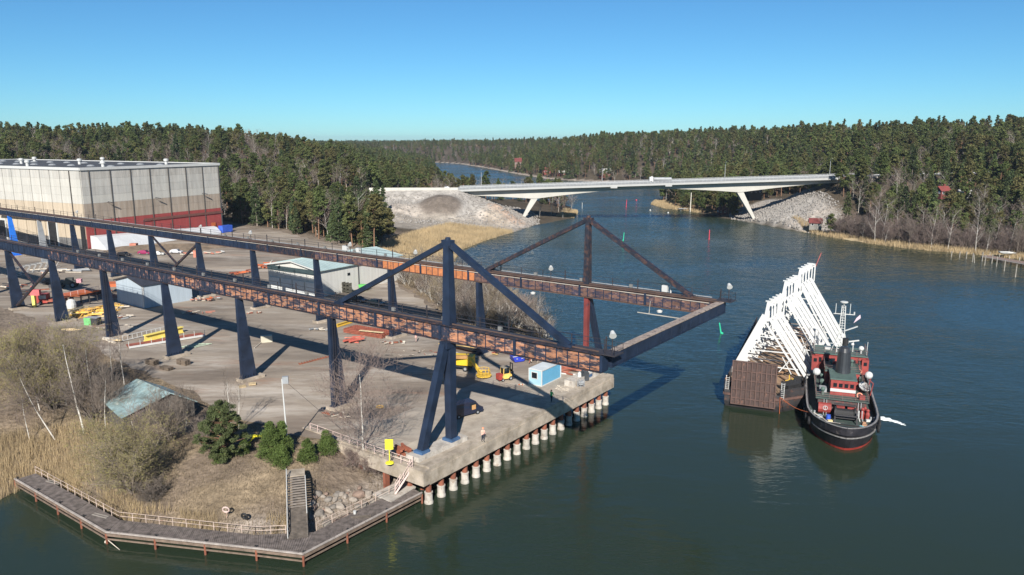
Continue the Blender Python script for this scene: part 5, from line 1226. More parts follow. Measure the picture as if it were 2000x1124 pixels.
house('upper_deckhouse', -2.3, 2.9, 19.5, 25.6, dz + 2.44, dz + 4.6)
fn = part('funnel', MB().rings([[Vector((.2 + math.cos(a) * rx * k, 18.2 + math.sin(a) * ry * k + (z - 4.5) * .05, z)) for a in [q * math.pi / 9 for q in range(18)]] for z, rx, ry, k in ((dz + 5.0, 1.15, 1.5, 1.05), (dz + 5.6, 1.15, 1.5, 1), (dz + 8.6, 1.0, 1.35, .97), (dz + 9.2, .95, 1.2, .82), (dz + 9.4, .8, 1.1, .6))]), M('funnel_black', (.03, .032, .036), .35, var=.2), tg, smooth=False)
part('funnel_pipe', MB().tube((.2, 18.4, dz + 9.6), (.2, 18.4, dz + 10.8), .45, n=10), black_m, fn)
# lattice mast
mst = part('mast', MB().beam((-.45, 27, dz + 6), (-.12, 27, 16.6), .13, .13).beam((.75, 27, dz + 6), (.42, 27, 16.6), .13, .13).beam((.15, 27.9, dz + 6), (.15, 27.2, 16.6), .13, .13).beam((-1.3, 27.6, dz + 6), (-.2, 27, dz + 10), .1, .1).beam((1.6, 27.6, dz + 6), (.5, 27, dz + 10), .1, .1), white_p, tg)
mb = MB()
for i in range(18): z = dz + 6.3 + i * .46; w = .6 - (z - 8) * .035; mb.beam((.15 - w, 27, z), (.15 + w, 27, z), .07, .07)
part('rung', mb, white_p, mst, kind='stuff'); part('crosstree', MB().beam((-1.4, 27, 15.1), (2.0, 27, 15.1), .12, .12).tube((1.2, 27, 15.1), (1.2, 27, 17.0), .06, n=5).tube((-1.1, 27, 15.1), (-1.1, 27, 16.9), .06, n=5).tube((1.9, 27, 15.1), (1.9, 27, 15.6), .12, n=6), white_p, mst)
part('antenna_dish', MB().lathe((.15, 27, 17.1), [(.1, -.5), (.1, 0), (.62, .02), (.66, .18), (.5, .26)], 14), white_p, mst)
part('navigation_arm', MB().beam((-1.6, 27, dz + 10.6), (-.2, 27, dz + 11.1), .1, .1).beam((.5, 27, dz + 10.0), (2.6, 27, dz + 11.0), .5, .12).beam((-1.7, 27, dz + 7.6), (-.3, 27, dz + 7.7), .1, .1), white_p, mst)
part('flag', MB().add([(1.9, 27, dz + 11.5), (3.0, 27.4, dz + 12.4), (2.9, 27.5, dz + 13.0), (2.3, 27.2, dz + 12.4)], [(0, 1, 2, 3), (3, 2, 1, 0)]), M('faded_flag', (.45, .35, .4), .8), mst)
part('radar', MB().tube((2.2, 27.5, dz + 6.2), (2.2, 27.5, dz + 8), .08, n=6).beam((1.4, 27.2, dz + 8.1), (3.1, 27.9, dz + 8.3), .18, .2).ball((2.1, 27.5, dz + 7.6), .28), white_p, h3)
part('radome', MB().tube((3.5, 27, dz + 6.2), (3.5, 27, dz + 6.7), .12, n=6).ball((3.5, 27, dz + 7.1), .45), white_p, h3)
part('whip_antenna', MB().tube((4.3, 26, dz + 6.2), (4.35, 26, dz + 8.6), .05, n=5).tube((-4.1, 26.3, dz + 6.2), (-4.1, 26.3, dz + 10), .05, n=5), white_p, h3)
for s in (-3.9, 4.0):
    q = part('searchlight', MB().ball((s, 16.2 if s < 0 else 17.0, dz + 5.3), .62, 12, 7), white_p, tg); part('bracket', MB().tube((s, 16.2 if s < 0 else 17.0, dz + 2.4), (s, 16.2 if s < 0 else 17.0, dz + 4.8), .06, n=5), steel_dark, q)
lb = part('lifeboat', MB().rings([[Vector((3.55 + math.cos(a) * w, y, dz + 3.3 + math.sin(a) * w * .7)) for a in [math.pi + k * math.pi / 6 for k in range(7)]] for y, w in ((15.0, .1), (15.5, .55), (16.6, .8), (18.0, .8), (19.2, .5), (19.8, .08))], close=False), white_p, tg)
part('davit', MB().path([Vector((4.3, 15.4, dz + 2.4)), Vector((4.6, 15.5, dz + 4.4)), Vector((3.9, 15.5, dz + 5.0))], .08).path([Vector((4.3, 19.2, dz + 2.4)), Vector((4.6, 19.2, dz + 4.4)), Vector((3.9, 19.2, dz + 5.0))], .08), tred, tg)
for (x, y, z) in ((2.55, 13.3, dz + 2.9), (3.2, 23.9, dz + 3.8)): part('life_ring', MB().torus((x, y, z), .36, .11, (0, -1, .5), 14, 6), M('life_ring_orange', (.62, .20, .12), .6, col2=(.7, .6, .5), amt=.3), tg)
# deck clutter: railings, vents, lockers, ladders
for (x0, x1, y0, y1, z) in ((-3.9, 3.8, 11.5, 25, dz + 2.44), (-2.5, 3.1, 19.4, 25.5, dz + 4.75), (-4.1, 4.4, 25.3, 30.7, dz + 6.15)):
    mb = MB(); rail_box(mb, [(x0, y1), (x0, y0), (x1, y0), (x1, y1)], z, .95, 3, .05); part('railing', mb, M('tug_rail', (.16, .10, .09), .6), tg)
for (x, y, z, r) in ((-2.9, 13.2, dz + 2.44, .3), (-2.8, 21, dz + 2.44, .3), (3.0, 21.5, dz + 2.44, .28), (-1.5, 22, dz + 4.7, .25), (1.9, 23.6, dz + 4.7, .25), (-2.9, 17.5, dz + 2.44, .35)):
    part('ventilator', MB().tube((x, y, z), (x, y, z + .9), r * .7, n=8).ball((x, y - .1, z + 1.0), r * 1.25, 8, 5), roofg, tg)
for (x, y, z, d_) in ((-2.8, 15.2, dz + 2.44, (1.1, 1.6, .7)), (2.9, 12.8, dz + 2.44, (.8, .9, .6)), (-.9, 23.9, dz + 4.7, (.9, .6, .5)), (1.1, 20.4, dz + 4.7, (1.0, .8, .45)), (2.7, 22.6, dz + 2.44, (.8, 1.2, .9)), (-1.8, 28.5, dz + 6.1, (1.0, .8, .4))):
    part('locker', MB().box((x, y, z + d_[2] / 2), d_), g_pick([grey_p, tred, white_p, steel_dark], x), tg)
part('white_panel', MB().box((1.9, 19.4, dz + 3.9), (.7, .1, 1.3)), white_p, tg)
for s in (-1, 1): part('ladder', MB().beam((s * 2.3, 11.6, dz + 2.4), (s * 2.3, 10.4, dz), .06, .1).beam((s * 2.7, 11.6, dz + 2.4), (s * 2.7, 10.4, dz), .06, .1), grey_p, tg)
for x, y in ((-4.3, 9.8), (4.3, 9.6), (-4.0, 6.4), (4.0, 6.2), (0, 1.4)): part('bollard', MB().tube((x - .25, y, dz), (x - .25, y, dz + .8), .14, n=8).tube((x + .25, y, dz), (x + .25, y, dz + .8), .14, n=8), grey_p, tg)
part('spare_rope', MB().torus((-3.3, 8.9, dz + .15), .4, .12, n=12).torus((-3.3, 8.9, dz + .35), .36, .11, n=12), M('blue_grey_rope', (.22, .25, .28), .9), tg)
# aft working deck
part('air_tank', MB().rings([[Vector((x, 11.2 + math.cos(a) * .8, dz + .95 + math.sin(a) * .85)) for a in [k * math.pi / 6 for k in range(12)]] for x in (-3.5, -3.2, -1.9, -1.6)]), tred, tg)
part('tank_emblem', MB().torus((-2.5, 10.35, dz + 1.2), .32, .05, (0, 1, 0), 14, 5).box((-2.5, 10.33, dz + 1.2), (.08, .05, .5)), white_p, tg)
wn = part('towing_winch', MB().tube((-.9, 9.6, dz + .9), (1.6, 9.6, dz + .9), .75, n=14).tube((-1.2, 9.6, dz + .9), (-.9, 9.6, dz + .9), 1.0, n=14).tube((1.6, 9.6, dz + .9), (1.9, 9.6, dz + .9), 1.0, n=14), black_m, tg)
part('winch_frame', MB().beam((-1.3, 8.2, dz + .7), (2.0, 8.2, dz + .7), .25, .3).beam((-1.3, 7.4, dz + 1.3), (2.0, 7.4, dz + 1.3), .2, .2).beam((-1.2, 6.6, dz), (-1.2, 8.4, dz + 1.6), .18, .18).beam((1.9, 6.6, dz), (1.9, 8.4, dz + 1.6), .18, .18).beam((-1.2, 10.8, dz + 1.9), (1.9, 10.8, dz + 1.9), .25, .25), steel_dark, wn)
part('winch_motor', MB().box((-.3, 10.6, dz + 1.2), (1.2, .8, 1.0)).box((1.3, 11.0, dz + 1.1), (1.1, .7, .9)), tred, wn)
for x, y in ((2.9, 10.6), (3.6, 10.2), (3.3, 11.2)): part('pump', MB().lathe((x, y, dz), [(.3, 0), (.35, .9), (.2, 1.3), (.28, 1.6), (.1, 1.8)], 8), tred, tg)
for x, m_ in ((2.3, white_p), (2.75, grey_p)): part('hose', MB().path([Vector((x, 9.6, dz + 1.6)), Vector((x, 9.2, dz + .6)), Vector((x + .2, 9.0, dz + .05))], .07), m_, tg)
part('deck_beam', MB().beam((-2.6, 4.4, dz + .95), (3.9, 3.9, dz + .95), .16, .22), black_m, tg)
part('mat_edge', MB().path([Vector((-4.2, 8.3, dz + .9)), Vector((-3.0, 6.9, dz + .7)), Vector((-2.4, 4.9, dz + .9)), Vector((-.6, 4.3, dz + 1.0))], .10), M('pale_rope', (.55, .50, .44), .9), tg)
def deck_item(x, y, mb, m_, name, label, cat, z=None):
    q = to + (Matrix.Rotation(-azt, 3, 'Z') @ Vector((x, y, dz if z is None else z))); o = part(name, mb, m_, None); o.location = q; o['label'] = label; o['category'] = cat; return o
deck_item(-2.1, 7.9, MB().lathe((0, 0, 0), [(.32, 0), (.36, .5), (.32, 1.0)], 12), blue_p, 'blue_barrel', 'blue barrel on the near deck of the tug left of the winch', 'barrel')
deck_item(-1.9, 7.0, MB().box((0, 0, .25), (.7, .5, .5)), M('cream_tub', (.62, .50, .24), .7), 'cream_tub', 'cream coloured tub beside the blue barrel on the tug', 'tub')
deck_item(2.4, 5.1, MB().lathe((0, 0, 0), [(.34, 0), (.40, .4), (.30, .75)], 10), M('turquoise_drum', (.25, .55, .58), .6), 'turquoise_drum', 'turquoise drum at the near end of the tug deck', 'drum')
deck_item(3.3, 5.9, MB().box((0, 0, .25), (.8, .5, .5), rz=.3), wood_light, 'wooden_crate', 'pale wooden crate on the tug deck right of the turquoise drum', 'crate')
deck_item(3.0, 7.0, MB().box((0, 0, .2), (.7, .5, .4), rz=-.4).box((.1, .5, .3), (.5, .4, .6)), M('brown_cloth', (.35, .2, .12), .9), 'brown_bundle', 'brown bundle behind the wooden crate on the tug', 'bundle')
deck_item(3.6, 9.1, MB().box((0, 0, .35), (.6, .4, .35)), white_p, 'white_box', 'small white box on the tug deck under the red pumps', 'box')
# mooring line between the boats
a = bo + Rb @ Vector((9.4, -.1, DZ + .1)); b = to + Matrix.Rotation(-azt, 3, 'Z') @ Vector((-4.5, 7.6, 3.2)); pts = [a.lerp(b, k / 10) - Vector((0, 0, math.sin(math.pi * k / 10) * .5)) for k in range(11)]
solo('mooring_line', MB().path(pts, .05), orange_p, 'thin orange mooring line from the barge bow to the tug', 'rope')
# white wash at the tug's side: churned crests standing just above the water
g = np.random.default_rng(9); V = []; F = []
fp = [G(1716, 818, 0), G(1730, 819, 0), G(1742, 822, 0), G(1756, 826, 0), G(1764, 831, 0)]; mb = MB()
for i in range(110):
    t_ = g.random() ** 1.2 * 3.99; k = int(t_); q = fp[k].lerp(fp[k + 1], t_ - k); r = (.42 - .06 * t_) * (.5 + g.random()); q = q + Vector((g.normal() * .18, g.normal() * (.34 - .04 * t_), 0))
    mb.ball((q.x, q.y, .02), r * .7, 7, 4, (1.5, .8, .22))
o = solo('wash_foam', mb, M('foam', (.72, .76, .76), .7, var=.15, scale=2.), 'streak of white wash on the water right of the tug', 'foam', kind='stuff', recentre=False)
# ================================================================ things standing in the yard
YZ = 5.01
def gy(px, py, z=YZ): return G(px, py, z)
def ang(p, q): return math.atan2(q.y - p.y, q.x - p.x)
# blue site cabin
a, b = gy(1058, 756), gy(1095, 738); rz = ang(a, b)
cb = thing('site_cabin', 'sky blue site cabin with a pale grey roof on the quay', 'cabin', a, rz); CL, CW, CH = 6.0, 2.5, 2.75
sky_p = M('sky_blue_sheet', (.11, .33, .50), .5, var=.07, scale=.5); pale_b = M('pale_blue_sheet', (.30, .48, .56), .5, var=.08)
part('wall', MB().box((CL / 2, CW / 2, CH / 2), (CL - .1, CW - .1, CH - .1)), sky_p, cb)
part('end_wall', MB().box((.03, CW / 2, CH / 2), (.08, CW - .12, CH - .15)), pale_b, cb)
part('roof', MB().box((CL / 2, CW / 2, CH), (CL + .05, CW + .05, .12)), M('grey_cabin_roof', (.50, .53, .54), .6, var=.15), cb)
mb = MB()
for x in (0, CL):
    for y in (0, CW): mb.box((x, y, CH / 2), (.14, .14, CH))
for z in (.08, CH - .08):
    mb.box((CL / 2, 0, z), (CL, .1, .14)); mb.box((CL / 2, CW, z), (CL, .1, .14)); mb.box((0, CW / 2, z), (.1, CW, .14)); mb.box((CL, CW / 2, z), (.1, CW, .14))
part('corner_frame', mb, white_p, cb)
w_ = part('window_frame', MB().box((-.03, CW * .56, 1.72), (.08, 1.25, 1.2)), white_p, cb); part('pane', MB().box((-.06, CW * .56, 1.72), (.08, 1.0, .95)), glass_d, w_)

# forklift
q = gy(987, 743); fk = thing('forklift', 'small yellow forklift with a red tail standing left of the blue cabin', 'forklift', q, rad(32)); yl2 = M('forklift_yellow', (.72, .47, .12), .5, var=.15)
part('body', MB().box((0, 0, .75), (1.9, 1.15, .65)).box((.1, 0, 1.15), (1.1, 1.1, .25)), yl2, fk); part('counterweight', MB().box((-1.15, 0, .85), (.75, 1.15, .95)), red_p, fk)
mb = MB()
for x, y in ((-.65, -.5), (-.65, .5), (.6, -.5), (.6, .5)): mb.beam((x, y, 1.1), (x * .9, y * .95, 2.3), .1, .1)
part('cab_frame', mb, yl2, fk); part('cab_window', MB().box((-.1, 0, 1.75), (1.1, .9, .9)), glass_d, fk); part('overhead_guard', MB().box((0, 0, 2.33), (1.35, 1.15, .1)), M('dull_guard', (.25, .22, .17), .7), fk)
part('mast', MB().beam((1.15, -.35, .15), (1.2, -.35, 2.9), .12, .14).beam((1.15, .35, .15), (1.2, .35, 2.9), .12, .14).beam((1.2, -.4, 2.8), (1.2, .4, 2.8), .12, .12).beam((1.17, -.4, 1.6), (1.17, .4, 1.6), .1, .3), black_m, fk)
part('fork', MB().beam((1.25, -.3, .2), (2.3, -.3, .18), .12, .05), black_m, fk); part('fork', MB().beam((1.25, .3, .2), (2.3, .3, .18), .12, .05), black_m, fk)
for x, r in ((-.8, .3), (.75, .38)):
    for s in (-1, 1): wheel(fk, x, s * .5, r)
# boom lift and the yellow generator behind the main post
q = gy(945, 737); bl = thing('boom_lift', 'yellow boom of a work platform lowered to the ground with its railed basket', 'boom lift', q, rad(0))
part('basket_floor', MB().lathe((0, 0, .25), [(.5, -.05), (1.35, 0), (1.35, .18), (1.1, .2)], 10), yellow_p, bl)
mb = MB()
for k in range(10): a_ = k * .628; mb.tube((1.1 * math.cos(a_), 1.1 * math.sin(a_), .4), (1.0 * math.cos(a_), 1.0 * math.sin(a_), 1.5), .04, n=4)
mb.torus((0, 0, 1.5), 1.0, .05, n=12, k=4).torus((0, 0, .95), 1.05, .04, n=12, k=4); part('basket_rail', mb, yellow_p, bl)
part('boom', MB().beam((-.5, .5, .5), (-2.6, 3.0, 2.6), .4, .5), yellow_p, bl); part('boom', MB().beam((-2.5, 2.9, 2.7), (-6.2, 2.4, 2.9), .5, .55), M('boom_brown', (.32, .17, .06), .6, var=.3), bl); part('knuckle', MB().tube((-2.6, 2.5, 2.6), (-2.6, 3.4, 2.6), .4, n=10), yellow_p, bl)
q = gy(893, 722); gn = thing('mobile_generator', 'bright yellow box-bodied machine partly hidden behind the main post', 'machine', q, rad(-14)); yb = M('bright_yellow_sheet', (.60, .40, .02), .5, var=.06)
part('housing', MB().prism([(-3.1, -1.1), (3.0, -1.1), (3.0, 1.1), (-3.1, 1.1)], 1.15, 2.7), yb, gn); part('chassis', MB().box((0, 0, .85), (6.0, 1.6, .4)), black_m, gn); part('exhaust', MB().tube((1.9, -.3, 2.7), (1.9, -.3, 3.2), .08), steel_dark, gn)
for x in (-2.0, 1.8):
    for s in (-1, 1): wheel(gn, x, s * .9, .52, .35)
# dark blue skip
q = gy(1011, 706); sk = thing('skip', 'deep blue tipping skip with a white rim behind the forklift', 'skip', q, rad(24))
part('tub', MB().rings([[Vector((x * w, y, z)) for x, y in ((-1, -.85), (1, -.85), (1, .85), (-1, .85))] for w, z in ((.9, .15), (1.3, 1.15))]), M('skip_blue', (.02, .04, .38), .5, var=.1), sk)
part('rim', MB().beam((-1.35, .88, 1.2), (1.35, .88, 1.3), .12, .12).beam((-1.35, -.88, 1.2), (1.35, -.88, 1.2), .1, .1), white_p, sk)
for x in (-.5, .5): part('plate', MB().lathe((x, -.9, .7), [(.16, 0), (.16, .08)], 8), white_p, sk)
# scrap and steel behind the cabin
def pile(name, label, cat, px, py, n, L0, L1, w, m_, spread, seed, rz0=0., jitter=.35, hmax=.9, flat=False, group=None):
    g = random.Random(seed); q = gy(px, py); t = thing(name, label, cat, q, rz0, group)
    for i in range(n):
        L_ = g.uniform(L0, L1); a_ = g.uniform(-jitter, jitter); z = w * .6 + hmax * (i / n) * (0 if flat else 1); c = Vector((g.uniform(-spread[0], spread[0]), g.uniform(-spread[1], spread[1]), z)); d = Vector((math.cos(a_), math.sin(a_), g.uniform(-.06, .06))) * L_ / 2
        part('steel_beam' if w > .14 else 'rod', MB().beam(c - d, c + d, w, w * g.uniform(.5, 1)), m_ if not isinstance(m_, (list, tuple)) else g.choice(m_), t)
    return t
rust2 = M('red_brown_steel', (.26, .075, .045), .8, var=.3, scale=1.); rust3 = M('salmon_primer', (.42, .16, .11), .8, var=.25, scale=1.); pale_s = M('pale_scrap', (.50, .44, .36), .8, var=.3, scale=1.)
pile('scrap_pile', 'heap of thin orange-brown scrap bars right of the blue skip', 'scrap pile', 1043, 706, 14, 1.5, 3.4, .13, [rust2, rust3, pale_s], (1.2, .9), 1, rad(30), 1.2, 1.1)
pile('steel_beams', 'red-brown beams and plates lying behind the blue cabin', 'steel beams', 1112, 727, 12, 2.5, 5.5, .22, [rust2, rust3, rust2], (2.2, 1.3), 2, rad(-20), .6, .8)
q = gy(1095, 722); solo('tarp_covered_plate', MB().rings([[Vector((q.x + x, q.y + y * .4, 5 + z * k + .02)) for x, y, z in ((-2.3, 0, 0), (-2.1, .5, 2.2), (-.5, .8, 2.6), (1.2, .6, 2.3), (2.2, 0, 2.0), (2.3, -.6, 0))] for k in (0.01, 1)]), M('dark_olive_tarp', (.09, .085, .06), .9, var=.3, bump=.05, bscale=2), 'dark olive tarpaulin heap behind the blue cabin', 'tarpaulin')
q = gy(1092, 735); solo('white_bar', MB().beam((q.x - 1, q.y + 1.5, 5.15), (q.x + 4.2, q.y + .2, 5.15), .25, .2), white_p, 'long white bar on the ground right of the blue cabin', 'bar')
q = gy(1140, 745); mc = thing('welding_machine', 'dark machine with white tanks beside the concrete plinth', 'machine', q, rad(30)); part('body', MB().box((0, 0, .9), (1.5, 1.1, 1.3)).box((.2, 0, 1.7), (.9, .8, .4)), M('charcoal_machine', (.045, .05, .055), .5, var=.3), mc); part('tank', MB().lathe((-1.1, -.3, 0), [(.3, .2), (.35, .9), (.3, 1.7), (.1, 1.9)], 10), white_p, mc)
part('tank', MB().tube((.7, 1.2, 1.2), (2.4, 1.2, 1.2), .5, n=12), white_p, mc); part('tank', MB().lathe((.6, .9, 1.0), [(.25, .2), (.3, .9), (.2, 1.3)], 8), white_p, mc)
q = gy(1135, 757); tr = thing('trolley', 'pale grey wire trolley standing in front of the concrete plinth', 'trolley', q, rad(40)); mb = MB()
for x in (-.45, .45):
    for y in (-.35, .35): mb.tube((x, y, .05), (x, y, 1.3), .04, n=5)
for z in (.3, .8, 1.3): mb.beam((-.45, -.35, z), (.45, -.35, z), .05, .05); mb.beam((-.45, .35, z), (.45, .35, z), .05, .05); mb.beam((-.45, -.35, z), (-.45, .35, z), .05, .05); mb.beam((.45, -.35, z), (.45, .35, z), .05, .05)
part('frame', mb, grey_p, tr); part('panel', MB().box((0, 0, .8), (.7, .5, .6)), galv, tr)
g = random.Random(8); mb = MB()
for (px, py, n, c) in ((1095, 757, 14, 0), (1100, 763, 16, 0)):
    for i in range(n): q = gy(px + g.uniform(-10, 10), py + g.uniform(-3, 3)); mb.box((q.x, q.y, 5.07), (g.uniform(.1, .35), g.uniform(.06, .2), .1), rz=g.uniform(0, 3))
solo('wood_offcuts', mb, pale_s, 'pale offcuts scattered on the quay in front of the blue cabin', 'offcuts', kind='stuff')
q = gy(1019, 752); pile('offcut_heap', 'little heap of pale and orange offcuts left of the blue cabin', 'offcuts', 1019, 753, 7, .3, .7, .16, [pale_s, orange_p], (.5, .3), 9, 0, 1.5, .2)
# long steel lying under the near runway
pile('timber_stack', 'long yellowish timbers stacked behind the yellow machine', 'timber stack', 905, 684, 12, 4.5, 7.5, .3, [M('ochre_timber', (.48, .33, .13), .8, var=.3), rust2, wood_light, black_m], (1.6, 1.3), 14, rad(-33), .12, .9)
pile('timber_stack', 'short yellowish timbers lying left of the small green bush', 'timber stack', 958, 690, 7, 2.2, 3.4, .25, [MATS['ochre_timber'], rust2], (.9, .7), 15, rad(-33), .1, .5)
q1, q2 = gy(880, 690), gy(935, 700); solo('white_beam', MB().beam(q1 + Vector((0, 0, .2)), q2 + Vector((0, 0, .2)), .25, .3), white_p, 'white beam on the ground between the timbers and the yellow machine', 'beam')
# lattice mats, red bundles, yellow beam between the runways
q = gy(720, 652); lm = thing('rusty_lattice_mats', 'stack of rusty lattice mats on the yard between the two runways', 'lattice mats', q, rad(-30))
mb = MB()
for k in range(3):
    sub = part('lattice_mat', MB().beam((-5.2, -1.9, .15 + k * .3), (5.2, -1.9, .15 + k * .3), .15, .2).beam((-5.2, 1.9, .15 + k * .3), (5.2, 1.9, .15 + k * .3), .15, .2), rust2, lm)
    mm = MB()
    for i in range(18): mm.beam((-5.1 + i * .6, -1.9, .2 + k * .3), (-5.1 + i * .6, 1.9, .2 + k * .3), .16, .16)
    for i in range(4): mm.beam((-5.2, -1.2 + i * .8, .26 + k * .3), (5.2, -1.2 + i * .8, .26 + k * .3), .1, .12)
    part('lattice_bars', mm, rust2, sub, kind='stuff')
part('pale_plank', MB().beam((-.5, -2.2, 1.15), (5.0, -1.2, 1.15), .7, .08), wood_light, lm)
pile('red_steel_bundle', 'heap of salmon red steel pieces in front of the lattice mats', 'steel bundle', 692, 667, 16, 1.6, 3.2, .3, [rust3, M('red_lead', (.45, .10, .07), .75, var=.2)], (1.2, 1.8), 4, rad(20), .5, .7)
q1, q2 = gy(658, 640), gy(690, 630); solo('yellow_beam', MB().ibeam(q1 + Vector((0, 0, .4)), q2 + Vector((0, 0, .4)), .5, .7, .1), yellow_p, 'short yellow beam behind the left end of the lattice mats', 'beam')
solo('concrete_block', MB().box(tuple(gy(521, 668) + Vector((0, 0, .65))), (2.2, 1.1, 1.3), rz=rad(20)), M('cream_block', (.44, .41, .32), .85, var=.15), 'pale cream concrete block alone on the yard between the column shadows', 'concrete block')
solo('loose_bar', MB().beam(gy(497, 681) + Vector((0, 0, .1)), gy(513, 668) + Vector((0, 0, .1)), .12, .12), pale_s, 'thin pale bar lying left of the cream concrete block', 'bar')
ch = thing('bracket_row', 'row of small rusty V-shaped brackets laid out on the asphalt', 'bracket row', gy(612, 705), 0)
for i in range(11):
    p = gy(586 + i * 5.2, 712 - i * 1.35) - gy(612, 705); part('bracket', MB().beam(p + Vector((-.3, .25, .12)), p + Vector((0, -.2, .12)), .12, .2).beam(p + Vector((0, -.2, .12)), p + Vector((.4, .1, .12)), .12, .2), rust, ch)
# column bases: pallets, blocks, debris
def pallet(t, c, rz=0, m_=wood_light):
    R_ = Matrix.Rotation(rz, 3, 'Z'); mb = MB()
    for i in range(6): mb.box(Vector(c) + R_ @ Vector((-.5 + i * .2, 0, .13)), (.15, 1.2, .025), rz=rz)
    for y in (-.5, 0, .5): mb.box(Vector(c) + R_ @ Vector((0, y, .06)), (1.1, .1, .1), rz=rz)
    return part('pallet', mb, m_, t)
for (px, py, lvl, n, lab_) in ((297, 712, 5, 2, 'dark pallet stack left of the fourth column foot'), (358, 712, 5, 2, 'dark pallet stack right of the fourth column foot'), (325, 722, 3, 2, 'low dark pallet stack in front of the fourth column foot')):
    t = thing('pallet_stack', lab_, 'pallet stack', gy(px, py), rad(-30), 'pallets round the fourth column')
    for k in range(lvl):
        for j in range(n): pallet(t, (j * 1.3 - .6, 0, k * .2), .05 * ((k * 7 + j) % 3 - 1), M('dark_pallet', (.15, .115, .085), .9, var=.4, rnd=.2))
t = thing('pallet', 'pale new pallet leaning at the foot of the third column', 'pallet', gy(493, 752), rad(20)); pallet(t, (0, 0, .1)); pallet(t, (-1.6, -.5, 0), .2)
pile('rubble', 'rusty rubble round the foot of the second column', 'rubble', 657, 812, 18, .4, 1.3, .16, [rust, rust2, pale_s, wood_old], (2.4, .8), 6, rad(-20), 1.4, .25)
pile('timber_blocks', 'pale timber baulks round the foot of the fifth column', 'timber blocks', 222, 668, 9, 2.0, 3.6, .32, [pale_s, wood_light, M('grey_baulk', (.36, .33, .29), .9, var=.3)], (1.6, .9), 7, rad(-22), .25, .5)
for (px, py, s, l) in ((198, 628 - 10, 20, 'rubble and small parts at the foot of the far third column'), ): pass
pile('column_rubble', 'pale blocks and rusty bits at the foot of a far runway column near the lattice mats', 'rubble', 768, 672, 14, .4, 1.4, .3, [pale_s, rust, concrete_l], (2.2, .8), 16, 0, 1.2, .3)
pile('column_rubble', 'pale blocks at the foot of the far runway column before the warehouse', 'rubble', 625, 645, 10, .5, 1.4, .3, [pale_s, grey_p], (1.8, .7), 17, 0, 1.2, .3)
pile('column_rubble', 'orange bits at the foot of the far runway column right of the grey shed', 'rubble', 498, 612, 10, .4, 1.6, .22, [rust3, rust, pale_s], (2., .8), 18, 0, 1.2, .2)
pile('scrap_pile', 'mixed scrap with pipes beside the far column behind the grey shed', 'scrap pile', 400, 588, 22, .6, 2.2, .26, [rust3, grey_p, pale_s, black_m, orange_p], (3.2, 1.6), 19, 0, 1.5, .9)
pile('fallen_steel', 'red-brown loose steel on the ground right of the grey shed', 'steel bits', 388, 612, 16, .6, 2.4, .16, [rust3, rust2, pale_s, rust], (4.0, 1.8), 20, 0, 1.5, .15)
pile('tube_bundle', 'bundle of rusty tubes lying behind the yellow sign', 'tubes', 784, 886, 9, 1.6, 2.4, .32, [M('tube_rust', (.24, .075, .04), .8, var=.2)], (.5, .7), 21, rad(-60), .25, .8)
# platforms with white rails and a yellow beam left of the fourth column
a, b = gy(252, 682), gy(400, 658); rz = ang(a, b); pf = thing('walkway_section', 'red-brown walkway section with white railings lying on the yard', 'walkway section', a, rz); L_ = (b - a).length
part('deck', MB().box((L_ / 2, 1.1, .35), (L_, 2.2, .25)), rust2, pf)
part('side_beam', MB().beam((0, -.1, .3), (L_, -.1, .3), .12, .4), white_p, pf)
for i in range(8): part('post', MB().tube((i * L_ / 7, -.1, .4), (i * L_ / 7, -.1, 1.5), .05, n=5), white_p, pf)
a, b = gy(240, 668), gy(340, 645); rz = ang(a, b); pf = thing('railing_section', 'white lattice railing section lying behind the red-brown walkway section', 'railing section', a, rz); L_ = (b - a).length
part('chord', MB().beam((0, 0, .25), (L_, 0, .25), .12, .12).beam((0, 0, 1.2), (L_, 0, 1.2), .1, .1), white_p, pf)
for i in range(12): part('post', MB().tube((i * L_ / 11, 0, .25), (i * L_ / 11, 0, 1.2), .05, n=5), white_p, pf)
a, b = gy(283, 668), gy(357, 650); solo('yellow_beam', MB().ibeam(a + Vector((0, 0, .7)), b + Vector((0, 0, .7)), .9, 1.3, .15), M('pale_yellow_paint', (.72, .58, .14), .5, var=.1), 'long pale yellow beam on the walkway section left of the fourth column', 'beam')
a = gy(352, 680); mb = MB(); 
for k in range(4): mb.beam(a + Vector((k * 1.0, 0, .2)), a + Vector((k * 1.0 + 2, 2.5, .2)), .12, .1)
mb.beam(a + Vector((0, 0, .2)), a + Vector((3.2, 0, .2)), .12, .1); mb.beam(a + Vector((2, 2.5, .2)), a + Vector((5.2, 2.5, .2)), .12, .1); solo('pale_green_frame', mb, M('pale_green_paint', (.40, .48, .36), .7), 'pale green frame lying right of the fourth column', 'frame')
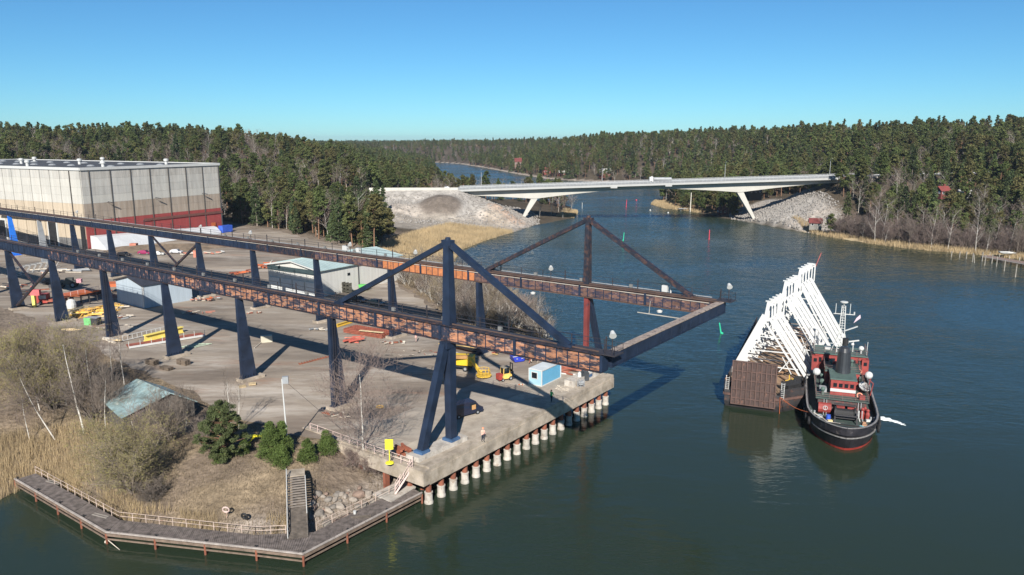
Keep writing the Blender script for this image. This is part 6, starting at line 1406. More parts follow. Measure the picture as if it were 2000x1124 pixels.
# orange structure on stands, crane parts, cabins, far left
a, b = gy(118, 603), gy(188, 588); rz = ang(a, b); L_ = (b - a).length
of = thing('orange_platform', 'long orange steel platform raised on dark stands at the left of the yard', 'steel platform', a, rz)
part('platform', MB().prism([(0, -1.5), (L_, -1.5), (L_ - 1.5, 2.5), (1.5, 2.5)], 2.6, 3.0), orange_p, of)
mb = MB()
for x in np.linspace(.5, L_ - .5, 5):
    for y in (-1.2, 2.0): mb.beam((x, y, 0), (x, y, 2.6), .18, .18)
part('stand', mb, steel_dark, of)
for i in range(6): part('rail_post', MB().tube((i * L_ / 5, -1.5, 2.8), (i * L_ / 5, -1.5, 3.9), .05, n=5), M('pale_pink_paint', (.6, .42, .38), .7), of)
part('rail', MB().beam((0, -1.5, 3.9), (L_, -1.5, 3.9), .08, .08), MATS['pale_pink_paint'], of)
a = gy(205, 575); solo('orange_platform', MB().prism([(a.x, a.y), (a.x + 8, a.y + 3), (a.x + 7, a.y + 7), (a.x - 1, a.y + 4)], 6.8, 7.6), orange_p, 'orange steel platform just left of the grey shed', 'steel platform')
yo = M('ochre_crane_paint', (.68, .40, .08), .6, var=.25, scale=.8)
def lattice(name, label, p, q, w, m_, cat='lattice boom'):
    t = thing(name, label, cat, p, 0); d = q - p; n = max(3, int(d.length / w)); s = Vector((-d.y, d.x, 0)).normalized() * w / 2; up = Vector((0, 0, w)); mb = MB()
    for o_ in (s, -s, s + up, -s + up): mb.beam(o_ + Vector((0, 0, .15)), o_ + d + Vector((0, 0, .15)), .14, .14)
    part('chord', mb, m_, t)
    mb = MB()
    for i in range(n):
        a_, b_ = d * (i / n), d * ((i + 1) / n)
        for o1, o2 in ((s, s + up), (-s, -s + up), (s + up, -s + up)): mb.beam(a_ + o1, b_ + o2, .09, .09)
    part('lacing', mb, m_, t); return t
lattice('crane_section', 'ochre lattice crane section lying in front of the orange platform', gy(150, 622), gy(232, 606), 1.5, yo)
lattice('crane_section', 'pale ochre lattice crane section behind the budding willow', gy(118, 628), gy(170, 612), 1.6, M('pale_ochre', (.70, .55, .28), .7, var=.2))
lattice('crane_section', 'white lattice crane section lying across the left end of the yard', gy(20, 541), gy(112, 522), 2.2, white_p)
pile('ochre_parts', 'jumble of ochre crane parts left of the fifth column', 'crane parts', 178, 618, 14, 1.5, 4.0, .4, [yo, yo, MATS['pale_ochre'], black_m], (4.0, 1.8), 23, rad(15), .6, 1.3)
pile('ochre_parts', 'small ochre parts right of the fifth column', 'crane parts', 222, 605, 8, 1.0, 2.6, .35, [yo, wood_light, pale_s], (2.4, 1.5), 24, rad(30), .8, .5)
q = gy(140, 602); solo('white_tank', MB().lathe(tuple(q), [(1.0, 0), (1.1, .8), (.95, 1.8), (.4, 2.2)], 12), white_p, 'small white tank among the ochre crane parts', 'tank')
q = gy(176, 634); gb_ = thing('green_crate', 'green steel crate with a dark open side by the fifth column', 'crate', q, rad(-10)); part('body', MB().box((0, 0, .8), (1.7, 1.6, 1.6)), M('leaf_green_paint', (.14, .42, .15), .6, var=.15), gb_); part('open_frame', MB().box((1.6, 0, .8), (1.5, 1.5, 1.5)), steel_dark, gb_); part('lid', MB().box((.8, 0, 1.65), (3.2, 1.6, .08)), grey_p, gb_)
pile('scrap_pile', 'grey and white scrap right of the green crate', 'scrap pile', 234, 622, 10, .8, 2.6, .28, [grey_p, pale_s, white_p, rust], (2.2, 1.2), 25, 0, .9, .5)
q = gy(68, 600); st_ = thing('yellow_stand', 'yellow post with a red top in front of the leftmost column', 'stand', q, 0); part('post', MB().box((0, 0, 1.6), (.7, .7, 3.2)), MATS['pale_yellow_paint'], st_); part('head', MB().box((.6, 0, 3.6), (2.2, .8, 1.4)).beam((0, 0, 4.2), (-.2, 0, 5.2), .3, .3), M('pink_red_paint', (.52, .12, .12), .6, var=.2), st_)
q = gy(86, 594); rc = thing('small_lorry', 'small red and grey lorry beside the second column', 'lorry', q, rad(10)); part('cab', MB().box((0, 0, 1.5), (2.4, 2.0, 2.2)), red_p, rc); part('windscreen', MB().box((.2, -1.02, 1.9), (1.6, .08, .9)), M('pale_glass', (.4, .45, .46), .1), rc); part('load_bed', MB().box((3.0, 0, .95), (4.2, 2.1, .6)), rust2, rc)
for x in (-.4, 3.8):
    for s in (-1, 1): wheel(rc, x, s * .9, .45)
# wheel loader and trailer, dark
q = gy(133, 562); wl_ = thing('wheel_loader', 'dark old tractor with a pale rear wheel in the middle of the yard', 'tractor', q, rad(12)); part('body', MB().box((0, 0, 1.4), (4.6, 1.5, 1.1)).box((.6, 0, 2.2), (1.8, 1.3, 1.0)), M('dark_olive_metal', (.05, .055, .05), .6, var=.3), wl_); part('pink_cover', MB().box((3.0, 0, 1.8), (1.2, 1.3, 1.0)), M('pink_sheet', (.6, .3, .33), .7), wl_); part('bucket', MB().prism([(-4.4, -1.2), (-3.0, -1.2), (-3.0, 1.2), (-4.4, 1.2)], .3, 1.1), steel_dark, wl_)
for x, r in ((-1.6, .75), (1.6, .85)):
    for s in (-1, 1): wheel(wl_, x, s * 1.0, r, .5)
q = gy(104, 556); solo('flat_trailer', MB().box((q.x, q.y, 6.0), (6, 2.2, .3), rz=.15).box((q.x - 2, q.y, 5.5), (1, 2.0, .8), rz=.15).box((q.x + 2, q.y, 5.5), (1, 2.0, .8), rz=.15).box((q.x, q.y, 6.5), (3.2, 1.6, .7), rz=.15), steel_dark, 'low dark trailer left of the old tractor', 'trailer')
for i, (px, py, m_, l, rz_) in enumerate(((283, 497, M('magenta_car_paint', (.25, .03, .09), .35, var=.05), 'magenta red car parked by the earth heap', -.1), (308, 499, white_p, 'white car next to the magenta red one', .2), (345, 495, M('silver_car_paint', (.5, .5, .52), .3, var=.05), 'pale car under the cross bracing of the far runway', -.1), (243, 500, M('black_car_paint', (.02, .02, .022), .3), 'black car in the girder shadow near the hall', -.2), (700, 590, MATS['black_car_paint'], 'dark car behind the near girder by the warehouse', -.45), (735, 596, M('green_grey_car', (.12, .14, .12), .4), 'dark green-grey car half hidden by the near girder', -.5))):
    car('parked_car', l, 'car', gy(px, py), rz_, m_, group='cars parked in the yard')
q = gy(262, 486); solo('red_crate', MB().box((q.x, q.y, 6.0), (2.4, 1.8, 2.0)).box((q.x + 3.5, q.y, 5.6), (3.0, 1.2, .5)), rust3, 'small salmon crate on the earth heap before the white shelter', 'crate')
q = gy(381, 503); solo('red_white_sign', MB().box((q.x, q.y, 6.2), (.9, .5, 2.4)), rust3, 'small red and white box standing by the bracing of the far runway', 'box')
pile('steel_stack', 'dark steel sections stacked behind the second column at the left', 'steel stack', 60, 575, 12, 3, 6, .35, [rust2, steel_dark, rust], (3.5, 1.8), 41, rad(8), .3, 1.0)
pile('steel_stack', 'brown steel bars on the ground left of the leftmost bracing', 'steel stack', 30, 562, 10, 3, 6, .3, [rust, pale_s, steel_dark], (3.5, 2.2), 42, rad(-10), .4, .7)
pile('steel_stack', 'rusty sections lying behind the orange platform', 'steel stack', 176, 578, 12, 2.5, 5, .35, [rust2, rust, black_m], (4.0, 2.0), 43, rad(20), .5, 1.2)
pile('steel_stack', 'pale and rusty profiles beyond the old tractor', 'steel stack', 120, 532, 12, 3, 7, .4, [pale_s, rust3, grey_p], (6, 2.5), 44, rad(5), .3, .8)
pile('steel_stack', 'white and grey parts scattered at the end of the earth heap', 'steel parts', 395, 497, 14, 1.5, 4, .4, [white_p, pale_s, rust3], (7, 2.5), 45, rad(10), .9, .5)
pile('steel_stack', 'dark bundles along the foot of the hall side wall', 'steel stack', 190, 512, 12, 2, 5, .6, [black_m, steel_dark, rust2], (7, 1.8), 46, rad(-25), .3, .8)
pile('timber_blocks', 'grey timber sleepers in a low stack before the budding willow', 'timber blocks', 128, 648, 9, 2.0, 3.0, .3, [wood_old, wood_light], (2.2, 1.0), 47, rad(10), .2, .7)
pile('floor_litter', 'thin litter of metal offcuts around the lattice mats', 'offcuts', 810, 690, 16, .4, 1.6, .1, [rust2, pale_s, black_m], (5, 2.0), 48, 0, 1.5, .05)
pile('floor_litter', 'sparse bits of scrap on the asphalt left of the grey shed', 'offcuts', 215, 640, 14, .4, 1.6, .12, [rust2, pale_s, black_m], (5, 2.0), 49, 0, 1.5, .05)
# earth heap before the hall
mb = MB(); c0 = gy(320, 486); R = []
for k in range(9):
    r = []; f = k / 8
    for i in range(28):
        a_ = 2 * math.pi * i / 28; s = (1 - f) * (1 + .12 * math.sin(3 * a_) + .08 * math.sin(7 * a_ + 1)); r.append(Vector((c0.x + 24 * s * math.cos(a_) * math.cos(.25) - 8 * s * math.sin(a_) * .3, c0.y + 10 * s * math.sin(a_) + 4 * s * math.cos(a_), 4.98 + 1.5 * math.sin(f * 1.57) * (1 + .2 * math.sin(5 * a_ + k)))))
    R.append(r)
o = solo('earth_heap', mb.rings(R, cap0=False), M('dark_earth', (.17, .125, .085), .95, var=.4, scale=.4, bump=.2, bscale=1.2), 'low dark brown heap of earth in front of the hall', 'earth heap', smooth=True)
# rusty scrap between hall and warehouse
pile('scrap_pile', 'rusty plates piled on the yard left of the warehouse roof', 'scrap pile', 514, 523, 18, 1.8, 4.5, .35, [rust3, rust2, orange_p, pale_s], (3.8, 3.5), 31, .4, 1.5, 1.6)
pile('scrap_pile', 'low rusty steel heap left of the warehouse front', 'scrap pile', 478, 535, 10, 1.8, 4.2, .3, [rust2, orange_p, rust], (2.8, 1.6), 32, .3, .8, .8)
q = gy(722, 572); gbin = thing('green_bin', 'bright green bin against the pale warehouse wall', 'bin', gy(712, 567), rad(-20)); part('tub', MB().rings([[Vector((x * w, y * w, z)) for x, y in ((-1.4, -.8), (1.4, -.8), (1.4, .8), (-1.4, .8))] for w, z in ((.75, .2), (1.05, 1.5))]), M('bin_green', (.13, .50, .12), .5), gbin); part('foot', MB().box((0, 0, .1), (2, 1, .2)), steel_dark, gbin)
t = thing('crate_stack', 'stack of dark open crates against the warehouse wall', 'crates', gy(675, 572), rad(-35))
for k in range(3):
    for j in range(3): part('crate', MB().box((j * 1.25 - 1.2, 0, .45 + k * .95), (1.15, 1.1, .12)).box((j * 1.25 - 1.75, 0, .45 + k * .95), (.08, 1.1, .9)).box((j * 1.25 - .65, 0, .45 + k * .95), (.08, 1.1, .9)), M('dark_crate', (.07, .065, .05), .9, rnd=.2), t)
for i, (px, py, l) in enumerate(((743, 558 - 50, 'white bale on the far runway left of the orange girder length'), (651, 553, ''))):
    pass
q = W(-84, 36.4, 21.6); solo('white_cabinet', MB().box((q.x, q.y, 22.1), (1.4, .6, 1.0), rz=UV_RZ), white_p, 'white cabinet on the far runway just left of the orange girder length', 'cabinet'); q = W(-80, 36.4, 21.6); solo('white_cabinet', MB().box((q.x, q.y, 22.0), (.9, .6, .9), rz=UV_RZ), white_p, 'smaller white cabinet on the far runway right of the larger one', 'cabinet')
# lamp mast, yellow sign
q = gy(563, 886, 4.6); q.z = gz(q.x, q.y); lp = thing('lamp_mast', 'slim white lamp mast with a grey box head between the young conifers', 'lamp mast', q); 
part('pole', MB().tube((0, 0, 0), (-.25, 0, 9.7), .11, .08, n=8), white_p, lp); part('lamp_head', MB().box((.2, 0, 9.6), (.75, .55, .9), rz=.2), grey_p, lp); part('guy_wire', MB().tube((.3, 0, 9.3), (5.6, 6.5, .2), .02, n=4), steel_dark, lp)
q = W(-31, QV0 - 1.0, 4.9); q = G(761, 905, 4.9); sg = thing('yellow_sign', 'blank bright yellow signboard on a yellow post with a round foot', 'sign', q, rad(6)); ys_ = M('sign_yellow', (.72, .64, .03), .6, var=.03)
part('board', MB().box((0, 0, 2.5), (1.02, .06, 1.35)), ys_, sg); part('post', MB().tube((0, .06, .05), (0, .06, 3.0), .06, n=8), ys_, sg); part('foot', MB().lathe((0, .05, 0), [(.55, 0), (.5, .12), (.12, .2)], 14), ys_, sg)
q = gy(495, 864); q.z = gz(q.x, q.y); solo('yellow_steel_piece', MB().beam(q + Vector((-1.6, 0, .9)), q + Vector((1.2, .2, 1.0)), .35, .25).beam(q + Vector((.2, 0, .9)), q + Vector((-.6, -.3, .1)), .15, .15), MATS['sign_yellow'], 'yellow steel piece half hidden between the pine and the young conifers', 'steel piece')
solo('orange_hose_coil', MB().torus(tuple(gy(742, 796) + Vector((0, 0, .12))), .5, .1, n=12), yo, 'small ochre coil on the asphalt right of the second column', 'coil')
# rings on the bank fence
q = G(443, 1012, 1.3); lr = thing('life_ring', 'faded white life ring on a stand behind the boardwalk railing', 'life ring', q); part('post', MB().tube((0, 0, 0), (0, 0, 1.5), .05, n=5), MATS['rusty_white_rail'], lr); part('ring', MB().torus((0, -.1, 1.1), .36, .10, (0, 1, .25), 14, 6), M('faded_ring', (.60, .45, .40), .7, var=.2), lr)
q = G(478, 1018, 1.3); solo('old_tyre', MB().torus((q.x, q.y, 1.9), .36, .13, (.3, 1, .3), 14, 6), black_m, 'black tyre hanging on the boardwalk railing right of the life ring', 'tyre')
q = G(693, 1004, wz + .02); solo('white_bucket', MB().lathe(tuple(q), [(.16, 0), (.2, .38), (.17, .38)], 10), white_p, 'small white bucket on the boardwalk right of the gangway', 'bucket')
mb = MB(); q = G(685, 1012, wz + .03); gg = random.Random(5)
for i in range(9): a_ = gg.uniform(-.6, .3); mb.beam(q + Vector((0, 0, .03 + .02 * i)), q + Vector((math.cos(a_) * 2.4, math.sin(a_) * 1.6, .03 + .02 * i)), .04, .04)
solo('driftwood', mb, wood_old, 'loose thin branches lying on the boardwalk below the white bucket', 'branches')
for (px, py, l) in ((90, 940, 'pale plank lying on the left end of the boardwalk'), (180, 1005, 'pair of pale boards lying across the boardwalk')):
    q = G(px, py, wz + .06); solo('loose_plank', MB().beam(q, q + Vector((2.2, -.9, 0)), .16, .06).beam(q + Vector((.1, .35, 0)), q + Vector((2.2, -.5, 0)), .12, .06), M('bleached_plank', (.24, .215, .19), .9), l, 'plank')
q = G(209, 1058, .1); solo('drifting_branch', MB().tube(q + Vector((0, 0, .3)), q + Vector((2.3, -1.7, -.05)), .07, .03, n=6).ball((q.x - .1, q.y, .05), .2, 8, 5), pale_s, 'pale branch sticking out of the water at the bend of the boardwalk', 'branch')
# yellow-green float in the water below the quay
# ================================================================ boulders
def boulder(seed, r):
    g = np.random.default_rng(seed); bm = bmesh.new(); bmesh.ops.create_icosphere(bm, subdivisions=2, radius=1)
    d = g.normal(size=(7, 3)); d /= np.linalg.norm(d, axis=1)[:, None]
    for v in bm.verts:
        c = np.array(v.co); k = 1 + .10 * np.sin(c @ d[0] * 4 + seed)
        for n_ in d: t_ = c @ n_; k = min(k, .78 / max(t_, .01)) if t_ > .72 else k
        v.co = Vector(c * k * np.array([1.2, .95, .75]) * r)
    me = bpy.data.meshes.new('boulder'); bm.to_mesh(me); bm.free(); return me
brm = [M('pink_granite', (.22, .155, .12), .9, var=.35, scale=1.5, bump=.03, bscale=4), M('grey_granite', (.17, .15, .13), .9, var=.3, scale=1.5, bump=.03, bscale=4), M('pale_granite', (.25, .215, .18), .9, var=.3, scale=1.5, bump=.03, bscale=4)]
bms = []
for k in range(9): me = boulder(k, 1.0); me.materials.append(brm[k % 3]); bms.append(me)
gB = random.Random(12); nbld = 0
blist = [(622, 1000, .6, 'pink'), (640, 992, .5, ''), (662, 985, .7, ''), (678, 1000, .8, 'big'), (655, 1008, .65, ''), (700, 978, .5, ''), (712, 975, .55, ''), (702, 965, .8, ''), (718, 962, .7, ''), (690, 972, .5, ''), (732, 968, .5, ''), (640, 1012, .8, '')]
for _ in range(46):
    t_ = gB.random(); blist.append((605 + 190 * t_, 1012 - 66 * t_ - gB.random() ** 1.5 * 30, gB.uniform(.22, .55), ''))
for (px, py, r, tx) in blist:
    q = G(px, py, 1.2); z = gz(q.x, q.y); nbld += 1; o = link('boulder', bms[gB.randrange(9)]); o.location = (q.x, q.y, max(z, .2) + r * .2); o.scale = (r, r, r); o.rotation_euler = (gB.uniform(-.3, .3), gB.uniform(-.3, .3), gB.uniform(0, 6.28)); o['category'] = 'boulder'
    o['label'] = {'pink': 'boulder lowest beside the foot of the gangway', 'big': 'largest pale boulder between gangway and quay'}.get(tx, 'weathered boulder on the stony bank between the gangway and the quay'); o['group'] = 'boulders of the stony bank'
# far rock at the foot of the embankments: stuff
gR = np.random.default_rng(4)
def rocks(name, label, pts, rmin, rmax):
    V, F, o_ = [], [], 0; base = []
    for me in bms[:6]:
        co = np.array([v.co[:] for v in me.vertices]); fa = np.array([p.vertices[:] for p in me.polygons]); base.append((co, fa))
    # coarser stones: octahedral chips
    for (x, y, z) in pts:
        co = gR.normal(size=(6, 3)) * .12 + np.array([[1, 0, 0], [-1, 0, 0], [0, 1, 0], [0, -1, 0], [0, 0, .8], [0, 0, -.6]]); r = gR.uniform(rmin, rmax); a = gR.random() * 6.28
        co = co @ np.array([[math.cos(a), math.sin(a), 0], [-math.sin(a), math.cos(a), 0], [0, 0, 1]]) * r + np.array([x, y, z + r * .15]); V.append(co); F.append(np.array([[0, 2, 4], [2, 1, 4], [1, 3, 4], [3, 0, 4], [2, 0, 5], [1, 2, 5], [3, 1, 5], [0, 3, 5]]) + o_); o_ += 6
    o = link(name, mesh_np(name, np.concatenate(V), np.concatenate(F), M('tipped_rock', (.25, .23, .21), .9, var=.35, scale=.7))); o['kind'] = 'stuff'; o['label'] = label; o['category'] = 'rocks'
pX = gR.uniform(-80, 45, 9000); pY = gR.uniform(345, 470, 9000); pZ, pA = groundz(pX, pY); k_ = (pA['e1'] > -1.5) & pA['land'] & (np.abs(pY - 418.5) > 6.8 * (pX < -27)) & ((pA['e1'] < 16)) & (np.hypot(pX + 37, pY - 392) > 13); rocks('tipped_rock', 'grey tipped rock covering the left embankment under the bridge', np.column_stack([pX, pY, pZ])[k_][:5200], .25, .75)
pX = gR.uniform(105, 215, 9000); pY = gR.uniform(360, 470, 9000); pZ, pA = groundz(pX, pY); k_ = (pA['e2'] > -2.2) & pA['land'] & (pX < 168) & (np.abs(pY - 418.5) > 6.8 * (pX > 188)); rocks('tipped_rock', 'grey tipped rock covering the right embankment under the bridge', np.column_stack([pX, pY, pZ])[k_][:4200], .25, .75)
# ================================================================ buoys, far houses, jetty
def spar(px, py, h, lean, m_, label):
    q = G(px, py, 0); t = thing('spar_buoy', label, 'buoy', q); part('spar', MB().tube((0, 0, -1), (lean * h, 0, h), .19, .14, n=8), m_, t); part('float', MB().lathe((0, 0, 0), [(.3, -.5), (.34, .15), (.2, .3)], 8), m_, t)
bred = M('buoy_red', (.62, .04, .07), .5); bgrn = M('buoy_green', (.03, .48, .28), .5)
spar(1385, 468, 4.4, 0, bred, 'red spar buoy in the channel right of the far mast'); spar(1410, 652, 2.6, -.28, bgrn, 'leaning bright green spar buoy right of the end beam'); spar(1217, 470, 3.6, .1, bgrn, 'thin green spar buoy between the stays of the far mast'); spar(1223, 405, 5.0, .05, bred, 'distant red spar buoy under the bridge')
for px, py, l in ((1243, 392, 'tiny pink float farthest under the bridge'), (1270, 412, 'left one of two white floats off the reed point'), (1305, 417, 'right one of two white floats off the reed point'), (1137, 404, '')):
    if l: q = G(px, py, 0); solo('float', MB().ball((q.x, q.y, .3), .55, 10, 6), white_p if 'white' in l else bred, l, 'float')
q = G(1137, 408, 0); solo('marker_pole', MB().tube((q.x, q.y, -1), (q.x, q.y, 4.0), .16, n=6), white_p, 'white marker pole off the tip of the spit', 'pole')
q = G(1348, 414, 0); solo('marker_pole', MB().tube((q.x, q.y, -1), (q.x + .2, q.y, 12), .3, .25, n=8), M('pale_grey_pole', (.55, .52, .45), .8), 'tall pale pole in the water by the small pier', 'pole')
q = G(1340, 412, 0); solo('small_pier', MB().box((q.x, q.y + 2, 1.2), (9, 3, .3)).box((q.x - 3, q.y + 2, .4), (.4, .4, 1.6)).box((q.x + 3, q.y + 2, .4), (.4, .4, 1.6)), grey_p, 'small grey pier at the far shore below the bridge', 'pier')
def house_far(px, py, z, w, d, h, hr, wallm, roofm, label, rz_=0., name='house', chim=True):
    q = G(px, py, z); z = max(gz(q.x, q.y), z); t = thing(name, label, 'house', (q.x, q.y, z), rz_)
    part('wall', MB().extrude([(-w / 2, -d / 2, -1.5), (-w / 2, d / 2, -1.5), (-w / 2, d / 2, h), (-w / 2, 0, hr - .1), (-w / 2, -d / 2, h)], (w, 0, 0)), wallm, t)
    sl = (hr - h) / (d / 2); r = None
    for s in (-1, 1): r = part('roof', MB().extrude([(-w / 2 - .4, s * (d / 2 + .5), h - .5 * sl), (-w / 2 - .4, 0, hr), (-w / 2 - .4, 0, hr + .2), (-w / 2 - .4, s * (d / 2 + .5), h - .5 * sl + .2)], (w + .8, 0, 0)), roofm, t)
    if chim: part('chimney', MB().box((w * .2, .4, hr + .4), (.8, .8, 1.4)), wallm, r)
    n = max(2, int(w / 2.6))
    for i in range(n):
        f = part('window', MB().box((-w / 2 + (i + .5) * w / n, -d / 2 - .03, h * .55), (1.1, .1, 1.2)), white_p, t); part('pane', MB().box((-w / 2 + (i + .5) * w / n, -d / 2 - .06, h * .55), (.8, .1, .9)), glass_d, f)
    for yy in (-1, 1): f = part('window', MB().box((-w / 2 - .03, yy * d * .22, h * .6), (.1, 1.0, 1.2)), white_p, t)
    return t
falu = M('falu_red_boards', (.15, .035, .028), .85, var=.2); redroof = M('red_tile_roof', (.13, .03, .027), .8, var=.25, scale=.6); blk = M('black_boards', (.03, .03, .028), .8); offw = M('off_white_boards', (.42, .41, .37), .8)
house_far(1183, 350, 2, 15, 8, 4.5, 8, falu, M('grey_roof', (.3, .29, .28), .8), 'red house with white windows just behind the bridge, left of the lorry'); house_far(1068, 343, 1.5, 9, 7, 5.5, 8, falu, redroof, 'small red house by the inlet, middle of three'); house_far(1012, 327, 8, 9, 9, 8, 12, M('pinkish_boards', (.15, .09, .075), .8), redroof, 'tall pinkish house highest above the inlet shore'); house_far(1095, 347, 1, 10, 6, 3, 5, falu, MATS['grey_roof'], 'low red boathouse at the water right of the small red house')
house_far(1464, 386, 12, 10, 9, 6.5, 9.5, blk, redroof, 'black house with a dark red roof seen under the right end of the bridge', .5); house_far(1410, 417, 1.5, 5, 4, 2.2, 3.6, M('dark_red_boards', (.12, .03, .025), .85), redroof, 'small dark red hut at the water left of the right bridge leg'); house_far(1592, 443, 3.0, 5.6, 4.4, 2.2, 4.0, M('darkened_white_boards', (.20, .19, .17), .8), redroof, 'white cottage with a dark red roof in the trees right of the rock slope', -.3)  # cottage's white boards toned down so it stands out less
house_far(1840, 382, 20, 4.6, 4, 2.4, 4.0, MATS['dark_red_boards'], M('bright_red_roof', (.17, .035, .03), .8), 'red roofed house up among the pines at the right', .2); house_far(1882, 392, 16, 5, 5, 3.5, 5, offw, MATS['grey_roof'], 'white house among the pines below the red roofed one', -.2)
# jetty at the right edge
jp = [G(1918, 500, 1.3), G(2060, 526, 1.3), G(2260, 566, 1.3)]; jt = thing('jetty', 'long brown wooden jetty on pale piles at the right edge', 'jetty', jp[0].copy()); j0 = jp[0].copy(); mb = MB()
for a, b in zip(jp, jp[1:]):
    n = int((b - a).length / .5)
    for i in range(n): p0 = a.lerp(b, i / n) - j0; d = (b - a).normalized(); s = Vector((-d.y, d.x, 0)); p0 = p0 + s * 1.7 * 1; mb.beam(p0 - s * 1.7, p0 + s * 1.9, .42, .12)
part('planking', mb, M('brown_jetty_boards', (.19, .135, .115), .9, var=.35, scale=.8), jt, kind='stuff')
for a, b in zip(jp, jp[1:]):
    n = int((b - a).length / 4)
    part('edge_beam', MB().beam(a - j0 + Vector((0, 0, -.2)), b - j0 + Vector((0, 0, -.2)), .3, .35), M('jetty_edge', (.42, .36, .33), .9), jt)
    for i in range(n): p = a.lerp(b, i / n) - j0; part('pile', MB().tube(p + Vector((.1, .25, -3.5)), p + Vector((.1, .25, -.2)), .22, n=8), black_m, jt); d = (b - a).normalized(); s = Vector((-d.y, d.x, 0)) * 3.5; part('rail_post', MB().tube(p + s, p + s + Vector((0, 0, 1.3)), .08, n=5), offw, jt)
solo('white_boat', MB().rings([[Vector((G(1935, 500, 1.2).x + 8 + x, G(1935, 500, 1.2).y + 3 + math.cos(a) * w, 2.1 + math.sin(a) * w * .7)) for a in [math.pi + k * math.pi / 6 for k in range(7)]] for x, w in ((-3, .2), (-1.5, .9), (1, 1.0), (3, .8))], close=False).box((G(1935, 500, 1.2).x + 7, G(1935, 500, 1.2).y + 3, 2.3), (4, 1.2, .3)), white_p, 'white upturned boat lying at the landward end of the jetty', 'boat')
for i, (px, py, h, ln, l) in enumerate(((1858, 503, 2.4, 0, 'first pale pile from the left off the reeds'), (1874, 503, 2.3, 0, 'second pale pile from the left off the reeds'), (1887, 506, 2.8, 0, 'third pale pile from the left off the reeds'), (1899, 512, 3.4, .0, 'upright pile of a leaning pair off the jetty'), (1905, 514, 3.4, -.28, 'leaning pile of a pair off the jetty'), (1918, 511, 3.6, 0, 'pale pile right of the leaning pair'), (1923, 519, 3.9, 0, 'pale pile in front of the jetty corner'), (1937, 515, 3.4, 0, 'pale pile under the jetty, behind the two nearest'), (1946, 521, 3.6, 0, 'pale pile halfway along the row before the jetty'), (1961, 530, 4.0, 0, 'second nearest pale pile before the jetty'), (1983, 542, 4.4, 0, 'nearest and tallest pale pile before the jetty'))):
    q = G(px, py, 0); solo('mooring_pile', MB().tube((q.x, q.y, -2), (q.x + ln * h, q.y, h), .17, n=8), M('bleached_pile', (.24, .22, .19), .9, var=.3, scale=1.), l, 'pile', group='mooring piles at the right shore')
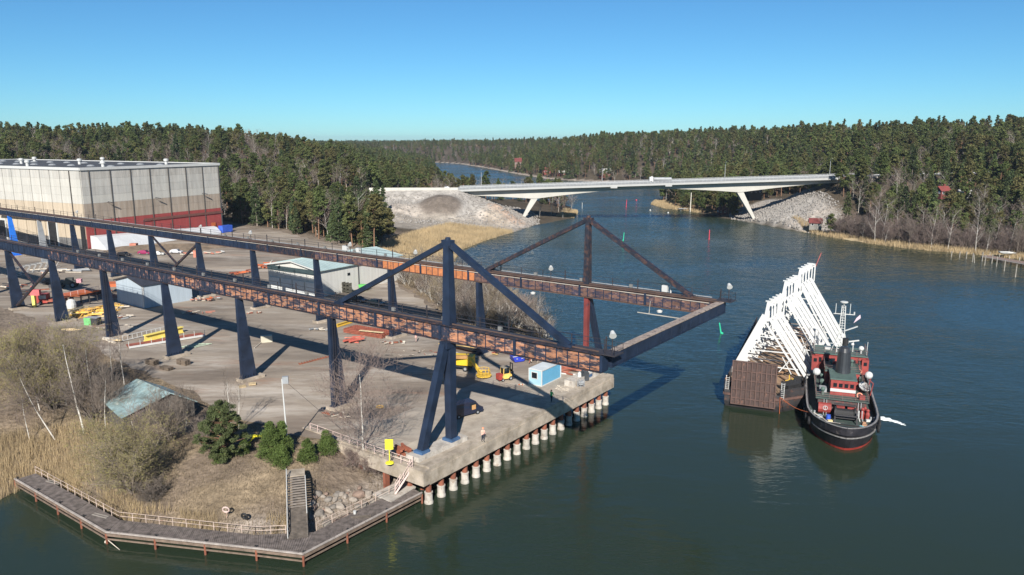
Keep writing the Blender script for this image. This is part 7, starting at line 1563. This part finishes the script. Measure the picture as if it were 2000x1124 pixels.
# ================================================================ people
def person(name_label, loc, rz, top, legs, arms, hat=None, stride=.12, scale=1.0, ph=0.):
    t = thing('person', name_label, 'person', loc, rz); t.scale = (scale,) * 3
    J = {'pel': (0, 0, .95), 'wai': (0, 0, 1.12), 'che': (.02, 0, 1.36), 'nec': (.02, 0, 1.50), 'hd0': (.03, 0, 1.58), 'hd1': (.04, 0, 1.70),
         'hl': (0, .10, .92), 'kl': (stride + .03, .11, .50), 'al': (stride * .6, .11, .09), 'tl': (stride * .6 + .17, .12, .04), 'hr': (0, -.10, .92), 'kr': (-stride + .05, -.11, .50), 'ar': (-stride * 1.4, -.11, .09), 'tr': (-stride * 1.4 + .17, -.12, .04),
         'sl': (.01, .19, 1.43), 'sr': (.01, -.19, 1.43)}
    E_ = [('pel', 'wai'), ('wai', 'che'), ('che', 'nec'), ('nec', 'hd0'), ('hd0', 'hd1'), ('pel', 'hl'), ('hl', 'kl'), ('kl', 'al'), ('al', 'tl'), ('pel', 'hr'), ('hr', 'kr'), ('kr', 'ar'), ('ar', 'tr'), ('che', 'sl'), ('che', 'sr')]
    for s, sg in (('l', 1), ('r', -1)):
        el, wr = arms[0 if sg > 0 else 1]; J['e' + s] = el; J['w' + s] = wr; E_ += [('s' + s, 'e' + s), ('e' + s, 'w' + s)]
        w_ = Vector(wr); d_ = (w_ - Vector(el)).normalized(); sd = d_.cross(Vector((0, 0, 1))); sd = sd.normalized() if sd.length > .1 else Vector((0, 1, 0))
        J['p' + s] = tuple(w_ + d_ * .07); E_.append(('w' + s, 'p' + s))
        for k in range(4): off = sd * (k - 1.5) * .022; b_ = Vector(J['p' + s]) + off; J['f%s%d' % (s, k)] = tuple(b_ + d_ * (.065 + .012 * (k in (1, 2)))+ Vector((0, 0, -.012))); E_.append(('p' + s, 'f%s%d' % (s, k)))
        J['h' + s + 't'] = tuple(w_ + d_ * .05 + sd * .06); E_.append(('w' + s, 'h' + s + 't'))
    rd = {'pel': .13, 'wai': .125, 'che': .15, 'nec': .055, 'hd0': .08, 'hd1': .095, 'h': .09, 'k': .062, 'a': .045, 't': .04, 's': .065, 'e': .045, 'w': .03, 'p': .032, 'f': .009}
    names = list(J); me = bpy.data.meshes.new('body'); me.from_pydata([J[n] for n in names], [(names.index(a), names.index(b)) for a, b in E_], [])
    o = link('body', me, t); m = o.modifiers.new('skin', 'SKIN')
    if not me.skin_vertices: 
        import bmesh as bmm; bm = bmm.new(); bm.from_mesh(me); bm.verts.layers.skin.verify(); bm.to_mesh(me); bm.free()
    sv = me.skin_vertices[0].data
    for i, n in enumerate(names):
        r = rd.get(n) or (.018 if n.endswith('t') and n.startswith('h') and len(n) == 3 else rd.get(n[0], .05)); sv[i].radius = (r, r * (1.15 if n in ('pel', 'wai', 'che') else 1)); sv[i].use_root = (n == 'pel')
    o.modifiers.new('smooth', 'SUBSURF').levels = 1; o.modifiers['smooth'].render_levels = 1
    bm_ = bpy.data.materials.new('clothed_body'); bm_.use_nodes = True; N, L = bm_.node_tree.nodes, bm_.node_tree.links; tc = N.new('ShaderNodeTexCoord'); sx = N.new('ShaderNodeSeparateXYZ'); L.new(tc.outputs['Object'], sx.inputs[0]); cr = N.new('ShaderNodeValToRGB'); cr.color_ramp.interpolation = 'CONSTANT'
    mr = N.new('ShaderNodeMapRange'); mr.inputs[1].default_value = 0; mr.inputs[2].default_value = 2; L.new(sx.outputs['Z'], mr.inputs[0]); L.new(mr.outputs[0], cr.inputs[0]); e = cr.color_ramp.elements; e[0].position = 0; e[0].color = (.03, .025, .02, 1); e[1].position = .05; e[1].color = (*legs, 1)
    x = e.new(.47); x.color = (*top, 1); x = e.new(.755); x.color = (.50, .30, .22, 1); L.new(cr.outputs[0], N['Principled BSDF'].inputs['Base Color']); N['Principled BSDF'].inputs['Roughness'].default_value = .85; me.materials.append(bm_)
    hd = Vector((.04, 0, 1.68)); skin = M('skin', (.50, .30, .22), .6)
    part('head', MB().ball(hd, .105, 12, 8, (1.0, .86, 1.15)).ball(hd + Vector((.105, 0, -.01)), .02, 6, 4).ball(hd + Vector((0, .09, 0)), .022, 6, 4).ball(hd + Vector((0, -.09, 0)), .022, 6, 4), skin, t)
    part('eye', MB().ball(hd + Vector((.092, .035, .02)), .012, 6, 4), black_m, t); part('eye', MB().ball(hd + Vector((.092, -.035, .02)), .012, 6, 4), black_m, t); part('mouth', MB().box(hd + Vector((.098, 0, -.055)), (.01, .05, .01)), red_p, t)
    if hat is not None: part('helmet', MB().lathe(hd + Vector((-.005, 0, .03)), [(.145, 0), (.125, .05), (.10, .10), (.04, .135)], 12), M('helmet_%d' % int(hat[0] * 100 + hat[2] * 10), hat, .4), t)
    else: part('hair', MB().ball(hd + Vector((-.02, 0, .035)), .108, 10, 6, (1, .95, 1)), M('brown_hair', (.06, .035, .02), .9), t)
    return t
dn = ((( .05, .26, 1.16), (.14, .25, .93)), ((.05, -.26, 1.16), (.14, -.25, .93)))
person('person in a green top with raised arms standing in the girder shadow on the quay', gy(1077, 786), rad(60), (.06, .42, .10), (.02, .02, .025), (((.2, .3, 1.45), (.3, .28, 1.72)), ((.1, -.28, 1.18), (.25, -.22, 1.0))), None, .16, 1.12)
person('person in an orange helmet and white top looking over the quay edge', gy(943, 863), rad(-50), (.72, .42, .33), (.04, .04, .05), dn, (.75, .25, .12), .06, 1.12)
person('person in a pale pink jacket crouched over work near the lattice mats', gy(813, 669), rad(150), (.68, .40, .34), (.35, .25, .22), dn, (.7, .5, .4), .04, 1.05)
q = bo + Rb @ Vector((.25, 2.6, DZ + .05)); person('person in an orange jacket standing at the left edge of the barge bow', q, rad(200), (.75, .33, .12), (.05, .05, .07), dn, (.7, .6, .5), .05, 1.1)
# ================================================================ plants near the camera
gh = np.random.default_rng(99)
def bush(name, label, px, py, h, kids_=8, multi=6, spread=.75, z=None, buds=0, twr=.018, bk=bark_grey, tw=twig_m, group=None, cat='bush', depth=3, tr=.014, size=.14, pos=None, side=.36):
    q = pos if pos is not None else G(px, py, 4.0 if z is None else z)
    if z is None and pos is None:
        for _ in range(3): q = G(px, py, gz(q.x, q.y))
    q = Vector((q.x, q.y, gz(q.x, q.y)))
    th, fi = bare(h, gh, depth, kids_, spread, tr, .16, multi=multi, twr=twr, first=.12, side=side); t = thing(name, label, cat, q, group=group)
    part('trunk', mesh_np('trunk', *seg_mesh(th, 5), bk, smooth=True), None, t); part('twigs', mesh_np('twigs', *seg_mesh(fi, 3), tw), None, t)
    if buds:
        ends = fi[gh.integers(0, len(fi), buds)][:, 3:6]; V, F = clump_mesh(ends, np.full((buds, 3), .12), 2, size, gh, tri=True); part('buds', mesh_np('buds', V, F, bud_m), None, t)
    return t
bush('budding_willow', 'big round willow with yellow-green buds at the upper left of the bank', 105, 790, 12.5, 9, 11, .85, buds=20000, twr=.016, tw=twig_y, cat='willow', size=.16)
bush('budding_willow', 'wide spreading bush with ochre buds above the middle of the boardwalk', 262, 965, 10.0, 9, 13, .9, buds=14000, twr=.013, tw=twig_y, cat='willow', size=.13)
bush('bare_bush', 'dense grey leafless bush between the two willows', 190, 830, 8.5, 8, 10, .7, twr=.015)
bush('bare_bush', 'grey leafless bush left of the turquoise roofed hut', 150, 760, 8.0, 8, 8, .7, twr=.016)
bush('bare_bush', 'tall grey thicket at the left edge of the picture', 10, 740, 8.0, 8, 9, .8, twr=.016)
bush('bare_bush', 'leafless shrub in front of the hut wall', 335, 860, 6.5, 7, 7, .5, twr=.015)
bush('bare_bush', 'low brown tangle at the end of the quay railing', 735, 930, 3.4, 8, 11, 1.0, twr=.011, tr=.012)
bush('bare_bush', 'low brown tangle left of the tall birch foot', 690, 925, 2.8, 7, 10, 1.0, twr=.011, tr=.012)
bush('bare_bush', 'small leafless shrub beside the big pine', 395, 870, 3.6, 7, 8, .8, twr=.012)
bush('bare_bush', 'dry grey shrub at the shore below the ochre budded bush', 300, 1000, 3.2, 8, 11, .9, twr=.011)
bush('bare_bush', 'grey brushwood at the far left over the reeds', 60, 700, 6.5, 7, 9, .8, twr=.016)
def birch(label, fx, fy, tx, ty, h, kids_=6, depth=3, spread=.62, first=.3, twr=.017, tr=.0115, side=.3):
    q = G(fx, fy, 4)
    for _ in range(3): q = G(fx, fy, gz(q.x, q.y))
    lean = (tx - fx) / 1480 * q.length / h * .9; z = gz(q.x, q.y); th, fi = bare(h, gh, depth, kids_, spread, tr, .10, twr=twr, first=first, lean=(lean, 0), side=side, slim=True); t = thing('birch_tree', label, 'birch', (q.x, q.y, z))
    part('trunk', mesh_np('trunk', *seg_mesh(th, 7), bark_birch, smooth=True), None, t); part('twigs', mesh_np('twigs', *seg_mesh(fi, 3), twig_m), None, t)
birch('white birch leaning to the left, nearest to the reeds', 110, 868, 55, 715, 10.5, 8, 3, .6, .35, side=.4)
birch('tall white birch with a forked top between the willows', 165, 850, 135, 635, 14, 9, 3, .6, .3, side=.36)
birch('slender white birch just right of the forked one', 183, 805, 176, 680, 11, 8, 3, .6, .3, side=.36)
birch('thin white birch in front of the fifth column', 219, 752, 217, 670, 8, 6, 3, .5, .3)
birch('thin white birch right of the fifth column above the hut', 243, 752, 246, 640, 9, 6, 3, .5, .3)
birch('tall bare birch with wide branches standing alone beside the quay', 712, 918, 703, 705, 13.5, 12, 3, .8, .12, .020, .012, .42)
birch('thin bare birch behind the big pine, left stem', 452, 845, 447, 745, 7.5, 5, 3, .4, .3)
birch('thin bare birch behind the big pine, right stem', 466, 838, 470, 750, 7.0, 5, 3, .4, .3)
for i, (fx, fy, tx, ty, h, lab_) in enumerate(((78, 800, 60, 660, 9, 'thin leafless tree in the left willow, left stem'), (130, 792, 140, 655, 9.5, 'thin leafless tree rising out of the left willow, right stem'), (205, 842, 222, 700, 8.5, 'thin leafless tree between the birches and the hut'), (285, 930, 262, 800, 7.5, 'thin leafless tree standing inside the ochre budded bush'), (330, 850, 338, 770, 5.5, 'thin leafless tree against the dark hut wall'), (362, 838, 372, 765, 5.5, 'thin leafless tree at the right corner of the hut'), (60, 870, 50, 770, 7, 'thin leafless tree over the reeds at the left'))):
    birch(lab_, fx, fy, tx, ty, h, 8, 3, .6, .2, .018, .011, .4)
def near_conifer(name, label, px, py, h, w, spruce, ncl, nf, size, cat='pine tree'):
    q = G(px, py, 4.5)
    for _ in range(3): q = G(px, py, gz(q.x, q.y))
    t_, c_ = pine(h, gh, ncl, nf, size, .06, w, spruce=spruce, tri=True, rk=.72); t = tree_thing(name, label, cat, t_, c_, bark_pine, young_m if spruce else near_pine_m); t.location = (q.x, q.y, gz(q.x, q.y))
near_pine_m = M('bushy_pine_needles', (.085, .105, .042), .8, var=.35, scale=.9, transl=.2, spec=.2)
near_conifer('pine_tree', 'bushy dark pine, largest of the near conifers above the gangway', 440, 895, 7.4, 2.1, False, 170, 150, .26)
near_conifer('young_conifer', 'young green conifer left of the white lamp mast', 530, 892, 4.6, 1.75, True, 110, 130, .20, 'conifer')
near_conifer('young_conifer', 'young green conifer right behind the white lamp mast', 552, 882, 4.0, 1.6, True, 90, 120, .20, 'conifer')
near_conifer('young_conifer', 'small round conifer at the foot of the lamp mast', 551, 912, 2.6, 2.0, True, 70, 120, .18, 'conifer')
near_conifer('young_conifer', 'small yellow-green conifer right of the lamp mast', 600, 906, 2.8, 2.3, True, 80, 120, .18, 'conifer')
near_conifer('young_conifer', 'small grey-green conifer farthest right of the group', 640, 888, 3.0, 2.3, True, 80, 110, .18, 'conifer')
near_conifer('young_conifer', 'tiny conifer tuft under the big pine', 478, 885, 1.7, 2.4, True, 40, 90, .17, 'conifer')
near_conifer('young_conifer', 'tiny conifer tuft at the lower left of the big pine', 430, 903, 1.6, 2.4, True, 40, 90, .17, 'conifer')
q = gy(1012, 690); solo('green_bush', one_mesh('green_bush', [clump_mesh(np.array([[q.x, q.y, 5.5], [q.x + .8, q.y, 5.4], [q.x - .8, q.y + .4, 5.4]]), np.array([[.9, .7, .55]] * 3), 160, .28, gh, tri=True)], [young_m]), None, 'small green bush at the far side of the quay yard', 'bush')
# thicket along the inner shore behind the far runway
variants = []
for k in range(5):
    th, fi = bare(6.2 + k * .5, gh, 3, 6, .6, .010, .14, multi=5, twr=.020, first=.1, side=.4)
    t = thing('thicket_bush', 'leafless grey-yellow bush in the thicket between the yard and the inner bay', 'bush', group='thicket along the inner bay'); part('trunk', mesh_np('trunk', *seg_mesh(th, 4), bark_grey if k % 2 else bark_birch, smooth=True), None, t)
    part('twigs', mesh_np('twigs', *seg_mesh(fi, 3), twig_y if k % 2 else twig_m), None, t); variants.append(t)
cand = []
gq = np.random.default_rng(3)
for _ in range(1500):
    px = gq.uniform(770, 1075); py = gq.uniform(545, 668); q = G(px, py, 2.5); cand.append((q.x, q.y))
for _ in range(500):
    px = gq.uniform(690, 830); py = gq.uniform(468, 545); q = G(px, py, 3); cand.append((q.x, q.y))
cand = np.array(cand); cz, cA = groundz(cand[:, 0], cand[:, 1]); ok_ = cA['land'] & (cA['dy'] > 1.5) & (cA['d'] > .8) & cA['inL']; P = np.column_stack([cand, cz])[ok_]; P = P[thin(P, 2.6)][:130]
first_ = [True] * 5
for i, (x, y, z) in enumerate(P):
    k = i % 5; s = gq.uniform(.55, 1.1)
    if first_[k]: kids(variants[k]); move(variants[k], (x, y, z - .2), gq.uniform(0, 6.28), s); first_[k] = False
    else: copy_tree(variants[k], (x, y, z - .2), gq.uniform(0, 6.28), None, s)
print('thicket', len(P))
# grass and reeds: blades joined, nobody could count them
def blades(name, label, pts, h0, h1, w, mat, seed, lean=.25, cat='grass'):
    g = np.random.default_rng(seed); n = len(pts); a = g.uniform(0, 6.283, n); h = g.uniform(h0, h1, n); dx = np.cos(a); dy = np.sin(a); ww = w * g.uniform(.6, 1.3, n)
    la = g.uniform(0, 6.283, n); ll = lean * h * g.random(n); b = pts - np.array([0, 0, .1])
    V = np.stack([b + np.stack([-dx * ww, -dy * ww, 0 * h], 1), b + np.stack([dx * ww, dy * ww, 0 * h], 1), b + np.stack([np.cos(la) * ll + dx * ww * .3, np.sin(la) * ll + dy * ww * .3, h], 1)], 1).reshape(-1, 3)
    o = link(name, mesh_np(name, V, np.arange(n * 3).reshape(-1, 3), mat)); o['kind'] = 'stuff'; o['label'] = label; o['category'] = cat
def scatter(n, x0, x1, y0, y1, seed, fn):
    g = np.random.default_rng(seed); X = g.uniform(x0, x1, n); Y = g.uniform(y0, y1, n); Z, A = groundz(X, Y); k = A['land'] & fn(X, Y, A, g); return np.stack([X, Y, Z], 1)[k]
pn = scatter(330000, -100, -9, 70, 175, 1, lambda X, Y, A, g: (A['dy'] > .6) & (A['d'] > .5) & (fbm(X, Y, 5) + .35 * fbm(X + 9, Y, 1.5) > .52 + .12 * g.random(len(X))) & (Y < 150) & ~inside(X, Y, [tuple(v[:2]) for v in (Ow[3], Ow[4], Iw[4], Iw[3])]))
blades('dry_grass', 'dry straw-coloured grass covering the bank above the boardwalk', pn[:95000], .18, .55, .035, drygrass_m, 2)
rl = scatter(90000, -110, -50, 88, 130, 3, lambda X, Y, A, g: (A['d'] < 13) & (X < -57 + 3 * g.random(len(X))) & (A['dy'] > 4) & (fbm(X, Y, 4) > .33 + .12 * (A['d'] / 17)))
blades('reeds', 'tall pale dry reeds at the left end of the boardwalk', rl[:42000], .7, 1.9, .026, reed_m, 4, .3, 'reeds')
rs = scatter(60000, -60, -12, 72, 100, 13, lambda X, Y, A, g: (A['d'] < 3.2) & (A['d'] > .3) & (X < -24) & (fbm(X, Y, 3) > .42))
blades('shore_reeds', 'thin dry reeds standing along the boardwalk railing', rs[:9000], .7, 1.7, .022, reed_m, 14, .35, 'reeds')
rf_ = scatter(160000, -75, 20, 250, 372, 5, lambda X, Y, A, g: (A['d'] < 30) & (A['d'] > .2) & A['inL'] & (X > -62) & (fbm(X, Y, 9) > .30))
blades('reeds', 'broad pale reed bed in front of the left embankment', rf_[:45000], 1.2, 2.4, .09, reed_m, 6, .25, 'reeds')
rr = scatter(200000, 130, 260, 230, 420, 7, lambda X, Y, A, g: (A['d'] < 7) & A['inR'] & (fbm(X, Y, 12) > .38) & (X > 145))
blades('reeds', 'pale reed fringe along the right shore', rr[:26000], 1.2, 2.3, .09, reed_m, 8, .25, 'reeds')
rc_ = scatter(60000, 80, 130, 470, 560, 9, lambda X, Y, A, g: (A['d'] < 16) & A['inR'])
blades('reeds', 'pale reeds on the point under the bridge', rc_[:9000], 1.2, 2.2, .12, reed_m, 10, .25, 'reeds')
rt = scatter(60000, -10, 45, 400, 480, 11, lambda X, Y, A, g: (A['d'] < 9) & A['inL'] & (Y > 440) & (X > 22))
blades('reeds', 'pale reeds at the tip of the spit behind the bridge leg', rt[:7000], 1.0, 2.0, .12, reed_m, 12, .25, 'reeds')
mg = scatter(120000, -80, 10, 140, 260, 15, lambda X, Y, A, g: (A['dy'] > .8) & A['inL'] & (X > -75) & (fbm(X, Y, 6) > .4))
blades('dry_grass', 'dry grass on the strip between the yard and the inner bay', mg[:30000], .4, 1.1, .06, drygrass_m, 16)
# reed-brown scrub growing on the far slopes' open ground: skipped where trees stand
# ================================================================ thin spring haze over the far ridges
hz = MB(); hz.box((0, 2950, 29), (9400, 6100, 70)); hm = bpy.data.materials.new('thin_haze'); hm.use_nodes = True; N, L = hm.node_tree.nodes, hm.node_tree.links; N.remove(N['Principled BSDF'])
pv = N.new('ShaderNodeVolumePrincipled'); pv.inputs['Color'].default_value = (.78, .88, 1, 1); pv.inputs['Density'].default_value = .00007; pv.inputs['Anisotropy'].default_value = .2; L.new(pv.outputs[0], N['Material Output'].inputs['Volume'])
ho = solo('haze', hz, hm, None, None, kind='stuff', recentre=False)
